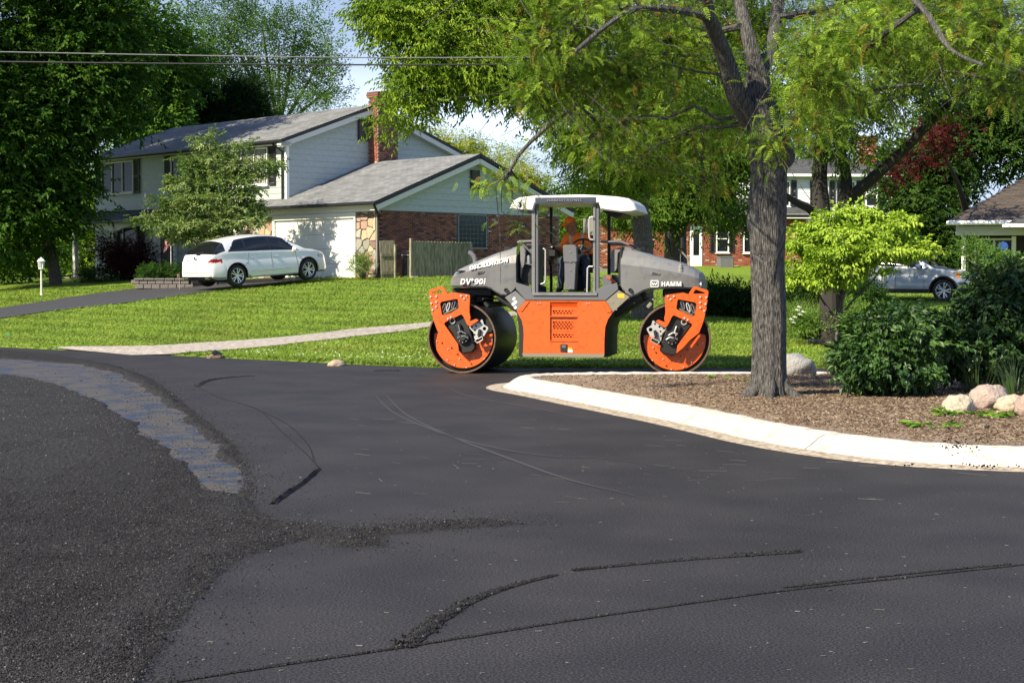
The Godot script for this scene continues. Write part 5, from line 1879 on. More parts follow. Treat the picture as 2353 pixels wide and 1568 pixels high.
	tree("ash_tree", "tall airy light green tree with upright shoots behind the house", [base, P(640, 450, D), P(640, 330, D), P(640, 290, D)], [0.45, 0.4, 0.3, 0.25], bl, {"mesh": small, "per": 15, "size": 0.8, "tints": [[0.045, 0.11, 0.018], [0.15, 0.26, 0.05]], "limbs": limbs, "fork": 5.0, "upright": 1.1, "droop": 0.1, "flat": 1.3, "scale": [1.3, 2.1], "twig_max": 4.0, "limb_scale": 0.8, "bark": M.grey_bark})
	base = onground(P(1040, 600, 92.0))
	bl = [blob(1000, 350, 90, 70, 45, 40), blob(1070, 350, 91, 60, 40, 34), blob(1140, 390, 90, 70, 34, 34), blob(1200, 410, 90, 50, 34, 24), blob(960, 320, 90, 34, 24, 12), blob(1190, 350, 93, 34, 20, 6)]
	tree("locust_tree", "yellow green tree showing over the garage ridge", [base, P(1040, 500, 92), P(1045, 420, 92), P(1050, 350, 92)], [0.35, 0.3, 0.2, 0.1], bl, {"mesh": small, "per": 20, "size": 0.75, "tints": [[0.1485, 0.243, 0.0203], [0.486, 0.486, 0.0405]], "fork": 3.0, "scale": [0.9, 1.5], "twigs": false})
	# woods farther off: separate crowns that close the view between the houses
	var n := 0
	for k in [[1290, 480, 105.0, 80, 60], [1400, 470, 100.0, 80, 70], [1480, 440, 110.0, 80, 70], [1600, 430, 104.0, 80, 60], [1720, 450, 108.0, 70, 60], [1840, 400, 104.0, 70, 70], [2040, 380, 104.0, 70, 70], [2140, 330, 108.0, 80, 90]]:
		base = onground(P(k[0], 600, k[2]))
		bl = [blob(k[0], k[1], k[2], k[3], k[4], 46), blob(k[0] - 20, k[1] + 60, k[2], k[3] * 0.9, k[4], 40)]
		tree("distant_tree", ["rounded distant tree seen under the cab roof", "distant tree behind the right post of the cab", "distant tree behind the right hood of the roller", "distant tree above the white house door", "distant tree left of the honeylocust trunk, behind it", "distant tree between the honeylocust and the white house roof", "distant tree behind the white house chimney", "distant tree behind the red leaved tree"][n], [base, P(k[0], 520, k[2]), P(k[0], k[1], k[2])], [0.35, 0.3, 0.12], bl, {"mesh": broad, "per": 22, "size": 1.1, "tints": [[0.0473, 0.1148, 0.0162], [0.162, 0.2565, 0.0338]], "fork": 2.0, "scale": [1.1, 1.7], "twigs": false}, "distant trees between the houses")
		n += 1
	n = 0
	for k in [[-80, 560, 100.0], [70, 570, 96.0], [200, 580, 102.0], [0, 470, 108.0], [160, 480, 106.0], [290, 520, 104.0]]:
		base = onground(P(k[0], 640, k[2]))
		bl = [blob(k[0], k[1], k[2], 80, 70, 46), blob(k[0] + 10, k[1] - 60, k[2], 70, 60, 34), blob(k[0] - 10, 628, k[2], 90, 26, 24)]
		tree("woodland_tree", ["sunlit woodland tree outside the left edge", "sunlit woodland tree behind the lamp post", "sunlit woodland tree seen through the porch", "taller woodland tree at far left beyond the lawn", "taller woodland tree behind the great maple", "woodland tree behind the left end of the porch"][n], [base, P(k[0], 620, k[2]), P(k[0] + 5, k[1], k[2])], [0.3, 0.25, 0.12], bl, {"mesh": broad, "per": 20, "size": 1.1, "tints": [[0.0675, 0.162, 0.0162], [0.27, 0.405, 0.0405]], "fork": 1.0, "scale": [1.0, 1.6], "twigs": false}, "woodland beyond the left yard")
		n += 1
	# the flowering dogwood before the porch
	D = 62.5
	base = onground(P(495, 640, D))
	trunk = [base, P(492, 560, D), P(487, 500, D), P(490, 420, D), P(495, 340, D)]
	bl = [blob(480, 330, D, 36, 30, 8), blob(540, 345, D, 30, 26, 6), blob(500, 385, D, 70, 30, 20), blob(575, 385, D, 44, 24, 9), blob(440, 420, D, 60, 26, 16), blob(540, 425, D - 0.5, 70, 26, 22), blob(480, 460, D - 0.8, 80, 22, 24), blob(400, 475, D, 60, 22, 14), blob(570, 470, D - 0.4, 50, 20, 12), blob(430, 515, D - 0.6, 80, 20, 22), blob(530, 505, D - 1.0, 70, 20, 20), blob(400, 545, D, 44, 14, 8), blob(500, 545, D - 0.6, 70, 16, 12), blob(620, 375, D, 24, 12, 3), blob(350, 500, D + 0.4, 40, 14, 6), blob(455, 375, D + 0.5, 40, 26, 9)]
	tree("dogwood_tree", "flowering dogwood with layered cream green boughs before the porch", trunk, [0.1, 0.09, 0.07, 0.05, 0.03], bl, {"mesh": M.broad, "per": 13, "split": 1.7, "size": 0.3, "wild": 0.6, "tints": [[0.045, 0.115, 0.02], [0.36, 0.44, 0.16]], "fork": 1.2, "flat": 0.22, "droop": 0.0, "scale": [0.6, 1.0], "hollow": 0.5, "twig_max": 2.0})
	# the small lime green dogwood right of the trunk
	D = 31.0
	base = onground(P(1925, 745, D))
	trunk = [base, P(1930, 700, D), P(1945, 650, D), P(1955, 590, D), P(1960, 520, D)]
	bl = [blob(1950, 492, D, 55, 14, 13), blob(1880, 520, D, 60, 12, 12), blob(2030, 516, D, 70, 11, 15), blob(1960, 535, D - 0.4, 90, 13, 22), blob(1860, 560, D, 60, 13, 15), blob(2070, 552, D, 50, 9, 11), blob(1970, 575, D - 0.7, 110, 13, 26), blob(2075, 578, D - 0.2, 48, 10, 11), blob(1870, 602, D - 0.2, 60, 12, 15), blob(1955, 612, D - 0.6, 90, 12, 18), blob(1850, 635, D, 50, 16, 9), blob(2085, 500, D, 20, 10, 3), blob(2120, 570, D, 20, 12, 4), blob(1890, 645, D - 0.4, 50, 10, 8)]
	tree("lime_dogwood_tree", "low lime green dogwood with tiered branches before the silver car", trunk, [0.07, 0.06, 0.05, 0.04, 0.02], bl, {"mesh": spray_mesh(9, 8, 0.2, 0.105, 0.48, 0.5), "per": 17, "size": 0.2, "tints": [[0.23, 0.38, 0.03], [0.52, 0.67, 0.095]], "fork": 0.6, "flat": 0.16, "droop": 0.3, "scale": [0.6, 1.0], "hollow": 0.5, "twig_max": 1.5,
		"limbs": [[[P(1925, 735, D), P(1960, 690, D), P(2010, 640, D)], 0.03, 0.015], [[P(1922, 735, D), P(1890, 690, D), P(1860, 640, D)], 0.03, 0.015]]})

func planting() -> void:
	rng.seed = 7
	var leafy := spray_mesh(11, 7, 0.12, 0.075, 0.52, 0.4, 0.8)
	var tiny := spray_mesh(12, 9, 0.12, 0.04, 0.5, 0.3, 0.9)
	M["leafy"] = leafy
	# shrubs on the island
	var c := Vector3(4.55, bed(4.55, -20.2), -20.2)
	var s := 20.2 / F
	shrub("shrub", "rounded glossy dark green shrub in the mulch right of the trunk", c, [blob(2035, 795, 20.2, 100, 86, 130), blob(2060, 752, 20.4, 75, 34, 40), blob(2000, 840, 19.9, 70, 50, 40), blob(2090, 840, 19.9, 60, 55, 34), blob(2130, 780, 20.6, 50, 66, 34)], {"mesh": leafy, "per": 17, "size": 0.12, "tints": [[0.0162, 0.0567, 0.0121], [0.0743, 0.162, 0.0243]], "leaf": M.gloss_leaf, "scale": [0.7, 1.15], "hollow": 0.3, "droop": 0.1}, "shrubs on the island")
	c = Vector3(6.2, bed(6.2, -21.2), -21.2)
	shrub("shrub", "largest dark shrub filling the right edge beside the rounded one", c, [blob(2295, 715, 21.2, 90, 105, 120), blob(2350, 690, 21.4, 80, 85, 80), blob(2215, 790, 21.0, 75, 75, 60), blob(2300, 800, 21.0, 100, 60, 60), blob(2470, 720, 21.4, 100, 140, 80)], {"mesh": leafy, "per": 17, "size": 0.14, "tints": [[0.0135, 0.0486, 0.0108], [0.054, 0.1215, 0.0189]], "leaf": M.gloss_leaf, "scale": [0.7, 1.15], "hollow": 0.3, "droop": 0.1}, "shrubs on the island")
	c = onground(P(2270, 620, 31.0))
	shrub("shrub", "loose light green shrub before the brown roofed house", c, [blob(2265, 600, 31, 50, 46, 28), blob(2240, 572, 31, 20, 22, 6), blob(2310, 622, 31, 50, 34, 18)], {"mesh": tiny, "per": 14, "size": 0.2, "tints": [[0.0675, 0.162, 0.027], [0.2025, 0.3375, 0.0675]], "scale": [0.9, 1.4], "droop": -0.3}, "")
	# the hedge beyond the right drum and the wild bed beside it
	c = onground(P(1680, 700, 44.0))
	shrub("hedge", "low dark hedge on the lawn between roller and trunk", c, [blob(1640, 690, 44, 50, 34, 46), blob(1700, 690, 44, 50, 36, 50), blob(1760, 690, 44, 50, 36, 40), blob(1660, 660, 44, 30, 14, 10)], {"mesh": tiny, "per": 20, "size": 0.25, "tints": [[0.0108, 0.0378, 0.0095], [0.0405, 0.0945, 0.0162]], "scale": [1.2, 2.0], "hollow": 0.3, "category": "hedge"})
	c = onground(P(1870, 700, 41.0))
	shrub("hedge", "dark evergreen bush mass beneath the lime green dogwood", c, [blob(1840, 670, 41, 50, 40, 50), blob(1920, 670, 41, 60, 40, 56), blob(1990, 680, 40, 30, 30, 20)], {"mesh": tiny, "per": 20, "size": 0.25, "tints": [[0.0162, 0.0486, 0.0108], [0.0607, 0.1283, 0.0189]], "scale": [1.2, 2.0], "hollow": 0.3, "category": "hedge"})
	# tall wild plants
	var where := []
	var tints := []
	var tall := tuft_mesh(21, 12, 0.6, 0.012, 0.45)
	for k in 520:
		var p := GT(rr(1795, 1990), 700 + 85 * pow(rng.randf(), 0.8))
		where.append(Transform3D(Basis(Vector3.UP, rr(0, TAU)).scaled(Vector3.ONE * rr(0.6, 1.35)), p - Vector3(0, 0.02, 0)))
		tints.append(rgbv([0.06, 0.13, 0.02], [0.2, 0.28, 0.06], rng.randf()))
	tag(scatter("wild_grass", tall, M.grass_blade, where, tints), "tall wild grass bed right of the honeylocust trunk")
	c = onground(GT(1850, 775))
	shrub("wildflowers", "leafy weeds with white flowers in the wild grass", c, [blob(1835, 745, 35, 30, 26, 16), blob(1880, 735, 35, 40, 26, 20), blob(1950, 720, 35, 40, 34, 24), blob(1815, 715, 35, 16, 20, 6)], {"mesh": tiny, "per": 14, "size": 0.2, "tints": [[0.081, 0.189, 0.027], [0.27, 0.405, 0.081]], "scale": [0.8, 1.4], "droop": -0.2, "category": "weeds"})
	where = []
	tints = []
	var fl := MB.new()
	for k in 7:
		fl.ball(Vector3(rr(-0.04, 0.04), rr(-0.01, 0.015), rr(-0.04, 0.04)), Vector3(0.016, 0.01, 0.016), 5, 3)
	for k in [[1832, 712], [1838, 722], [1826, 728], [1836, 705], [1822, 740], [1845, 716], [1818, 733]]:
		where.append(Transform3D(Basis.IDENTITY, P(k[0], k[1], 34.6)))
		tints.append(Color(0.75, 0.76, 0.7))
	tag(scatter("flower_heads", fl.mesh(), M.painted, where, tints), "white flower heads above the wild grass")
	# clumps of blade grass at the shrubs
	var clump := tuft_mesh(22, 70, 0.42, 0.011, 0.8)
	for k in [[2245, 850, 20.6, 1.35, "dark arching grass clump between the two shrubs"], [1915, 858, 24.6, 0.8, "grass clump behind the bed beside the grey boulder"], [1955, 885, 21.5, 0.6, "small grass clump at the foot of the rounded shrub"], [2330, 865, 20.0, 1.1, "dark grass clump under the largest shrub"]]:
		var p := P(k[0], k[1] + 30, k[2])
		var o := thing("grass_clump", k[4], "grass", Vector3(p.x, bed(p.x, p.z) if p.z > -26.5 else H(p.x, p.z), p.z), 0.4 * k[3], "grass clumps")
		o.scale = Vector3.ONE * k[3]
		var m := mat("clump_%d" % int(k[0]), 0.04, 0.085, 0.018, 0.55)
		m.backlight_enabled = true
		m.backlight = Color(0.4, 0.45, 0.3)
		put("blades", clump, m, o)
	# low weeds
	var n := 0
	for k in [[2235, 962, 0.22, 26, "bigger leafy weed in front of the cream boulder"], [2147, 977, 0.16, 16, "smaller weed left of the leafy one"], [1512, 876, 0.09, 6, "tiny seedling left of the honeylocust trunk"], [1735, 880, 0.1, 7, "tiny weed touching the trunk's left side"], [1650, 872, 0.07, 5, "tiniest seedling midway along the bed's back"]]:
		var p := G(k[0], k[1], 0.2)
		p.y = bed(p.x, p.z)
		var where2 := []
		var t2 := []
		rng.seed = 300 + n
		for j in k[3]:
			var a := rr(0, TAU)
			var r: float = k[2] * sqrt(rng.randf())
			var sc: float = rr(0.7, 1.2) * (0.5 + k[2] * 2.2)
			where2.append(Transform3D(Basis(Vector3.UP, a) * Basis(Vector3(0, 0, 1), rr(0.1, 0.7)) * Basis.from_scale(Vector3.ONE * sc), Vector3(cos(a) * r * 1.4, 0.01, -sin(a) * r * 0.6)))
			t2.append(rgbv([0.08, 0.18, 0.02], [0.22, 0.36, 0.05], rng.randf()))
		var o := thing("weed", k[4], "weed", p, 0.0, "weeds on the island")
		scatter("leaves", leafy, M.leaf, where2, t2, o)
		n += 1
	# boulders
	var rk := func(called: String, label: String, px: float, py: float, d: float, size: Vector3, tone: Array, sd: int, turn: float, group := ""):
		var p := P(px, py, d)
		var gy: float = bed(p.x, p.z) if p.z > -26.8 and p.z < -13.0 and p.x > 0.3 and p.x < 12.0 else H(p.x, p.z)
		var o := MeshInstance3D.new()
		o.name = called
		o.mesh = rock_mesh(sd, size)
		var m := grain("rock_%d" % sd, tone, [[0.55, 0.55, 0.55], [0.85, 0.84, 0.82], [1, 1, 1]], [0.2, 0.5, 0.8], 0.05, 0.5, 0.9, 1.0, 5, false, Vector3.ONE, 256)
		o.material_override = m
		o.position = Vector3(p.x, gy + size.y * 0.28, p.z)
		o.rotation.y = turn
		add_child(o, true)
		tag(o, label, "boulder" if size.x > 0.3 else "rock", group)
	rk.call("boulder", "cream rounded boulder beside the pink one", 2202, 950, 17.4, Vector3(0.34, 0.26, 0.3), [0.46, 0.42, 0.32], 51, 0.3, "boulders on the island")
	rk.call("boulder", "pink boulder, largest of the group at right", 2272, 935, 18.0, Vector3(0.42, 0.31, 0.38), [0.42, 0.335, 0.29], 52, 0.8, "boulders on the island")
	rk.call("boulder", "flat tan boulder right of the pink one", 2325, 950, 17.3, Vector3(0.36, 0.24, 0.3), [0.5, 0.4, 0.3], 53, 0.2, "boulders on the island")
	rk.call("boulder", "reddish boulder cut off by the right edge", 2365, 962, 16.9, Vector3(0.3, 0.3, 0.3), [0.38, 0.28, 0.24], 54, 1.2, "boulders on the island")
	rk.call("boulder", "grey boulder lying behind the honeylocust trunk", 1828, 850, 25.0, Vector3(0.64, 0.4, 0.5), [0.3, 0.3, 0.29], 55, 0.1, "boulders on the island")
	rk.call("rock", "tan angular rock at the lawn's edge beside the road", 774, 838, 31.2, Vector3(0.34, 0.2, 0.26), [0.42, 0.33, 0.24], 56, 0.5)
	rk.call("rock", "flat pale stone at the edge of the wild grass", 1905, 772, 36.5, Vector3(0.5, 0.16, 0.3), [0.4, 0.38, 0.34], 57, 0.1)
	rk.call("rock", "lower flat pale stone left of the other one", 1868, 783, 35.5, Vector3(0.34, 0.12, 0.24), [0.36, 0.34, 0.3], 58, 0.4)
	rk.call("rock", "dark clod of soil near the front kerb", 1852, 965, 17.2, Vector3(0.07, 0.05, 0.06), [0.09, 0.06, 0.045], 59, 0.4)
	rk.call("rock", "black lump of asphalt on the bed near the right edge", 2268, 1006, 16.0, Vector3(0.06, 0.04, 0.05), [0.02, 0.02, 0.022], 60, 0.4)
	# the planting before the house
	c = onground(P(832, 640, 61.5))
	shrub("shrub", "small bright shrub against the stone pier of the garage", c, [blob(830, 610, 61.4, 24, 26, 26), blob(840, 590, 61.4, 12, 10, 5)], {"mesh": tiny, "per": 14, "size": 0.2, "tints": [[0.0675, 0.162, 0.027], [0.27, 0.405, 0.0945]], "scale": [1.0, 1.6], "droop": -0.3})
	c = onground(P(285, 640, 72.0))
	shrub("shrub", "purple leaved Japanese maple in the porch shade", c, [blob(285, 575, 71, 60, 38, 50), blob(285, 610, 71, 50, 26, 24)], {"mesh": M.small, "per": 16, "size": 0.4, "tints": [[0.027, 0.0081, 0.0108], [0.0675, 0.0162, 0.0189]], "scale": [0.8, 1.3]})
	var i := 0
	for k in [[345, 628, "left clipped box bush above the block planter"], [385, 627, "middle clipped box bush above the block planter"], [420, 626, "right clipped box bush beside the white car"]]:
		c = P(k[0], 640, 64.0)
		c.y = 1.55
		shrub("hedge", k[2], c, [blob(k[0], k[1], 64.0, 22, 17, 30)], {"mesh": tiny, "per": 16, "size": 0.2, "tints": [[0.027, 0.081, 0.0162], [0.081, 0.1755, 0.027]], "scale": [1.2, 1.8], "hollow": 0.25, "category": "hedge"}, "clipped bushes in the planter")
		i += 1
	for k in [[215, 632, "dark low shrub at the left porch post"], [470, 600, "dark shrub before the porch, behind the white car"]]:
		c = onground(P(k[0], 640, 70.0))
		shrub("shrub", k[2], c, [blob(k[0], k[1], 70.0, 40, 20, 26)], {"mesh": tiny, "per": 16, "size": 0.3, "tints": [[0.0162, 0.0473, 0.0135], [0.0405, 0.0945, 0.0189]], "scale": [1.2, 2.0]}, "shrubs at the porch")

# ---------------------------------------------------------------- small things in the yards
func yard_things() -> void:
	rng.seed = 15
	var wood := []
	for k in 5:
		var t := rr(0.7, 1.1)
		wood.append(grain("fence_wood_%d" % k, [0.95 * t, 0.92 * t, 0.8 * t], [[0.13, 0.12, 0.085], [0.25, 0.235, 0.17], [0.36, 0.34, 0.26]], [0.2, 0.5, 0.8], 0.05, 0.8, 0.9, 0.4, 4, false, Vector3(1, 0.12, 1), 256))
	# fence: a thing with each board its own part
	var a := Vector3(-3.61, 1.5, -61.0)
	var f := thing("fence", "weathered wooden board fence before the brick garage wall", "fence", a, -0.8052 + PI / 2)
	var n := 20
	for k in n:
		var b := MB.new()
		var w := 0.138
		var top := 1.46 + rr(-0.015, 0.015)
		var poly := PackedVector2Array([Vector2(-w / 2, 0.02), Vector2(w / 2, 0.02), Vector2(w / 2, top - 0.05), Vector2(w / 2 - 0.035, top), Vector2(-w / 2 + 0.035, top), Vector2(-w / 2, top - 0.05)])
		b.prism(poly, -0.011 + rr(-0.006, 0.006), 0.011, 0.003)
		var o := put("board", b, wood[rng.randi() % 5], f)
		o.position = Vector3(0.12 + k * 0.146, 0, 0)
		o.rotation = Vector3(0, 0, rr(-0.008, 0.008))
	for y in [0.35, 1.15]:
		var r := MB.new()
		r.box(Vector3(1.5, y, -0.04), Vector3(3.0, 0.09, 0.04), 0.004)
		put("rail", r, wood[0], f)
	var po := MB.new()
	po.box(Vector3(-0.02, 0.74, 0.0), Vector3(0.1, 1.62, 0.1), 0.008)
	put("post", po, wood[4], f)
	var bl := MB.new()
	bl.box(Vector3(-0.02, 0.1, 0.16), Vector3(0.3, 0.18, 0.2), 0.02)
	put("footing", bl, M.old_concrete, f)
	# leaning gate
	var g := thing("gate", "narrow weathered wooden gate leaning against the garage corner", "gate", Vector3(-4.72, 1.52, -61.2), -0.8052 + PI / 2 - 0.25)
	for k in 4:
		var b := MB.new()
		b.box(Vector3(0.08 + k * 0.155, 0.74, 0), Vector3(0.145, 1.42 + rr(-0.03, 0.03), 0.022), 0.004)
		var o := put("board", b, wood[(k + 2) % 5], g)
		o.rotation.z = 0.05
	for y in [0.3, 0.95]:
		var r := MB.new()
		r.box(Vector3(0.3, y, 0.03), Vector3(0.62, 0.12, 0.03), 0.004, Basis(Vector3(0, 0, 1), 0.05))
		put("rail", r, wood[1], g)
	var p2 := thing("fence_post", "thin wooden post standing right of the leaning gate", "post", Vector3(-4.22, 1.5, -61.4), -0.8)
	var pb := MB.new()
	pb.box(Vector3(0, 0.65, 0), Vector3(0.08, 1.3, 0.08), 0.008)
	put("post_shaft", pb, wood[3], p2)
	var cap := MB.new()
	cap.box(Vector3(0, 1.31, 0), Vector3(0.1, 0.03, 0.1), 0.006)
	put("post_top", cap, wood[2], p2)
	var bin := thing("trash_bin", "dark trash bin standing in the gap beside the fence", "bin", Vector3(-3.62, 1.55, -61.9), -0.6)
	var bb := MB.new()
	bb.xf = Transform3D(Basis(Vector3.RIGHT, -PI / 2), Vector3.ZERO)
	bb.prism(PackedVector2Array([Vector2(-0.26, -0.28), Vector2(0.26, -0.28), Vector2(0.26, 0.28), Vector2(-0.26, 0.28)]), 0.05, 0.86, 0.03)
	put("bin_body", bb, M.black_plastic, bin)
	var bd := MB.new()
	bd.box(Vector3(0, 0.9, 0), Vector3(0.6, 0.06, 0.62), 0.02)
	put("lid", bd, M.frame_grey, bin)
	# lamp post on the left lawn
	var lp := onground(P(94, 645, 61.0))
	var l := thing("yard_lamp", "white yard lamp post on the shaded left lawn", "lamp post", Vector3(lp.x, lp.y, lp.z))
	var ls := MB.new()
	ls.lathe([Vector2(0.06, -0.1), Vector2(0.06, 0.04), Vector2(0.036, 0.08), Vector2(0.032, 0.95), Vector2(0.05, 0.97), Vector2(0.0, 0.98)], 10)
	put("pole", ls, M.cream_trim, l)
	var lh := MB.new()
	for k in 4:
		var q := Basis(Vector3.UP, PI / 4 + k * PI / 2)
		lh.bar(q * Vector3(0.09, 1.0, 0), q * Vector3(0.12, 1.25, 0), 0.02, 0.02)
	lh.lathe([Vector2(0.0, 0.985), Vector2(0.1, 0.985), Vector2(0.1, 1.01), Vector2(0.0, 1.012)], 8)
	lh.lathe([Vector2(0.15, 1.25), Vector2(0.15, 1.27), Vector2(0.07, 1.36), Vector2(0.02, 1.38), Vector2(0.0, 1.42)], 8)
	var head := put("lantern", lh, M.white_paint, l)
	var lg := MB.new()
	lg.lathe([Vector2(0.08, 1.015), Vector2(0.11, 1.245)], 8)
	put("glass", lg, M.clear_lens, head)
	# block planter before the porch
	var pl := thing("planter", "low grey block planter wall behind the white car", "planter", P(310, 657, 62.0) , 0.06)
	pl.position.y = 1.22
	for r in 2:
		for k in 7:
			var b := MB.new()
			b.box(Vector3(0.16 + k * 0.3 - (0.15 if r == 1 else 0.0), 0.09 + r * 0.165, rr(-0.01, 0.01)), Vector3(0.288, 0.155, 0.2), 0.018)
			put("block", b, M.block_stone, pl)
		for k in 4:
			var b := MB.new()
			b.box(Vector3(2.1 + k * 0.22, 0.09 + r * 0.165, -0.1 - k * 0.2), Vector3(0.288, 0.155, 0.2), 0.018, Basis(Vector3.UP, 0.74))
			put("block", b, M.block_stone, pl)
	for k in 6:
		var b := MB.new()
		b.box(Vector3(0.15 + k * 0.37, 0.365, 0.01), Vector3(0.355, 0.07, 0.25), 0.014)
		put("cap_block", b, M.block_stone, pl)
	var so := MB.new()
	so.box(Vector3(1.4, 0.15, -0.75), Vector3(2.6, 0.3, 1.3), 0.02)
	put("soil", so, M.mulch, pl)
	# flags
	for k in [[392, 600, 68.0, 1.0, "large red and white striped flag drooping on a pole before the porch"], [411, 645, 60.5, 0.28, "small striped flag stuck at the planter by the car"]]:
		var fp := P(k[0], k[1], k[2])
		var fl := thing("flag", k[4], "flag", Vector3(fp.x, fp.y, fp.z))
		var s: float = k[3]
		var pole := MB.new()
		pole.tube([Vector3(0, -0.3, 0), Vector3(0, 1.12 * s, 0)], [0.018 * s, 0.014 * s], 6)
		put("pole", pole, M.cream_trim, fl)
		var cl := MB.new()
		for i in 9:
			for j in 6:
				cl.col = Color(0.42, 0.02, 0.03) if i % 2 == 0 else Color(0.6, 0.6, 0.6)
				if i < 4 and j > 3:
					cl.col = Color(0.02, 0.03, 0.12)
				var pt := func(u: float, v: float) -> Vector3: return Vector3(-0.02 - 0.22 * u - 0.05 * v + 0.02 * sin(v * 9.0 + u * 4.0), 1.08 - 0.5 * v - 0.28 * u + 0.03 * sin(u * 9.0), 0.05 * sin(u * 12.0 + v * 3.0)) * s
				var u0 := i / 9.0
				var u1 := (i + 1) / 9.0
				var v0 := 1.0 - (j + 1) / 6.0
				var v1 := 1.0 - j / 6.0
				cl.quad(pt.call(u0, v0), pt.call(u1, v0), pt.call(u1, v1), pt.call(u0, v1))
		put("cloth", cl, M.painted, fl)
	var mf := GT(19, 783)
	var m := thing("marker_flag", "tiny green marker flag on a wire in the lawn at far left", "marker flag", mf)
	var mw := MB.new()
	mw.tube([Vector3(0, -0.05, 0), Vector3(0.01, 0.2, 0)], [0.003, 0.003], 4)
	put("wire", mw, M.zinc, m)
	var mc := MB.new()
	mc.col = Color(0.01, 0.42, 0.2)
	mc.xf = Transform3D(Basis(Vector3.UP, 0.3), Vector3(0.0, 0.1, 0))
	mc.prism(PackedVector2Array([Vector2(-0.04, 0.0), Vector2(0.01, 0.02), Vector2(0.03, 0.1), Vector2(-0.02, 0.08)]), -0.003, 0.003)
	put("cloth", mc, M.painted, m)
	# the dark lump beside the road, left
	var dl := GT(502, 823)
	var d := thing("drain_stub", "dark stub of pipe in the grass at the road edge", "pipe", dl, 0.4)
	var ds := MB.new()
	ds.lathe([Vector2(0.0, 0.02), Vector2(0.07, 0.02), Vector2(0.07, 0.14), Vector2(0.1, 0.14), Vector2(0.1, -0.02)], 12, Transform3D(Basis(Vector3(0, 0, 1), 1.1), Vector3(0, 0.03, 0)))
	put("pipe", ds, M.black_plastic, d)
	var dk := put("soil", rock_mesh(71, Vector3(0.34, 0.12, 0.26), 0.3), M.mulch, d)
	dk.position = Vector3(-0.08, 0.02, 0.02)

func power_lines() -> void:
	var d := 34.0
	for k in [[[-500, 108], [0, 119], [590, 129.5], [980, 132.5], [1400, 129], [1700, 120.5], [2000, 101], [2352, 88], [2800, 64], "upper bright power cable crossing in front of the trees", "cable"], [[-500, 133], [0, 141.5], [590, 147.5], [980, 148.5], [1400, 145], [1700, 133], [2000, 122], [2352, 110], [2800, 90], "lower dark power cable crossing in front of the trees", "cable_dark"]]:
		var pts := []
		for i in 9:
			pts.append(P(k[i][0], k[i][1], d))
		var c := curve(pts, 6)
		var b := MB.new()
		var r := []
		for q in c:
			r.append(0.012 if k[10] == "cable" else 0.016)
		b.tube(c, r, 8)
		tag(put("power_cable", b, M[k[10]], self), k[9], "power cable", "power cables overhead")

func debris() -> void:
	# pale scraps pressed into the fresh asphalt, scuffs left by tyres
	rng.seed = 66
	var b := MB.new()
	b.box(Vector3.ZERO, Vector3(0.013, 0.002, 0.006))
	var where := []
	var tints := []
	for k in 650:
		var py := 850.0 + 700.0 * pow(rng.randf(), 1.7)
		var p := G(rr(430, 2352), py)
		if p.z < -edge_d(p.x) + 0.2 or (p.x > -0.3 and p.z < -14.0 and p.z > -27.0 and p.z < M.near_z.call(maxf(p.x, M.bed_x)) + 0.8):
			continue
		var s := rr(0.3, 1.1) * (2.2 if rng.randf() < 0.05 else 1.0)
		where.append(Transform3D(Basis(Vector3.UP, rr(-0.9, 0.9)) * Basis.from_scale(Vector3(s * rr(0.6, 2.0), 1, s)), Vector3(p.x, 0.003, p.z)))
		var v := rr(0.06, 0.2)
		tints.append(Color(v, v * 0.95, v * 0.85))
	tag(scatter("pale_scraps", b.mesh(), M.pebble, where, tints), "pale scraps and grit pressed into the fresh asphalt")
	where = []
	tints = []
	var st := MB.new()
	st.box(Vector3.ZERO, Vector3(0.17, 0.0015, 0.004))
	for k in 70:
		var t := rng.randf()
		var px := rr(800, 2300)
		var py := lerpf(905, 1060, rng.randf()) + (px - 800) * 0.05 if t < 0.7 else rr(1040, 1180)
		var p := G(px, py)
		if p.x > -0.4 and p.z < M.near_z.call(maxf(p.x, M.bed_x)) + 0.8:
			continue
		var a := lerpf(1.0, 0.15, clampf((px - 800.0) / 1000.0, 0, 1)) + rr(-0.6, 0.6)
		where.append(Transform3D(Basis(Vector3.UP, -a) * Basis.from_scale(Vector3(rr(0.3, 1.6), 1, rr(0.5, 1.4))), Vector3(p.x, 0.0035, p.z)))
		var v := rr(0.06, 0.16)
		tints.append(Color(v, v * 0.97, v * 0.85))
	tag(scatter("scuff_marks", st.mesh(), M.pebble, where, tints), "short pale scratches on the rolled asphalt")
	var tm := mat("track_sheen", 0.0405, 0.039, 0.0395, 0.7)
	for k in [[[860, 905], [900, 945], [1000, 990], [1120, 1025], [1260, 1048], [1400, 1055], [1600, 1085], "long pale arc of a tyre track on the asphalt"], [[880, 900], [930, 950], [1030, 1000], [1160, 1050], [1300, 1100], [1420, 1130], [1500, 1150], "second tyre track arc below the long one"], [[1030, 890], [1060, 905], [1110, 918], [1170, 928], [1240, 940], [1310, 955], [1380, 970], "short pale arc near the tip of the kerb"]]:
		var pts := []
		for i in 7:
			pts.append(G(k[i][0], k[i][1]) + Vector3(0, 0.0042, 0))
		var c := curve(pts, 6)
		var r := MB.new()
		for i in c.size() - 1:
			var dir: Vector3 = (c[i + 1] - c[i]).normalized()
			var s := Vector3(-dir.z, 0, dir.x) * 0.022 * sin((i + 0.5) / c.size() * PI)
			var s2 := Vector3(-dir.z, 0, dir.x) * 0.022 * sin((i + 1.5) / c.size() * PI)
			r.fo([c[i] - s, c[i] + s, c[i + 1] + s2, c[i + 1] - s2], Vector3.UP)
		struct("tyre_track", r, tm, k[7])

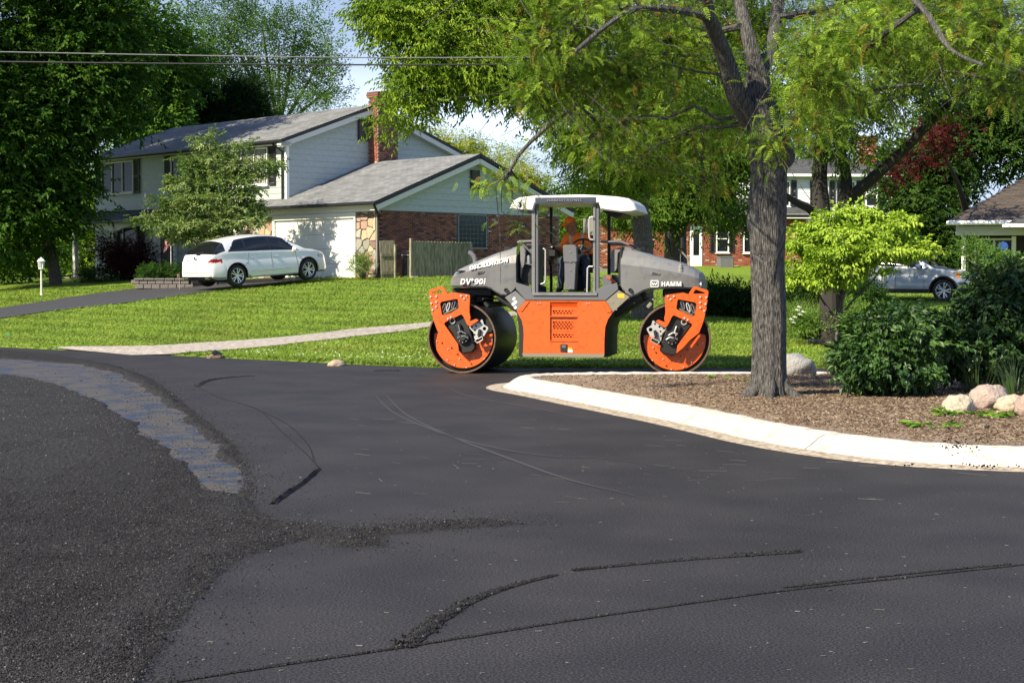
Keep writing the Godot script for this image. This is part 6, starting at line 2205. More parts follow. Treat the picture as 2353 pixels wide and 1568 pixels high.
# ---------------------------------------------------------------- cars: forward is +x, the right side +z
func pick(t: Array, x: float) -> float:      # a smooth curve through [x, value] pairs
	for i in t.size() - 1:
		if x <= t[i + 1][0] or i == t.size() - 2:
			var u := clampf((x - t[i][0]) / (t[i + 1][0] - t[i][0]), 0.0, 1.0)
			return cubic_interpolate(t[i][1], t[i + 1][1], t[maxi(i - 1, 0)][1], t[mini(i + 2, t.size() - 1)][1], u) if not t[i].size() > 2 else lerpf(t[i][1], t[i + 1][1], u)
	return t[-1][1]

func wheel(parent: Node, at: Vector3, r: float, side: float) -> void:
	var x := Transform3D(Basis(Vector3.RIGHT, PI / 2 * side), at)
	var b := MB.new()
	var w := 0.12
	b.lathe([Vector2(r * 0.68, -w), Vector2(r * 0.9, -w), Vector2(r * 0.98, -w * 0.75), Vector2(r, 0), Vector2(r * 0.98, w * 0.75), Vector2(r * 0.9, w), Vector2(r * 0.68, w * 0.95), Vector2(r * 0.66, w * 0.5)], 32, x)
	var o := put("wheel", b, M.tyre, parent)
	var rim := MB.new()
	rim.lathe([Vector2(r * 0.70, w * 0.93), Vector2(r * 0.66, w * 0.97), Vector2(r * 0.62, w * 0.8), Vector2(r * 0.62, 0)], 32, x)
	rim.lathe([Vector2(0.0, w * 0.85), Vector2(r * 0.14, w * 0.8), Vector2(r * 0.16, w * 0.6)], 16, x)
	for k in 10:
		var a := TAU * (k / 2) / 5.0 + (0.16 if k % 2 else -0.16)
		var d := Vector3(cos(a), 0, sin(a))
		rim.bar(x * (d * r * 0.1 + Vector3(0, w * 0.72, 0)), x * (Vector3(cos(a * 1.0 + (0.06 if k % 2 else -0.06)), 0, sin(a + (0.06 if k % 2 else -0.06))) * r * 0.65 + Vector3(0, w * 0.8, 0)), 0.045, 0.03, 0.006, x.basis.y)
	put("rim", rim, M.alloy, o)
	var hub := MB.new()
	hub.lathe([Vector2(0.0, w * 0.2), Vector2(r * 0.62, w * 0.2)], 24, x)
	put("brake_disc", hub, M.black_plastic, o)

func car(called: String, label: String, at: Vector3, turn: float, o: Dictionary) -> Node3D:
	var c := thing(called, label, "car", at, turn)
	var L: float = o.length
	var W: float = o.width * 0.5
	var xs := []
	var x := 0.0
	while x < L:
		xs.append(x)
		x += 0.012 if x < 0.1 or x > L - 0.12 else 0.035
	xs.append(L)
	var NS := 18
	var NU := 9
	var NT := 6
	var arch := func(q: float) -> float:
		var y := 0.0
		for wx in [o.rear, o.front]:
			var dx: float = absf(q - wx)
			if dx < o.arch:
				y = maxf(y, o.wheel + sqrt(o.arch * o.arch - dx * dx))
		return y
	var section := func(q: float) -> Array:
		var belt := pick(o.belt, q)
		var top := pick(o.top, q)
		var hw := W * pick(o.plan, q)
		var low := maxf(pick(o.low, q), arch.call(q))
		low = minf(low, belt - 0.03)
		var r := []
		for j in NS + 1:
			var t := float(j) / NS
			var y := lerpf(low, belt, t)
			var yy := clampf((y - 0.3) / maxf(0.2, belt - 0.3), 0.0, 1.0)
			var bulge := 0.955 + 0.045 * sin(clampf(yy * 1.15 + 0.12, 0, 1.0) * PI) - 0.025 * yy * yy
			var flare := 0.0
			for wx in [o.rear, o.front]:
				flare += 0.022 * exp(-pow((q - wx) / 0.5, 2.0)) * (1.0 - yy * 0.7)
			r.append(Vector3(q, y, hw * bulge + flare))
		var edge := maxf(belt + 0.005, top - lerpf(0.015, 0.075, smoothstep(0.1, 0.45, top - belt)))
		var zt: float = hw * lerpf(0.90, 0.70, smoothstep(0.05, 0.6, top - belt))
		var zb: float = r[NS].z
		for j in range(1, NU + 1):
			var t := float(j) / NU
			r.append(Vector3(q, lerpf(belt, edge, t), lerpf(zb, zt, pow(t, 1.25))))
		for j in range(1, NT + 1):
			var t := float(j) / NT
			r.append(Vector3(q, edge + (top - edge) * sin(t * PI * 0.5), zt * (1.0 - t)))
		return r
	var sec := []
	for q in xs:
		sec.append(section.call(q))
	var N := NS + NU + NT
	var mbs := {}
	var kinds := {"body": o.paint, "side_window": M.car_glass, "windscreen": M.car_glass, "rear_window": M.car_glass, "tail_lamp": M.red_lens, "headlamp": M.clear_lens, "lower_trim": o.trim, "rear_side_window": M.car_glass, "indicator": M.amber_lens, "door_pillar": M.black_plastic}
	var far := {}
	var whole := ["body", "windscreen", "rear_window", "lower_trim"]
	for k in kinds:
		mbs[k] = MB.new()
		far[k] = MB.new()
	var kind_at := func(q: float, y: float, j: int) -> String:
		var belt := pick(o.belt, q)
		var top := pick(o.top, q)
		if j >= NS and j < NS + NU and top - belt > 0.16:
			var up := (y - belt) / (top - belt)
			if q > o.side[0] + (1.0 - up) * o.side[4] + up * o.side[5] and q < o.side[3] + (1.0 - up) * o.side[6] - up * o.side[7] and up > 0.07 and up < 0.86:
				if absf(q - o.side[1]) < 0.035: return "door_pillar"
				if absf(q - o.side[2]) < 0.03: return "door_pillar"
				return "rear_side_window" if q < o.side[1] else "side_window"
		if j >= NS + NU - 1:
			if q > o.screen[0] and q < o.screen[1] and top - belt > 0.03: return "windscreen"
		if j >= NS + 2 and q < o.back[1] and q > o.back[0] and y > o.back[2]: return "rear_window"
		if o.lamps and q < 0.5 and y > o.tail[0] - q * 0.05 and y < o.tail[1] - q * 0.10 and j < NS + 4: return "tail_lamp"
		if q > L - 0.55 and y > o.head[0] + (L - q) * 0.10 and y < o.head[1] + (L - q) * 0.12 and j < NS + 2: return "indicator" if q < L - 0.43 and o.amber else "headlamp"
		if y < pick(o.trim_line, q): return "lower_trim"
		return "body"
	for i in xs.size() - 1:
		for j in N:
			var m: Vector3 = (sec[i][j] + sec[i + 1][j + 1]) * 0.5
			var kd: String = kind_at.call(m.x, m.y, j)
			for sg in [1.0, -1.0]:
				var b: MB = mbs[kd] if sg > 0.0 or kd in whole else far[kd]
				var f := Vector3(1, 1, sg)
				var nrm := []
				for e in [[i, j], [i + 1, j], [i + 1, j + 1], [i, j + 1]]:
					var p0: Vector3 = sec[maxi(e[0] - 1, 0)][e[1]]
					var p1: Vector3 = sec[mini(e[0] + 1, xs.size() - 1)][e[1]]
					var q0: Vector3 = sec[e[0]][maxi(e[1] - 1, 0)]
					var q1: Vector3 = sec[e[0]][mini(e[1] + 1, N)]
					var nn := (p1 - p0).cross(q1 - q0)
					if nn.length() < 1e-9:
						nn = Vector3(0, 0, 1)
					nrm.append(-nn.normalized() * f if nn.normalized().dot(Vector3(0, 0.6, 0.8)) < 0.0 and e[0] > 0 and e[0] < xs.size() - 1 else nn.normalized() * f)
				b.squad(sec[i][j] * f, sec[i + 1][j] * f, sec[i + 1][j + 1] * f, sec[i][j + 1] * f, nrm[0], nrm[1], nrm[2], nrm[3])
	for e in [0, xs.size() - 1]:
		for j in N:
			for sg in [1.0, -1.0]:
				var f := Vector3(1, 1, sg)
				var a: Vector3 = sec[e][j] * f
				var d: Vector3 = sec[e][j + 1] * f
				mbs.body.fo([a, d, Vector3(d.x, d.y, 0), Vector3(a.x, a.y, 0)], Vector3(-1 if e == 0 else 1, 0, 0))
	# dark floor and wheel arches
	var un := MB.new()
	un.box(Vector3(L * 0.5, 0.42, 0), Vector3(L - 0.5, 0.3, W * 1.5), 0.04)
	for wx in [o.rear, o.front]:
		un.box(Vector3(wx, o.wheel + 0.2, 0), Vector3(o.arch * 2.0, 0.8, W * 1.45), 0.1)
	put("underbody", un, M.black_plastic, c)
	for k in mbs:
		if mbs[k].v.size():
			put(k, mbs[k], kinds[k], c)
		if far[k].v.size():
			put(k, far[k], kinds[k], c)
	for wx in [o.rear, o.front]:
		for sg in [1.0, -1.0]:
			wheel(c, Vector3(wx, o.wheel, sg * (W - 0.13)), o.wheel, sg)
	# arch lips, door seams, handles, mirrors on both sides
	for sg in [1.0, -1.0]:
		for wx in [o.rear, o.front]:
			var lip := MB.new()
			var lp := []
			var lr := []
			for k in 13:
				var a := PI * k / 12.0
				var q: float = wx + cos(a) * (o.arch + 0.01)
				var y: float = o.wheel + sin(a) * (o.arch + 0.01)
				lp.append(Vector3(q, y, sg * (W * 0.955 + 0.03)))
				lr.append(o.get("lip", 0.016))
			lip.tube(lp, lr, 5)
			put("wheel_arch", lip, o.trim, c)
		for sx in o.seams:
			var sm := MB.new()
			var pts := []
			var rs := []
			for j in NS + 1:
				var s: Array = section.call(sx[0] + sx[1] * (1.0 - float(j) / NS))
				if s[j].y < 0.42: continue
				pts.append(s[j] * Vector3(1, 1, sg) + Vector3(0, 0, 0.0))
				rs.append(0.006)
			if pts.size() > 2:
				sm.tube(pts, rs, 4, false)
				put("door_seam", sm, M.black_plastic, c)
		for hx in o.handles:
			var hd := MB.new()
			var s: Array = section.call(hx)
			hd.box(Vector3(hx, o.handle_y, sg * (s[NS - 4].z + 0.012)), Vector3(0.2, 0.035, 0.035), 0.012)
			put("door_handle", hd, o.handle_mat, c)
		var ms: Array = section.call(o.mirror)
		var mr := MB.new()
		mr.box(Vector3(o.mirror, ms[NS].y + 0.08, sg * (ms[NS].z + 0.13)), Vector3(0.14, 0.15, 0.2), 0.045)
		mr.box(Vector3(o.mirror + 0.02, ms[NS].y + 0.01, sg * (ms[NS].z + 0.02)), Vector3(0.08, 0.05, 0.14), 0.01)
		put("wing_mirror", mr, o.paint, c)
		if o.get("strip", false):
			var mo := MB.new()
			var pts := []
			var rs := []
			for k in 9:
				var q := lerpf(o.rear + 0.55, o.front - 0.55, k / 8.0)
				var s: Array = section.call(q)
				pts.append(Vector3(q, 0.5 + 0.02 * k / 8.0, sg * (s[4].z + 0.006)))
				rs.append(0.022 * sin((k + 0.7) / 9.4 * PI))
			mo.tube(pts, rs, 6)
			put("side_moulding", mo, M.chrome, c)
	return c

func cars() -> void:
	rng.seed = 9
	# white car on the drive, tail towards the road
	var rear := P(543, 663.5, 58.7)
	var front := P(707, 648, 60.85)
	var dir := (front - rear)
	var yaw := atan2(-dir.z, dir.x)
	var fw := Vector3(cos(yaw), 0, -sin(yaw))
	var sd := Vector3(sin(yaw), 0, cos(yaw))     # the car's right
	var base := rear - fw * 1.05 - sd * 0.87
	var c := car("parked_car", "white family car parked on the drive facing the garage", Vector3(base.x, rear.y, base.z), yaw, {"length": 5.18, "width": 1.99, "wheel": 0.385, "arch": 0.45, "rear": 1.05, "front": 4.12, "paint": M.car_white, "trim": M.trim_grey,
		"belt": [[0.0, 0.92], [0.25, 1.10], [0.7, 1.17], [1.8, 1.13], [3.4, 1.08], [4.1, 1.05], [4.7, 0.98], [5.0, 0.86], [5.18, 0.66]],
		"top": [[0.0, 0.96], [0.14, 1.14], [0.34, 1.36], [0.62, 1.58], [0.78, 1.64], [1.5, 1.73], [2.3, 1.76], [3.0, 1.70], [3.35, 1.60], [3.75, 1.38], [4.1, 1.16], [4.5, 1.09], [4.9, 0.97], [5.1, 0.84], [5.18, 0.70]],
		"low": [[0.0, 0.42], [0.2, 0.30], [0.6, 0.28], [4.6, 0.27], [5.0, 0.27], [5.18, 0.34]],
		"plan": [[0.0, 0.84], [0.12, 0.92], [0.5, 0.985], [1.2, 1.0], [3.8, 1.0], [4.5, 0.97], [4.9, 0.88], [5.1, 0.74], [5.18, 0.6]],
		"side": [0.80, 1.52, 2.55, 3.55, -0.1, 0.42, 0.32, 0.42], "dark_pillar": true, "screen": [3.42, 4.06], "back": [0.16, 0.66, 1.16], "tail": [0.90, 1.03], "head": [0.74, 0.86], "lamps": true, "amber": false,
		"trim_line": [[0.0, 0.42], [0.6, 0.36], [4.4, 0.33], [5.18, 0.36]], "seams": [[1.62, -0.25], [2.56, 0.0], [3.62, 0.05]], "handles": [1.75, 2.75], "handle_y": 0.95, "handle_mat": M.chrome, "mirror": 3.5, "strip": true})
	c.rotation.z = atan2(front.y - rear.y, Vector2(dir.x, dir.z).length())
	var bar := MB.new()
	bar.box(Vector3(0.01, 0.985, 0), Vector3(0.03, 0.03, 1.1), 0.01)
	put("tailgate_strip", bar, M.chrome, c)
	var bd := MB.new()
	bd.lathe([Vector2(0.0, 0.02), Vector2(0.05, 0.02), Vector2(0.055, 0.0)], 16, Transform3D(Basis(Vector3(0, 0, 1), PI / 2), Vector3(0.005, 1.06, 0)))
	put("badge", bd, M.chrome, c)
	var pl := MB.new()
	pl.box(Vector3(-0.012, 0.84, 0.0), Vector3(0.02, 0.15, 0.32), 0.006)
	put("number_plate", pl, M.plate_white, c)
	for z in [-0.62, 0.62]:
		var ex := MB.new()
		ex.box(Vector3(0.06, 0.36, z), Vector3(0.12, 0.07, 0.2), 0.02)
		put("exhaust_tip", ex, M.chrome, c)
	var rb := MB.new()
	rb.box(Vector3(0.03, 0.56, 0), Vector3(0.07, 0.035, 1.5), 0.012)
	put("bumper_strip", rb, M.chrome, c)
	var wp := MB.new()
	wp.bar(Vector3(0.14, 1.22, 0.0), Vector3(0.17, 1.26, 0.34), 0.02, 0.02)
	put("rear_wiper", wp, M.black_plastic, c)
	# silver car at the right, nose to the right
	rear = P(1978, 692, 54.6)
	front = P(2150, 689, 53.4)
	dir = front - rear
	yaw = atan2(-dir.z, dir.x)
	fw = Vector3(cos(yaw), 0, -sin(yaw))
	sd = Vector3(sin(yaw), 0, cos(yaw))
	base = rear - fw * 0.9 - sd * 0.8
	var sc := car("parked_car", "silver car parked behind the lime green dogwood", Vector3(base.x, rear.y, base.z), yaw, {"length": 4.52, "width": 1.84, "wheel": 0.355, "arch": 0.43, "rear": 0.9, "front": 3.59, "paint": M.car_silver, "trim": M.black_plastic,
		"belt": [[0.0, 0.9], [0.3, 1.08], [0.8, 1.1], [2.0, 1.06], [3.0, 1.03], [3.6, 0.98], [4.1, 0.9], [4.4, 0.78], [4.52, 0.6]],
		"top": [[0.0, 0.95], [0.2, 1.25], [0.45, 1.55], [0.6, 1.61], [1.4, 1.68], [2.0, 1.66], [2.5, 1.56], [2.9, 1.34], [3.25, 1.1], [3.7, 1.03], [4.2, 0.93], [4.42, 0.82], [4.52, 0.66]],
		"low": [[0.0, 0.42], [0.2, 0.3], [4.2, 0.28], [4.52, 0.34]],
		"plan": [[0.0, 0.84], [0.12, 0.92], [0.5, 0.985], [1.2, 1.0], [3.2, 1.0], [3.9, 0.96], [4.25, 0.86], [4.45, 0.72], [4.52, 0.6]],
		"side": [0.5, 1.2, 2.05, 2.85, 0.1, 0.25, 0.28, 0.4], "dark_pillar": true, "screen": [2.55, 3.2], "back": [0.14, 0.45, 1.15], "tail": [0.85, 1.02], "head": [0.72, 0.88], "lamps": true, "amber": true,
		"trim_line": [[0.0, 0.5], [0.6, 0.44], [3.8, 0.42], [4.52, 0.46]], "seams": [[1.3, -0.2], [2.06, 0.0], [2.95, 0.05]], "handles": [1.4, 2.2], "handle_y": 0.92, "handle_mat": M.car_silver, "mirror": 2.8, "lip": 0.035})
	sc.rotation.z = 0.0

# ---------------------------------------------------------------- the road roller
func za(x: float, y: float) -> Vector2:      # left half, metres in the roller's side plane
	return Vector2(-2.58 + 0.002169 * x, 3.131 - 0.002121 * y)

func zb(x: float, y: float) -> Vector2:      # right half
	return Vector2(0.0045 + 0.002169 * x, 3.131 - 0.002121 * y)

func pa(l: Array) -> PackedVector2Array:
	var r := PackedVector2Array()
	for q in l: r.append(za(q[0], q[1]))
	return r

func pb(l: Array) -> PackedVector2Array:
	var r := PackedVector2Array()
	for q in l: r.append(zb(q[0], q[1]))
	return r

func v3(p: Vector2, z: float) -> Vector3:
	return Vector3(p.x, p.y, z)

func keyhole(outer: PackedVector2Array, hole: PackedVector2Array) -> PackedVector2Array:
	if Geometry2D.is_polygon_clockwise(outer): outer.reverse()
	if not Geometry2D.is_polygon_clockwise(hole): hole.reverse()
	var bi := 0
	var bj := 0
	var bd := 1e9
	for i in outer.size():
		for j in hole.size():
			if outer[i].distance_to(hole[j]) < bd:
				bd = outer[i].distance_to(hole[j])
				bi = i
				bj = j
	var r := PackedVector2Array()
	for i in bi + 1: r.append(outer[i])
	for k in hole.size() + 1:
		var q := hole[(bj + k) % hole.size()]
		if k == hole.size():
			q += (hole[(bj + 1) % hole.size()] - q).normalized() * -0.0 + (hole[(bj + hole.size() - 1) % hole.size()] - q).normalized() * 0.001
		r.append(q)
	var d := (outer[(bi + 1) % outer.size()] - outer[bi]).normalized() * 0.001
	r.append(outer[bi] + d)
	for i in range(bi + 1, outer.size()): r.append(outer[i])
	return r

func bolt(parent: Node, at: Vector3, r := 0.018, m: Material = null) -> void:
	var b := MB.new()
	b.lathe([Vector2(0.0, 0.02), Vector2(r * 0.7, 0.02), Vector2(r, 0.012), Vector2(r, -0.004)], 6, Transform3D(Basis(Vector3.RIGHT, PI / 2), at))
	put("bolt", b, m if m else M.zinc, parent)

func drum(root: Node3D, at: Vector3, yaw: float, mir: float) -> void:
	# local frame: the drum's centre; near face at +z; mir = -1 turns the left drum's picture into the right one's
	var R := 0.597
	var W := 0.82
	var ax := Transform3D(Basis(Vector3.RIGHT, PI / 2), Vector3.ZERO)    # lathe axis y -> +z
	var sh := MB.new()
	sh.lathe([Vector2(R - 0.012, -W), Vector2(R, -W + 0.012), Vector2(R, W - 0.03)], 72, ax)
	var d := put("drum", sh, M.drum_steel, root)
	d.position = at
	d.rotation.y = yaw
	var rim := MB.new()
	for s in [1.0, -1.0]:
		var x := Transform3D(Basis(Vector3.RIGHT, PI / 2 * s), Vector3.ZERO)
		rim.lathe([Vector2(R + 0.001, W - 0.032), Vector2(R + 0.001, W - 0.008), Vector2(R - 0.006, W), Vector2(R - 0.026, W), Vector2(R - 0.03, W - 0.01)], 72, x)
	put("drum_rim", rim, M.worn_rim, d)
	var inn := MB.new()
	for s in [1.0, -1.0]:
		var x := Transform3D(Basis(Vector3.RIGHT, PI / 2 * s), Vector3.ZERO)
		inn.lathe([Vector2(R - 0.03, W - 0.01), Vector2(R - 0.035, W - 0.2), Vector2(0.0, W - 0.2)], 72, x)
	put("drum_hollow", inn, M.machine_black, d)
	var q := func(x: float, y: float) -> Vector2: return Vector2((x - 365.0) / 465.0 * mir, (1195.0 - y) / 471.0)
	# the orange disc, cut along the top
	var seg := PackedVector2Array()
	for k in 41:
		var a := deg_to_rad(lerpf(172.0, 368.0, k / 40.0))
		seg.append(Vector2(cos(a) * 0.517 * 1.0 + 0.0, sin(a) * 0.517))
	seg.append(q.call(585, 1160))
	seg.append(q.call(520, 1150))
	seg.append(q.call(470, 1250))
	seg.append(q.call(230, 1200))
	seg.append(q.call(170, 1145))
	if mir < 0:
		for k in 41:
			var a := deg_to_rad(lerpf(172.0, 368.0, k / 40.0))
			seg[k] = Vector2(-cos(a) * 0.517, sin(a) * 0.517)
	var b := MB.new()
	b.prism(seg, W - 0.16, W - 0.12, 0.006)
	var disc := put("drum_disc", b, M.orange_paint, root)
	disc.position = at
	disc.rotation.y = yaw
	for k in [[150, 1225], [190, 1235], [242, 1287], [235, 1373], [335, 1362], [390, 1432], [453, 1350], [535, 1362], [600, 1210], [530, 1260], [510, 1297], [268, 1275], [318, 1325], [430, 1400], [295, 1410]]:
		bolt(disc, v3(q.call(k[0], k[1]), W - 0.12), 0.013, M.machine_black if k[0] in [268, 318, 510, 190, 430] else null)
	# yoke: thick plate with a window for the hose springs and an open slot for the motor
	var outer := PackedVector2Array()
	for k in [[110, 822], [118, 810], [205, 783], [222, 784], [236, 798], [262, 842], [300, 830], [420, 846], [438, 850], [441, 862], [437, 985], [446, 1030], [440, 1060], [490, 1040], [512, 1052], [440, 1100], [420, 1085], [388, 1018], [372, 1004], [240, 1068], [232, 1082], [345, 1240], [352, 1300], [300, 1255], [258, 1205], [180, 1140], [150, 1060], [126, 960]]:
		outer.append(q.call(k[0], k[1]))
	var hole := PackedVector2Array()
	for k in [[200, 920], [212, 905], [330, 882], [344, 884], [354, 950], [345, 962], [228, 1012], [214, 1008]]:
		hole.append(q.call(k[0], k[1]))
	var slot := PackedVector2Array()
	for k in [[134, 838], [140, 828], [205, 805], [215, 812], [228, 838]]:
		slot.append(q.call(k[0], k[1]))
	var plate := MB.new()
	plate.prism(keyhole(keyhole(outer, hole), slot), W + 0.03, W + 0.085)
	var yk := put("yoke", plate, M.orange_paint, root)
	yk.position = at
	yk.rotation.y = yaw
	var dish := MB.new()                       # box behind the spring window
	dish.prism(pmap(q, [[190, 895], [350, 870], [365, 960], [215, 1025]]), W - 0.12, W + 0.02)
	put("yoke_box", dish, M.machine_black, yk)
	var arm := MB.new()
	arm.prism(pmap(q, [[140, 850], [430, 862], [430, 985], [300, 1010], [160, 1010]]), W - 0.5, W + 0.028)
	put("yoke_arm", arm, M.machine_black, yk)
	for k in [[126, 868], [172, 864], [172, 908], [132, 920], [170, 947], [141, 972], [373, 860], [417, 860], [397, 882], [290, 1028], [266, 1041]]:
		bolt(yk, v3(q.call(k[0], k[1]), W + 0.085), 0.02)
	for k in 3:
		var sp := MB.new()
		var pts := []
		var rs := []
		var cx: Vector2 = q.call([228, 262, 305][k], [955, 945, 925][k])
		for j in 17:
			var a := TAU * j / 16.0
			pts.append(Vector3(cx.x + 0.022 * cos(a) + 0.02 * mir * sin(a), cx.y + 0.075 * sin(a), W + 0.04))
			rs.append(0.011)
		sp.tube(pts, rs, 6, false)
		put("hose_coil", sp, M.frame_grey if k != 1 else M.zinc, yk)
	var pipe := MB.new()
	pipe.tube([v3(q.call(232, 1003), W + 0.09), v3(q.call(285, 980), W + 0.1), v3(q.call(332, 955), W + 0.09)], [0.01, 0.01, 0.01], 6)
	put("hose_clamp", pipe, M.dusty_grey, yk)
	# motor carrier
	var mo := MB.new()
	mo.prism(pmap(q, [[234, 1078], [246, 1066], [362, 1006], [378, 1010], [412, 1062], [474, 1258], [474, 1278], [446, 1304], [372, 1318], [352, 1306], [340, 1270], [300, 1170]]), W - 0.1, W + 0.02, 0.012)
	var carrier := put("motor_carrier", mo, M.machine_black, root)
	carrier.position = at
	carrier.rotation.y = yaw
	var hole2 := MB.new()
	hole2.lathe([Vector2(0.05, 0.0), Vector2(0.05, 0.02), Vector2(0.034, 0.02), Vector2(0.034, 0.0)], 20, Transform3D(Basis(Vector3.RIGHT, PI / 2), v3(q.call(295, 1058), W + 0.02)))
	put("lifting_eye", hole2, M.zinc, carrier)
	var mt := MB.new()
	mt.lathe([Vector2(0.0, 0.1), Vector2(0.05, 0.1), Vector2(0.06, 0.07), Vector2(0.1, 0.06), Vector2(0.105, 0.0)], 20, Transform3D(Basis(Vector3.RIGHT, PI / 2), v3(q.call(385, 1190), W + 0.02)))
	mt.box(v3(q.call(350, 1120), W + 0.05), Vector3(0.1, 0.16, 0.07), 0.015, Basis(Vector3(0, 0, 1), 0.3 * mir))
	put("motor", mt, M.black_plastic, carrier)
	for k in 8:
		var a := TAU * k / 8.0
		bolt(carrier, v3(q.call(385, 1190), W + 0.08) + Vector3(cos(a), sin(a), 0) * 0.08, 0.01)
	for k in [[[345, 1150], [380, 1140], [410, 1160]], [[360, 1185], [400, 1175], [430, 1195]], [[352, 1092], [366, 1130], [352, 1160]]]:
		var ho := MB.new()
		ho.tube([v3(q.call(k[0][0], k[0][1]), W + 0.1), v3(q.call(k[1][0], k[1][1]), W + 0.12), v3(q.call(k[2][0], k[2][1]), W + 0.1)], [0.014, 0.014, 0.014], 7)
		put("hose", ho, M.zinc if mir < 0 else M.frame_grey, carrier)
	# drilled bracket plate beside it
	var br := pmap(q, [[424, 1108], [478, 1076], [516, 1062], [524, 1046], [536, 1050], [544, 1084], [578, 1106], [580, 1118], [548, 1176], [500, 1180], [482, 1222], [468, 1196], [462, 1150]])
	if Geometry2D.is_polygon_clockwise(br): br.reverse()
	var bp := CSGCombiner3D.new()
	bp.name = "bracket_plate"
	yk.add_child(bp, true)
	var cp := CSGPolygon3D.new()
	cp.polygon = br
	cp.depth = 0.014
	cp.position.z = W + 0.0
	cp.material = M.zinc
	bp.add_child(cp, true)
	for k in [[448, 1108, 9], [482, 1096, 8], [516, 1074, 8], [474, 1132, 8], [550, 1118, 15], [470, 1168, 8]]:
		var hc := CSGCylinder3D.new()
		hc.radius = k[2] / 468.0
		hc.height = 0.06
		hc.sides = 12
		hc.operation = CSGShape3D.OPERATION_SUBTRACTION
		hc.material = M.zinc
		hc.transform = Transform3D(Basis(Vector3.RIGHT, PI / 2), v3(q.call(k[0], k[1]), W))
		bp.add_child(hc, true)
	var sc := MB.new()
	sc.box(v3(q.call(512, 1206), W + 0.04), Vector3(0.15, 0.07, 0.05), 0.012, Basis(Vector3(0, 0, 1), 0.35 * mir))
	sc.box(v3(q.call(512, 1150), W + 0.03), Vector3(0.05, 0.12, 0.04), 0.01, Basis(Vector3(0, 0, 1), -0.2 * mir))
	put("scraper_block", sc, M.machine_black, yk)
	var lat := MB.new()
	var pp := []
	for k in [[480, 1212], [500, 1232], [548, 1204], [540, 1182], [486, 1206]]:
		pp.append(v3(q.call(k[0], k[1]), W + 0.08))
	lat.tube(pp, [0.009, 0.009, 0.009, 0.009, 0.009], 6)
	put("latch", lat, M.zinc, yk)
	# the cross member over the drum and the far yoke plate
	var cr := MB.new()
	var c0: Vector2 = q.call(280, 880)
	cr.box(Vector3(c0.x, c0.y, 0.0), Vector3(0.5, 0.12, W * 2.0), 0.02)
	put("yoke_beam", cr, M.machine_black, yk)
	var fp := MB.new()
	fp.prism(pmap(q, [[110, 822], [205, 783], [262, 842], [438, 850], [440, 1060], [352, 1300], [180, 1140], [126, 960]]), -W - 0.085, -W - 0.03)
	put("far_yoke_plate", fp, M.orange_paint, yk)
	# scraper bar with spray pipe on the inner side
	var sb := MB.new()
	var e: Vector2 = q.call(560, 930)
	sb.box(Vector3(e.x, e.y, 0.0), Vector3(0.06, 0.1, W * 1.9), 0.01, Basis(Vector3(0, 0, 1), 0.7 * mir))
	sb.tube([Vector3(e.x - 0.06 * mir, e.y + 0.1, -W * 0.9), Vector3(e.x - 0.06 * mir, e.y + 0.1, W * 0.95)], [0.016, 0.016], 8)
	put("scraper_bar", sb, M.dusty_grey if mir < 0 else M.machine_black, yk)

func pmap(f: Callable, l: Array) -> PackedVector2Array:
	var r := PackedVector2Array()
	for k in l: r.append(f.call(k[0], k[1]))
	return r

# hood: cross sections along the machine: x, bottom, crease, top, half widths at each; closed by flat ends
func hood(root: Node3D, rows: Array, mir: bool) -> MeshInstance3D:
	var b := MB.new()
	var secs := []
	for r in rows:
		var s := []
		var x: float = r[0]
		# from the near bottom up over the top to the far bottom, with small rounded steps
		var near := [Vector2(r[4] - 0.03, r[1]), Vector2(r[4], r[1] + 0.03), Vector2(lerpf(r[4], r[5], 0.5), lerpf(r[1], r[2], 0.5)), Vector2(r[5], r[2] - 0.012), Vector2(r[5] - 0.012, r[2] + 0.006), Vector2(lerpf(r[5], r[6], 0.55), lerpf(r[2], r[3], 0.5)), Vector2(r[6] + 0.03, r[3] - 0.05), Vector2(r[6], r[3] - 0.018), Vector2(r[6] - 0.05, r[3]), Vector2(0.0, r[3] + 0.012)]
		for q in near: s.append(Vector3(x, q.y, q.x))
		for i in range(near.size() - 2, -1, -1): s.append(Vector3(x, near[i].y, -near[i].x))
		secs.append(s)
	var n: int = secs[0].size()
	for i in secs.size() - 1:
		for j in n - 1:
			var o := Vector3(0, 0.3, 1.0 if j < n / 2 else -1.0) if j < 6 or j > n - 8 else Vector3.UP
			b.fo([secs[i][j], secs[i + 1][j], secs[i + 1][j + 1], secs[i][j + 1]], o)
		b.fo([secs[i][0], secs[i + 1][0], secs[i + 1][n - 1], secs[i][n - 1]], Vector3.DOWN)
	for e in [0, secs.size() - 1]:
		var ce := Vector3.ZERO
		for q in secs[e]: ce += q
		ce /= n
		for j in n:
			b.fo([ce, secs[e][j], secs[e][(j + 1) % n]], Vector3(signf(secs[e][0].x - secs[(secs.size() - 1) if e == 0 else 0][0].x), 0, 0))
	return put("hood", b, M.hood_grey, root)

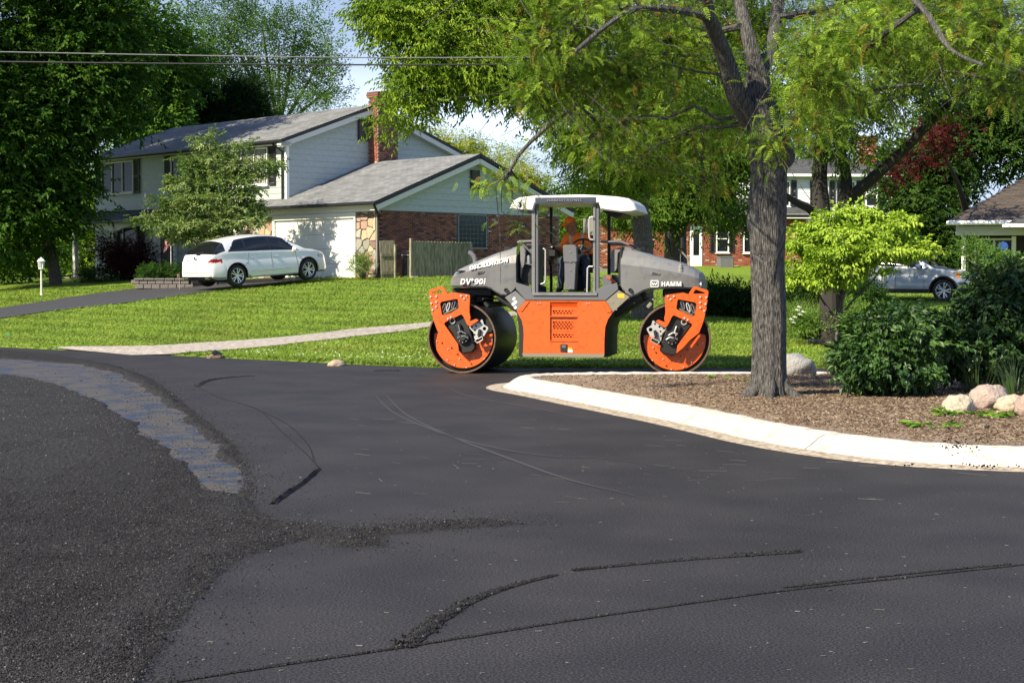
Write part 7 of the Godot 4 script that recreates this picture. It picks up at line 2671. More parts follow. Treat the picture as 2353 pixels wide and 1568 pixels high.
func roller() -> void:
	rng.seed = 88
	var yaw := -0.192
	var r := thing("road_roller", "orange and grey tandem road roller standing on the fresh asphalt", "road roller", Vector3(1.06, 0, -29.15), yaw)
	var Z := 0.74
	# chassis between the drums: black core with flared ends, orange side panels
	var outline := pa([[795, 975], [865, 897], [1300, 897]]) + pb([[300, 897], [355, 985], [318, 1040], [297, 1100], [291, 1200], [290, 1312]]) + pa([[845, 1312], [850, 1180], [848, 1110], [836, 1055]])
	var core := MB.new()
	var co_ := pa([[790, 975], [865, 897], [1300, 897]]) + pb([[300, 897], [372, 985], [335, 1040], [312, 1110], [306, 1200], [304, 1340]]) + pa([[806, 1340], [812, 1180], [806, 1110], [798, 1040]])
	core.prism(co_, -Z + 0.05, Z - 0.05, 0.0)
	put("chassis", core, M.machine_black, r)
	for s in [1.0, -1.0]:
		var ho := pa([[1058, 905], [1272, 905], [1272, 1212], [1058, 1212]])
		var pn := MB.new()
		pn.prism(keyhole(outline.duplicate(), ho), s * (Z - 0.048), s * Z)
		var p := put("side_panel", pn, M.orange_paint, r)
		var sk := MB.new()
		sk.prism(pa([[838, 1314], [850, 1342], [1300, 1342]]) + pb([[286, 1342], [294, 1314]]), s * (Z - 0.04), s * (Z + 0.012), 0.004)
		put("skirt_rail", sk, M.dusty_grey, p)
		if s < 0: continue
		# flared upper edge of the panel
		for e in [[pa([[800, 972], [868, 900], [900, 900], [838, 985]])], [pb([[350, 982], [298, 900], [268, 900], [312, 990]])]]:
			var fl := MB.new()
			fl.prism(e[0], Z + 0.0005, Z + 0.014, 0.006)
			put("panel_lip", fl, M.orange_paint, p)
		# recessed grille
		var bk := MB.new()
		bk.prism(pa([[1052, 900], [1278, 900], [1278, 1218], [1052, 1218]]), Z - 0.16, Z - 0.05)
		put("grille_back", bk, M.machine_black, p)
		for g in [[pa([[1060, 945], [1272, 945], [1272, 1018], [1060, 1018]]), 0], [pa([[1060, 1020], [1272, 1020], [1272, 1138], [1060, 1138]]), 1], [pa([[1060, 1140], [1272, 1140], [1272, 1210], [1060, 1210]]), 2]]:
			var rect: PackedVector2Array = g[0]
			var top := maxf(rect[0].y, rect[2].y)
			var bot := minf(rect[0].y, rect[2].y)
			var gb := MB.new()
			var cw := 0.0555
			var chh := 0.034
			var rows: int = [2, 4, 2][g[1]]
			var y0: float = [lerpf(bot, top, 0.32), lerpf(bot, top, 0.2), lerpf(bot, top, 0.42)][g[1]]
			var x0 := rect[0].x + 0.04
			var x1 := rect[1].x - 0.02
			var z := Z - 0.03
			for row in rows:
				var n := int((x1 - x0 - 0.03) / cw)
				for c in n:
					var ce := Vector2(x0 + (c + 0.5 + (0.5 if row % 2 else 0.0)) * cw, y0 + row * chh)
					var oc := PackedVector2Array([ce + Vector2(-cw / 2, -chh / 2), ce + Vector2(0, -chh / 2), ce + Vector2(cw / 2, -chh / 2), ce + Vector2(cw / 2, chh / 2), ce + Vector2(0, chh / 2), ce + Vector2(-cw / 2, chh / 2)])
					var ic := PackedVector2Array([ce + Vector2(-cw * 0.22, -chh * 0.34), ce + Vector2(cw * 0.0, -chh * 0.36), ce + Vector2(cw * 0.22, -chh * 0.34), ce + Vector2(cw * 0.4, 0), ce + Vector2(cw * 0.22, chh * 0.34), ce + Vector2(-cw * 0.22, chh * 0.34), ce + Vector2(-cw * 0.4, 0)])
					var seq := [[0, 0], [2, 2], [3, 4], [5, 5]]
					gb.fo([v3(oc[0], z), v3(oc[2], z), v3(ic[2], z), v3(ic[0], z)], Vector3(0, 0, 1))
					gb.fo([v3(oc[2], z), v3(oc[3], z), v3(ic[4], z), v3(ic[3], z), v3(ic[2], z)], Vector3(0, 0, 1))
					gb.fo([v3(oc[3], z), v3(oc[5], z), v3(ic[5], z), v3(ic[4], z)], Vector3(0, 0, 1))
					gb.fo([v3(oc[5], z), v3(oc[0], z), v3(ic[0], z), v3(ic[6], z), v3(ic[5], z)], Vector3(0, 0, 1))
					for k in 7:
						gb.fo([v3(ic[k], z), v3(ic[(k + 1) % 7], z), v3(ic[(k + 1) % 7], z - 0.012), v3(ic[k], z - 0.012)], v3(ce - ic[k], 0))
			var gy0 := y0 - chh / 2
			var gy1 := y0 + (rows - 0.5) * chh
			for fr in [[rect[0].x, gy1, rect[1].x, top], [rect[0].x, bot, rect[1].x, gy0], [rect[0].x, gy0, x0, gy1], [x0 + int((x1 - x0 - 0.03) / cw) * cw, gy0, rect[1].x, gy1]]:
				if fr[2] - fr[0] > 0.004 and fr[3] - fr[1] > 0.004:
					gb.box(Vector3((fr[0] + fr[2]) / 2, (fr[1] + fr[3]) / 2, z - 0.006), Vector3(fr[2] - fr[0], fr[3] - fr[1] - 0.001, 0.012))
			put("grille", gb, M.orange_paint, p)
		var hood_ := MB.new()
		hood_.bar(v3(za(1059, 922), Z - 0.03), v3(za(1271, 922), Z - 0.03), 0.02, 0.105, 0.0, Vector3(0, 0.9, 0.45))
		put("grille_hood", hood_, M.orange_paint, p)
		for y in [902, 1020, 1214]:
			var le := MB.new()
			le.prism(pa([[1056, y - 3], [1276, y - 3], [1276, y + 4], [1056, y + 4]]), Z - 0.045, Z + 0.012, 0.003)
			put("grille_ledge", le, M.orange_paint, p)
		var lt := MB.new()
		lt.prism(pa([[1140, 1238], [1194, 1240], [1194, 1301], [1140, 1298]]), Z + 0.0006, Z + 0.014, 0.004)
		put("panel_latch", lt, M.black_plastic, p)
		var lg := MB.new()
		lg.prism(pa([[1152, 1246], [1184, 1247], [1184, 1268], [1152, 1267]]), Z + 0.014, Z + 0.02, 0.003)
		put("latch_handle", lg, M.frame_grey, p)
		var st := MB.new()
		st.prism(pa([[1198, 1266], [1230, 1266], [1230, 1279], [1198, 1279]]), Z + 0.0005, Z + 0.002)
		put("warning_label", st, M.decal_yellow, p)
		var s2 := MB.new()
		s2.prism(pa([[1198, 1281], [1234, 1281], [1234, 1303], [1198, 1303]]), Z + 0.0005, Z + 0.002)
		put("warning_label", s2, M.decal_white, p)
		for k in [962, 974, 985]:
			bolt(p, v3(za(k, 918), Z), 0.009)
			bolt(p, v3(za(k + 382, 918), Z), 0.009)
	# inclined grey links between body and hoods, with their stickers
	for s in [1.0, -1.0]:
		var g1 := MB.new()
		g1.prism(pa([[700, 872], [784, 818], [866, 892], [797, 974]]), s * (Z - 0.12), s * (Z - 0.01), 0.006)
		put("link_plate", g1, M.hood_grey, r)
		var g2 := MB.new()
		g2.prism(pb([[400, 812], [484, 866], [358, 984], [298, 896]]), s * (Z - 0.12), s * (Z - 0.01), 0.006)
		put("link_plate", g2, M.dusty_grey, r)
	for k in [[[772, 880, 26, 18, 0.9], "decal_white"], [[776, 915, 50, 22, 0.75], "decal_white"], [[783, 950, 22, 20, 0.75], "decal_white"]]:
		var b := MB.new()
		b.xf = Transform3D(Basis(Vector3(0, 0, 1), k[0][4]), v3(za(k[0][0], k[0][1]), Z - 0.008))
		b.box(Vector3.ZERO, Vector3(k[0][2] * 0.0021, k[0][3] * 0.0021, 0.003))
		put("sticker", b, M[k[1]], r)
	for k in [[340, 908, 40, 24], [418, 855, 54, 34], [372, 866, 34, 18], [372, 958, 32, 20], [407, 910, 14, 12]]:
		var b := MB.new()
		b.box(v3(zb(k[0], k[1]), Z - 0.008), Vector3(k[2] * 0.0021, k[3] * 0.0021, 0.003))
		put("sticker", b, M.decal_yellow if k[2] == 54 else M.dusty_grey, r)
	# hoods
	var conv := func(rows: Array, right: bool) -> Array:
		var o := []
		for k in rows:
			var x: float = (zb(k[0], 0) if right else za(k[0], 0)).x
			o.append([x, za(0, k[1]).y, za(0, k[2]).y, za(0, k[3]).y, k[4], k[5], k[6]])
		return o
	var hl := hood(r, conv.call([[778, 800, 594, 468, 0.60, 0.64, 0.540], [740, 840, 597, 480, 0.60, 0.64, 0.540], [700, 862, 600, 493, 0.60, 0.64, 0.540], [660, 858, 606, 503, 0.60, 0.64, 0.540], [620, 836, 612, 515, 0.60, 0.64, 0.540], [580, 808, 619, 530, 0.60, 0.64, 0.540], [545, 797, 626, 545, 0.60, 0.64, 0.540], [470, 795, 640, 575, 0.59, 0.63, 0.530], [400, 793, 655, 605, 0.58, 0.62, 0.520], [340, 792, 672, 630, 0.56, 0.6, 0.500], [295, 791, 690, 650, 0.54, 0.57, 0.470], [268, 790, 706, 672, 0.52, 0.54, 0.440], [250, 790, 726, 702, 0.49, 0.5, 0.400], [240, 789, 750, 735, 0.46, 0.465, 0.365]], false), false)
	var hr := hood(r, conv.call([[408, 790, 604, 472, 0.60, 0.64, 0.540], [440, 842, 608, 480, 0.60, 0.64, 0.540], [490, 868, 614, 492, 0.60, 0.64, 0.540], [535, 850, 618, 505, 0.60, 0.64, 0.540], [580, 822, 622, 518, 0.60, 0.64, 0.540], [630, 808, 629, 535, 0.60, 0.64, 0.540], [700, 803, 640, 556, 0.60, 0.64, 0.540], [780, 801, 655, 577, 0.59, 0.63, 0.530], [860, 801, 672, 598, 0.58, 0.62, 0.520], [920, 802, 688, 625, 0.56, 0.6, 0.500], [975, 803, 704, 655, 0.54, 0.57, 0.470], [1005, 805, 716, 676, 0.52, 0.54, 0.440], [1022, 806, 730, 700, 0.49, 0.5, 0.400], [1034, 806, 756, 740, 0.46, 0.465, 0.365]], true), true)
	# dark gap under each hood, and the slewing joint above the drum
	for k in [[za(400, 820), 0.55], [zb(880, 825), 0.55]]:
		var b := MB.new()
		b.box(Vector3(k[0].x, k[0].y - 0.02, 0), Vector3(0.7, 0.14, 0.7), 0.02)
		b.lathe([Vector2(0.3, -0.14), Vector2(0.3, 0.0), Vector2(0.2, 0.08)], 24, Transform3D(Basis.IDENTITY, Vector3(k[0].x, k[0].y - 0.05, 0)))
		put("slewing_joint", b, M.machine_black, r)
	for k in [[za(620, 850), za(840, 1000)], [zb(560, 850), zb(340, 1000)]]:
		var b := MB.new()
		b.bar(v3(k[0], 0.0), v3(k[1], 0.0), 0.9, 0.16, 0.02)
		put("joint_arm", b, M.machine_black, r)
	# hood details: text, grips, caps, exhaust, beacon aerial
	var text := func(t: String, h: float, p: Vector2, z: float, tilt: float, wide: float, italic: bool, m: Material, host: Node, lean: float):
		var o := MeshInstance3D.new()
		o.name = "lettering"
		o.mesh = letters(t, h, 0.02, true, italic)
		o.material_override = m
		host.add_child(o, true)
		var bs := Basis(Vector3(0, 0, 1), tilt) * Basis(Vector3.RIGHT, lean)
		if italic:
			bs = bs * Basis(Vector3(1, 0, 0), Vector3(0.18, 1, 0), Vector3(0, 0, 1))
		o.transform = Transform3D(bs * Basis.from_scale(Vector3(wide, 1, 1)), v3(p, z))
	text.call("OSCILLATION", 0.078, za(563, 606), 0.63, 0.2, 0.98, true, M.decal_white, hl, -0.5)
	text.call("DV", 0.095, za(374, 745), 0.607, 0.0, 1.1, true, M.decal_white, hl, 0.1)
	text.call("+", 0.085, za(430, 732), 0.622, 0.0, 1.0, true, M.decal_white, hl, 0.1)
	text.call("90i", 0.095, za(492, 745), 0.607, 0.0, 1.1, true, M.decal_white, hl, 0.1)
	text.call("HAMM", 0.075, zb(800, 763), 0.607, 0.0, 1.04, false, M.decal_white, hr, 0.1)
	var lo := MB.new()
	for k in [[[643, 737], [698, 737]], [[698, 737], [698, 785]], [[698, 785], [643, 785]], [[643, 785], [643, 737]], [[652, 752], [661, 772]], [[661, 772], [670, 756]], [[670, 756], [679, 772]], [[679, 772], [690, 748]]]:
		lo.bar(v3(zb(k[0][0], k[0][1]), 0.617), v3(zb(k[1][0], k[1][1]), 0.617), 0.012, 0.009, 0.0, Vector3(0, 0, 1))
	put("emblem", lo, M.decal_white, hr)
	text.call("H", 0.055, zb(1014, 763) , 0.51, 0.0, 1.1, false, M.decal_white, hr, 0.1)
	for k in [[hl, pa([[462, 664], [530, 655], [532, 662], [520, 678], [470, 684]]), pa([[474, 668], [524, 661], [514, 673], [478, 678]]), 0.62], [hr, pb([[640, 663], [715, 680], [708, 694], [650, 690], [642, 684]]), pb([[652, 670], [706, 683], [700, 688], [656, 685]]), 0.62]]:
		var gp := MB.new()
		gp.prism(k[1], k[3] - 0.02, k[3] + 0.022, 0.004)
		put("hood_grip", gp, M.hood_grey, k[0])
		var gi := MB.new()
		gi.prism(k[2], k[3] + 0.0225, k[3] + 0.024)
		put("grip_recess", gi, M.machine_black, k[0])
	for k in [[hl, za(700, 812)], [hr, zb(484, 812)]]:
		var cb := MB.new()
		cb.lathe([Vector2(0.035, -0.02), Vector2(0.035, 0.012), Vector2(0.022, 0.012), Vector2(0.02, -0.004), Vector2(0.0, -0.004)], 16, Transform3D(Basis(Vector3.RIGHT, PI / 2), v3(k[1], 0.63)))
		put("round_port", cb, M.black_plastic, k[0])
	for k in [[hl, za(690, 492), 0.17], [hr, zb(535, 505), 0.16]]:
		var cb := MB.new()
		cb.lathe([Vector2(0.12, -0.06), Vector2(0.11, 0.0), Vector2(0.085, 0.012), Vector2(0.085, 0.05), Vector2(0.06, 0.062), Vector2(0.0, 0.062)], 20, Transform3D(Basis.IDENTITY, Vector3(k[1].x, k[1].y, 0.2)))
		for j in 10:
			var a := TAU * j / 10.0
			cb.box(Vector3(k[1].x + 0.086 * cos(a), k[1].y + 0.03, 0.2 + 0.086 * sin(a)), Vector3(0.012, 0.036, 0.012))
		put("filler_cap", cb, M.black_plastic, k[0])
	var ex := MB.new()
	ex.xf.origin.x = -0.15
	ex.tube([v3(za(452, 610), -0.1), v3(za(450, 560), -0.1), v3(za(438, 535), -0.1), v3(za(415, 514), -0.1), v3(za(396, 508), -0.1)], [0.045, 0.045, 0.045, 0.045, 0.042], 14)
	put("exhaust_pipe", ex, M.frame_grey, hl)
	for k in [[hl, pa([[735, 478], [778, 464], [782, 560], [735, 560]])], [hr, pb([[418, 492], [445, 470], [490, 476], [492, 500], [470, 520], [440, 580], [418, 575]])]]:
		for s in [1.0, -1.0]:
			var b := MB.new()
			b.prism(k[1], s * 0.48, s * 0.52, 0.008)
			put("hood_ear", b, M.hood_grey, k[0])
	var ae := MB.new()
	var ab := zb(866, 668)
	ae.lathe([Vector2(0.055, -0.03), Vector2(0.05, 0.03), Vector2(0.04, 0.04), Vector2(0.038, 0.08), Vector2(0.02, 0.1), Vector2(0.012, 0.13), Vector2(0.005, 0.14), Vector2(0.004, 0.3), Vector2(0.0, 0.3)], 12, Transform3D(Basis.IDENTITY, Vector3(ab.x, ab.y, 0.56)))
	put("aerial", ae, M.trim_grey, hr)
	var rl := MB.new()
	rl.tube([v3(zb(862, 510), 0.2), v3(zb(905, 560), 0.2), v3(zb(918, 600), 0.2), v3(zb(918, 640), 0.2)], [0.014, 0.014, 0.014, 0.014], 7)
	rl.tube([v3(zb(905, 540), 0.0), v3(zb(905, 640), 0.0)], [0.014, 0.014], 7)
	put("hand_rail", rl, M.dusty_grey, hr)
	for k in [[725, 345, 745, 520, -0.5], [830, 395, 838, 600, -0.5]]:
		var b := MB.new()
		b.tube([v3(zb(k[0], k[1]), k[4]), v3(zb((k[0] + k[2]) / 2.0, (k[1] + k[3]) / 2.0), k[4]), v3(zb(k[2], k[3]), k[4])], [0.022, 0.018, 0.016], 7)
		b.box(v3(zb(k[0] + 4, k[1] + 40), k[4] + 0.02), Vector3(0.05, 0.2, 0.1), 0.015)
		put("wing_mirror", b, M.machine_black, hr)
	for k in [[v3(za(325, 661), 0.6), 0.14]]:
		var b := MB.new()
		b.ball(k[0], Vector3(0.12, 0.014, 0.03), 12, 6)
		put("marker_lamp", b, M.machine_black, hl)
	# platform and cab frame
	for s in [1.0, -1.0]:
		var pf := MB.new()
		pf.prism(pa([[790, 752], [912, 788], [912, 830], [1302, 830]]) + pb([[210, 830], [240, 800], [388, 752], [398, 806], [300, 892]]) + pa([[868, 892], [790, 806]]), s * (Z - 0.03), s * (Z + 0.004), 0.006)
		put("platform_side", pf, M.frame_grey, r)
		var ra := MB.new()
		ra.prism(pa([[925, 832], [1302, 832]]) + pb([[236, 832], [236, 856]]) + pa([[925, 856]]), s * (Z + 0.0045), s * (Z + 0.03), 0.006)
		put("sill_rail", ra, M.hood_grey, r)
	var fl := MB.new()
	fl.prism(pa([[795, 800], [912, 832], [1302, 832]]) + pb([[236, 832], [390, 800], [392, 812], [300, 890]]) + pa([[868, 890], [795, 812]]), -Z + 0.035, Z - 0.035)
	put("platform", fl, M.machine_black, r)
	for s in [1.0, -1.0]:
		for k in [[pa([[914, 165], [928, 96], [942, 82], [942, 850], [914, 850]]), "hood_grey"], [pa([[944, 100], [964, 100], [964, 832], [944, 832]]), "frame_grey"], [pb([[202, 110], [214, 96], [222, 110], [222, 850], [202, 850]]), "hood_grey"], [pb([[224, 100], [248, 100], [248, 850], [224, 850]]), "frame_grey"]]:
			if s < 0 and k[1] == "hood_grey": continue
			var b := MB.new()
			b.prism(k[0], s * (Z - 0.08), s * (Z + 0.01 if k[1] == "hood_grey" else Z - 0.005), 0.008)
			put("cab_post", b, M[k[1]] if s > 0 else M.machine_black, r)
	# rails and grab handles
	for k in [[[[788, 436], [800, 427], [905, 424]], 0.026, 0.55], [[[960, 460], [1042, 460]], 0.012, -0.6], [[[985, 484], [994, 492], [994, 735], [985, 755], [958, 766]], 0.014, 0.4], [[[975, 484], [985, 482]], 0.014, 0.4]]:
		var pts := []
		var rs := []
		for q in k[0]:
			pts.append(v3(za(q[0], q[1]), k[2]))
			rs.append(k[1])
		var b := MB.new()
		b.tube(pts, rs, 8)
		put("grab_rail", b, M.frame_grey if k[1] > 0.02 else M.zinc, r)
	for k in [[[[204, 238], [182, 240], [174, 254], [174, 398], [182, 414], [204, 416]], 0.014, 0.78], [[[202, 626], [172, 626], [160, 640], [157, 828]], 0.014, 0.76], [[[250, 430], [400, 430], [470, 455]], 0.02, 0.55], [[[250, 440], [400, 442], [480, 470]], 0.02, -0.55]]:
		var pts := []
		var rs := []
		for q in k[0]:
			pts.append(v3(zb(q[0], q[1]), k[2]))
			rs.append(k[1])
		var b := MB.new()
		b.tube(pts, rs, 8)
		put("grab_rail", b, M.zinc if k[1] < 0.018 else M.frame_grey, r)
	# gear and tanks beside the cab
	var bl := MB.new()
	bl.prism(pa([[800, 462], [822, 442], [908, 442], [908, 775], [800, 745]]), -0.5, 0.42, 0.012)
	var sc := put("side_console", bl, M.machine_black, r)
	var b1 := MB.new()
	b1.prism(pa([[802, 470], [826, 446], [848, 500], [838, 610], [822, 640], [806, 720]]), 0.42, 0.52, 0.01)
	put("console_cover", b1, M.hood_grey, sc)
	var b2 := MB.new()
	b2.prism(pa([[848, 448], [906, 446], [906, 500], [880, 500]]), 0.42, 0.46, 0.006)
	put("console_cover", b2, M.dusty_grey, sc)
	var b3 := MB.new()
	b3.bar(v3(za(826, 448), 0.54), v3(za(900, 520), 0.54), 0.03, 0.03, 0.006)
	b3.bar(v3(za(850, 600), 0.5), v3(za(900, 612), 0.5), 0.12, 0.02, 0.004)
	put("console_strut", b3, M.frame_grey, sc)
	var bo := MB.new()
	bo.lathe([Vector2(0.0, 0.0), Vector2(0.033, 0.0), Vector2(0.033, 0.13), Vector2(0.02, 0.15), Vector2(0.0, 0.15)], 12, Transform3D(Basis.IDENTITY, v3(za(870, 606), 0.5)))
	put("bottle", bo, M.alloy, sc)
	var rg := MB.new()
	rg.prism(pb([[322, 505], [345, 488], [400, 474], [404, 500], [380, 520], [372, 640], [352, 676], [318, 676]]), -0.3, 0.45, 0.012)
	var rp := put("rear_console", rg, M.hood_grey, r)
	var rk := MB.new()
	rk.prism(pb([[404, 480], [420, 470], [412, 800], [392, 745], [385, 640]]), -0.6, 0.6, 0.01)
	put("bulkhead", rk, M.machine_black, rp)
	var rk2 := MB.new()
	rk2.prism(pb([[250, 690], [318, 690], [350, 745], [385, 752], [250, 800]]), -0.5, 0.35, 0.01)
	put("tool_box", rk2, M.frame_grey, rp)
	var stp := MB.new()
	stp.bar(v3(zb(285, 705), 0.365), v3(zb(350, 748), 0.365), 0.012, 0.035)
	put("strap", stp, M.orange_paint, rp)
	# seat, steering console, wheel
	var se := MB.new()
	se.box(Vector3(0.05, 1.76, -0.28), Vector3(0.52, 0.12, 0.46), 0.04)
	se.box(Vector3(0.05, 2.06, -0.53), Vector3(0.5, 0.6, 0.1), 0.04)
	se.box(Vector3(0.05, 1.54, -0.3), Vector3(0.36, 0.32, 0.34), 0.02)
	put("seat", se, M.machine_black, r)
	var co := MB.new()
	co.prism(pa([[1172, 462], [1186, 452], [1268, 452], [1282, 470], [1288, 585], [1280, 590], [1268, 812], [1188, 816], [1184, 590], [1178, 585]]), 0.14, 0.42, 0.015)
	var con := put("steering_console", co, M.frame_grey, r)
	for y in [510, 590, 655, 795]:
		bolt(con, v3(za(1232, y), 0.42), 0.008)
	var sea := MB.new()
	sea.prism(pa([[1186, 587], [1284, 587], [1283, 593], [1186, 593]]), 0.42, 0.426)
	put("console_seam", sea, M.machine_black, con)
	var wh := MB.new()
	var wp := []
	var wr := []
	var wc := v3(za(1312, 455), 0.18)
	var wb := Basis(Vector3.RIGHT, 0.7)
	for k in 25:
		wp.append(wc + wb * Vector3(cos(TAU * k / 24.0) * 0.17, 0, sin(TAU * k / 24.0) * 0.17))
		wr.append(0.016)
	wh.tube(wp, wr, 8, false)
	for k in 3:
		wh.bar(wc, wc + wb * Vector3(cos(TAU * k / 3.0 + 0.5) * 0.16, 0, sin(TAU * k / 3.0 + 0.5) * 0.16), 0.03, 0.015, 0.004)
	wh.tube([wc, v3(za(1290, 520), 0.22)], [0.03, 0.025], 8)
	put("steering_wheel", wh, M.black_plastic, con)
	con.position.x = -0.085
	var arm := MB.new()
	arm.xf.origin.x = -0.15
	arm.box(v3(za(1095, 515), -0.06), Vector3(0.16, 0.16, 0.4), 0.03)
	arm.box(v3(za(1075, 560), -0.06), Vector3(0.05, 0.24, 0.3), 0.02)
	arm.tube([v3(za(1105, 490), 0.08), v3(za(1105, 462), 0.1)], [0.018, 0.024], 8)
	put("armrest", arm, M.black_plastic, r)
	# roof
	var ro := MB.new()
	ro.prism(pa([[745, 168], [754, 146], [774, 106], [824, 80], [940, 68], [1302, 62]]) + pb([[240, 68], [400, 82], [482, 97], [522, 132], [546, 190], [500, 202], [424, 204], [300, 186], [266, 178], [250, 132]]) + pa([[1302, 130], [946, 132], [930, 186], [815, 180], [778, 174]]), -0.82, 0.82, 0.02)
	var roof := put("cab_roof", ro, M.roof_white, r)
	var un := MB.new()
	un.prism(pa([[815, 182], [926, 190], [926, 203], [840, 200]]), -0.7, 0.7, 0.006)
	put("roof_underside", un, M.frame_grey, roof)
	un = MB.new()
	un.prism(pb([[262, 184], [420, 206], [400, 232], [350, 240], [290, 210]]), -0.7, 0.5, 0.006)
	put("roof_underside", un, M.machine_black, roof)
	var band := MB.new()
	band.prism(pa([[948, 84], [1302, 84]]) + pb([[226, 84], [226, 124]]) + pa([[948, 126]]), 0.822, 0.835, 0.003)
	put("roof_band", band, M.visor, roof)
	text.call("HAMMTRONIC", 0.036, za(1180, 106), 0.837, 0.0, 1.75, false, M.hood_grey, roof, 0.0)
	for k in [za(825, 137)]:
		var la := MB.new()
		la.xf = Transform3D(Basis(Vector3(0, 0, 1), 0.5) * Basis(Vector3.UP, -0.5), v3(k, 0.80))
		la.ball(Vector3.ZERO, Vector3(0.042, 0.055, 0.05), 14, 8)
		put("work_lamp", la, M.black_plastic, roof)
		var gl := MB.new()
		gl.xf = la.xf
		gl.ball(Vector3(0, 0, 0.02), Vector3(0.03, 0.042, 0.036), 12, 8)
		put("lamp_lens", gl, M.clear_lens, roof)
	var mi := MB.new()
	mi.tube([v3(za(775, 118), 0.5), v3(za(745, 120), 0.56), v3(za(722, 124), 0.56)], [0.016, 0.018, 0.02], 7)
	put("mirror_arm", mi, M.frame_grey, roof)
	# the drums
	drum(r, Vector3(-1.765, 0.597, 0.0), -0.03, 1.0)
	drum(r, Vector3(1.735, 0.597, 0.0), 0.10, -1.0)

# ---------------------------------------------------------------- the driver: one skin meshed from a field of tapered capsules
func skin(b: MB, bones: Array, cell: float, k: float, paint: Callable) -> void:
	var lo := Vector3.ONE * 1e9
	var hi := -lo
	for q in bones:
		var r := maxf(q[2], q[3]) + cell * 3.0
		for e in [q[0], q[1]]:
			lo = lo.min(e - Vector3.ONE * r)
			hi = hi.max(e + Vector3.ONE * r)
	var nx := int((hi.x - lo.x) / cell) + 2
	var ny := int((hi.y - lo.y) / cell) + 2
	var nz := int((hi.z - lo.z) / cell) + 2
	var f := PackedFloat32Array()
	f.resize(nx * ny * nz)
	f.fill(1.0)
	var who := PackedInt32Array()
	who.resize(nx * ny * nz)
	var best := PackedFloat32Array()
	best.resize(nx * ny * nz)
	best.fill(1.0)
	for bi in bones.size():
		var q = bones[bi]
		var a: Vector3 = q[0]
		var ab: Vector3 = q[1] - a
		var l2 := maxf(ab.length_squared(), 1e-8)
		var r := maxf(q[2], q[3]) + k + cell * 2.0
		var l := ((a.min(q[1]) - Vector3.ONE * r - lo) / cell).floor()
		var h := ((a.max(q[1]) + Vector3.ONE * r - lo) / cell).ceil()
		for x in range(maxi(0, int(l.x)), mini(nx, int(h.x) + 1)):
			for y in range(maxi(0, int(l.y)), mini(ny, int(h.y) + 1)):
				for z in range(maxi(0, int(l.z)), mini(nz, int(h.z) + 1)):
					var p := lo + Vector3(x, y, z) * cell
					var t := clampf((p - a).dot(ab) / l2, 0.0, 1.0)
					var d := p.distance_to(a + ab * t) - lerpf(q[2], q[3], t)
					var i := (x * ny + y) * nz + z
					if d < best[i]:
						best[i] = d
						who[i] = bi
					var g := f[i]
					var hh := clampf(0.5 + 0.5 * (g - d) / k, 0.0, 1.0)
					f[i] = lerpf(g, d, hh) - k * hh * (1.0 - hh)
	var at := {}
	var nrm := {}
	var col := {}
	var off := [0, nz, ny * nz, ny * nz + nz, 1, nz + 1, ny * nz + 1, ny * nz + nz + 1]
	var pos := [Vector3(0, 0, 0), Vector3(0, 1, 0), Vector3(1, 0, 0), Vector3(1, 1, 0), Vector3(0, 0, 1), Vector3(0, 1, 1), Vector3(1, 0, 1), Vector3(1, 1, 1)]
	var edges := [[0, 1], [2, 3], [4, 5], [6, 7], [0, 2], [1, 3], [4, 6], [5, 7], [0, 4], [1, 5], [2, 6], [3, 7]]
	for x in nx - 1:
		for y in ny - 1:
			for z in nz - 1:
				var i := (x * ny + y) * nz + z
				var s := 0
				for c in 8:
					if f[i + off[c]] < 0.0: s += 1
				if s == 0 or s == 8: continue
				var sum := Vector3.ZERO
				var n := 0
				for e in edges:
					var fa := f[i + off[e[0]]]
					var fb := f[i + off[e[1]]]
					if (fa < 0.0) != (fb < 0.0):
						sum += (pos[e[0]] as Vector3).lerp(pos[e[1]], fa / (fa - fb))
						n += 1
				var p := lo + (Vector3(x, y, z) + sum / n) * cell
				at[i] = p
				var g := Vector3.ZERO
				for c in 8:
					g += ((pos[c] as Vector3) * 2.0 - Vector3.ONE) * f[i + off[c]]
				nrm[i] = g.normalized()
				col[i] = paint.call(p, who[i])
	for i in at:
		var z: int = i % nz
		var y: int = (i / nz) % ny
		var x: int = i / (ny * nz)
		for ax in 3:
			var o1: int = [ny * nz, nz, 1][(ax + 1) % 3]
			var o2: int = [ny * nz, nz, 1][(ax + 2) % 3]
			var st: int = [ny * nz, nz, 1][ax]
			var c1: int = [x, y, z][(ax + 1) % 3]
			var c2: int = [x, y, z][(ax + 2) % 3]
			if c1 == 0 or c2 == 0 or i + st >= f.size(): continue
			if (f[i] < 0.0) == (f[i + st] < 0.0): continue
			if not (at.has(i - o1) and at.has(i - o2) and at.has(i - o1 - o2)): continue
			b.col = col[i]
			b.squad(at[i], at[i - o1], at[i - o1 - o2], at[i - o2], nrm[i], nrm[i - o1], nrm[i - o1 - o2], nrm[i - o2])

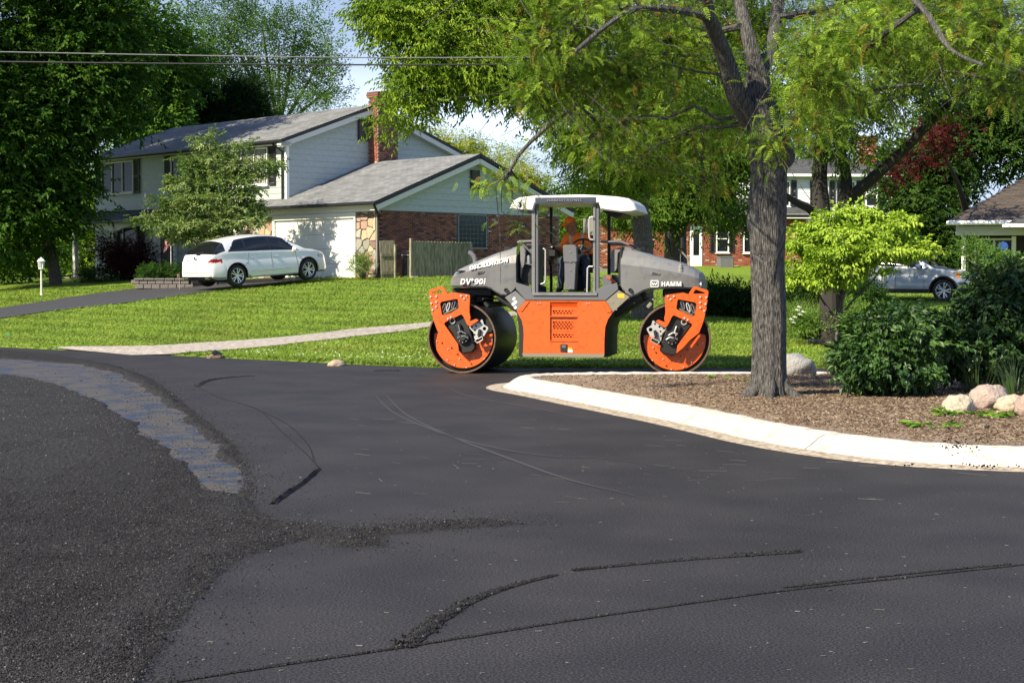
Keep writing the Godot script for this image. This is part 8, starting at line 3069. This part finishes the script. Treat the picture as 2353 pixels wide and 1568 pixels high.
func driver() -> void:
	var yaw := -0.192
	var root := thing("person", "driver in orange shirt and cap sitting at the roller's wheel", "person", Vector3(1.06, 0, -29.15), yaw)
	var orange := Color(1.0, 0.2, 0.012)
	var tan_ := Color(0.33, 0.16, 0.09)
	var jeans := Color(0.022, 0.032, 0.055)
	var boot := Color(0.015, 0.012, 0.01)
	var body := [
		[Vector3(0.05, 1.90, -0.33), Vector3(0.05, 2.06, -0.32), 0.135, 0.15, 0], [Vector3(0.045, 2.04, -0.31), Vector3(0.02, 2.24, -0.28), 0.15, 0.155, 0], [Vector3(-0.08, 2.28, -0.27), Vector3(0.13, 2.29, -0.27), 0.105, 0.105, 0],
		[Vector3(-0.02, 2.28, -0.26), Vector3(-0.06, 2.42, -0.21), 0.075, 0.058, 1],
		[Vector3(-0.15, 2.31, -0.26), Vector3(-0.26, 2.10, -0.22), 0.075, 0.062, 0], [Vector3(0.19, 2.31, -0.27), Vector3(0.25, 2.08, -0.18), 0.075, 0.062, 0],
		[Vector3(-0.26, 2.10, -0.22), Vector3(-0.33, 2.12, -0.01), 0.048, 0.032, 1], [Vector3(0.25, 2.08, -0.18), Vector3(0.19, 2.16, 0.04), 0.048, 0.032, 1],
		[Vector3(-0.04, 1.91, -0.32), Vector3(-0.17, 1.90, 0.10), 0.105, 0.078, 2], [Vector3(0.14, 1.91, -0.32), Vector3(0.22, 1.90, 0.10), 0.105, 0.078, 2],
		[Vector3(-0.17, 1.90, 0.10), Vector3(-0.19, 1.66, 0.13), 0.074, 0.066, 2], [Vector3(-0.19, 1.66, 0.13), Vector3(-0.22, 1.47, 0.08), 0.066, 0.056, 2],
		[Vector3(0.22, 1.90, 0.10), Vector3(0.23, 1.66, 0.13), 0.074, 0.066, 2], [Vector3(0.23, 1.66, 0.13), Vector3(0.23, 1.47, 0.08), 0.066, 0.056, 2],
		[Vector3(-0.22, 1.43, 0.06), Vector3(-0.24, 1.405, 0.22), 0.05, 0.038, 3], [Vector3(0.23, 1.43, 0.06), Vector3(0.24, 1.405, 0.22), 0.05, 0.038, 3],
	]
	var cols := [orange, tan_, jeans, boot]
	var b := MB.new()
	skin(b, body, 0.014, 0.03, func(p, w):
		if body[w][4] == 0 and (absf(absf(p.x - 0.025) - 0.105) < 0.024 and p.y > 2.0 or absf(p.y - 2.0 - 0.2 * (p.x - 0.02) * 0.0) < 0.022 and w < 2):
			return Color(0.45, 0.46, 0.4)
		return cols[body[w][4]])
	# head in its own axes: z towards the face
	var fz := Vector3(-0.72, -0.38, 0.58).normalized()
	var fx := Vector3.UP.cross(fz).normalized()
	var hx := Transform3D(Basis(fx, fz.cross(fx), fz), Vector3(-0.085, 2.52, -0.18))
	var hd := []
	for q in [[0, 0.02, -0.02, 0, 0.03, -0.005, 0.088, 0.09, 1], [0, -0.05, 0.03, 0, -0.075, 0.045, 0.06, 0.045, 1], [0, -0.10, -0.03, 0, -0.02, -0.02, 0.055, 0.07, 1], [0, 0.0, 0.085, 0, -0.028, 0.103, 0.012, 0.016, 1], [-0.03, 0.015, 0.075, 0.03, 0.015, 0.075, 0.018, 0.018, 1], [-0.022, -0.058, 0.088, 0.022, -0.058, 0.088, 0.008, 0.008, 4], [-0.085, -0.01, -0.01, -0.09, 0.02, -0.02, 0.018, 0.022, 1], [0.085, -0.01, -0.01, 0.09, 0.02, -0.02, 0.018, 0.022, 1], [0, 0.0, -0.05, 0, -0.05, -0.06, 0.07, 0.05, 5],
			[0, 0.065, -0.02, 0, 0.075, 0.0, 0.085, 0.083, 6], [-0.035, 0.06, 0.09, -0.03, 0.05, 0.15, 0.022, 0.012, 6], [0.035, 0.06, 0.09, 0.03, 0.05, 0.15, 0.022, 0.012, 6], [0, 0.065, 0.09, 0, 0.056, 0.165, 0.024, 0.012, 6], [-0.032, -0.003, 0.082, -0.028, -0.003, 0.083, 0.009, 0.009, 7], [0.032, -0.003, 0.082, 0.028, -0.003, 0.083, 0.009, 0.009, 7]]:
		hd.append([hx * Vector3(q[0], q[1], q[2]), hx * Vector3(q[3], q[4], q[5]), q[6], q[7], q[8]])
	var hc := [orange, tan_, jeans, boot, Color(0.2, 0.07, 0.05), Color(0.02, 0.014, 0.01), Color(1.0, 0.2, 0.012), Color(0.03, 0.025, 0.02)]
	skin(b, hd, 0.0065, 0.012, func(_p, w): return hc[hd[w][4]])
	# hands: palm, four unequal bent fingers and a thumb each
	for h in [[Vector3(-0.33, 2.12, -0.01), Vector3(-0.12, -0.25, 1.0), Vector3(0.35, 1.0, 0.2), 1.0], [Vector3(0.19, 2.16, 0.04), Vector3(-0.35, 0.1, 1.0), Vector3(0.1, 1.0, 0.1), -1.0]]:
		var z: Vector3 = h[1].normalized()
		var x: Vector3 = (h[2] as Vector3).cross(z).normalized()
		var t := Transform3D(Basis(x, z.cross(x), z), h[0])
		var fb := [[t * Vector3(-0.018, 0, 0.01), t * Vector3(-0.025, 0, 0.085), 0.024, 0.016, 0], [t * Vector3(0.018, 0, 0.01), t * Vector3(0.025, 0, 0.085), 0.024, 0.016, 0], [t * Vector3(0, 0, -0.03), t * Vector3(0, 0, 0.08), 0.026, 0.018, 0]]
		for k in 4:
			var fx0 := -0.033 + 0.022 * k
			var fl: float = [0.03, 0.035, 0.033, 0.026][k]
			var p0 := Vector3(fx0, 0.002, 0.088)
			var p1 := p0 + Vector3(fx0 * 0.1, -0.008, fl)
			var p2 := p1 + Vector3(0, -fl * 0.75, fl * 0.4)
			var p3 := p2 + Vector3(0, -fl * 0.6, -fl * 0.3)
			fb.append([t * p0, t * p1, 0.0095, 0.009, 0])
			fb.append([t * p1, t * p2, 0.009, 0.0085, 0])
			fb.append([t * p2, t * p3, 0.0085, 0.0075, 0])
		var sx: float = h[3]
		fb.append([t * Vector3(0.03 * sx, -0.005, 0.02), t * Vector3(0.055 * sx, -0.02, 0.055), 0.014, 0.011, 0])
		fb.append([t * Vector3(0.055 * sx, -0.02, 0.055), t * Vector3(0.05 * sx, -0.04, 0.08), 0.011, 0.009, 0])
		skin(b, fb, 0.0042, 0.005, func(_p, _w): return tan_)
	put("body", b, M.person_paint, root)
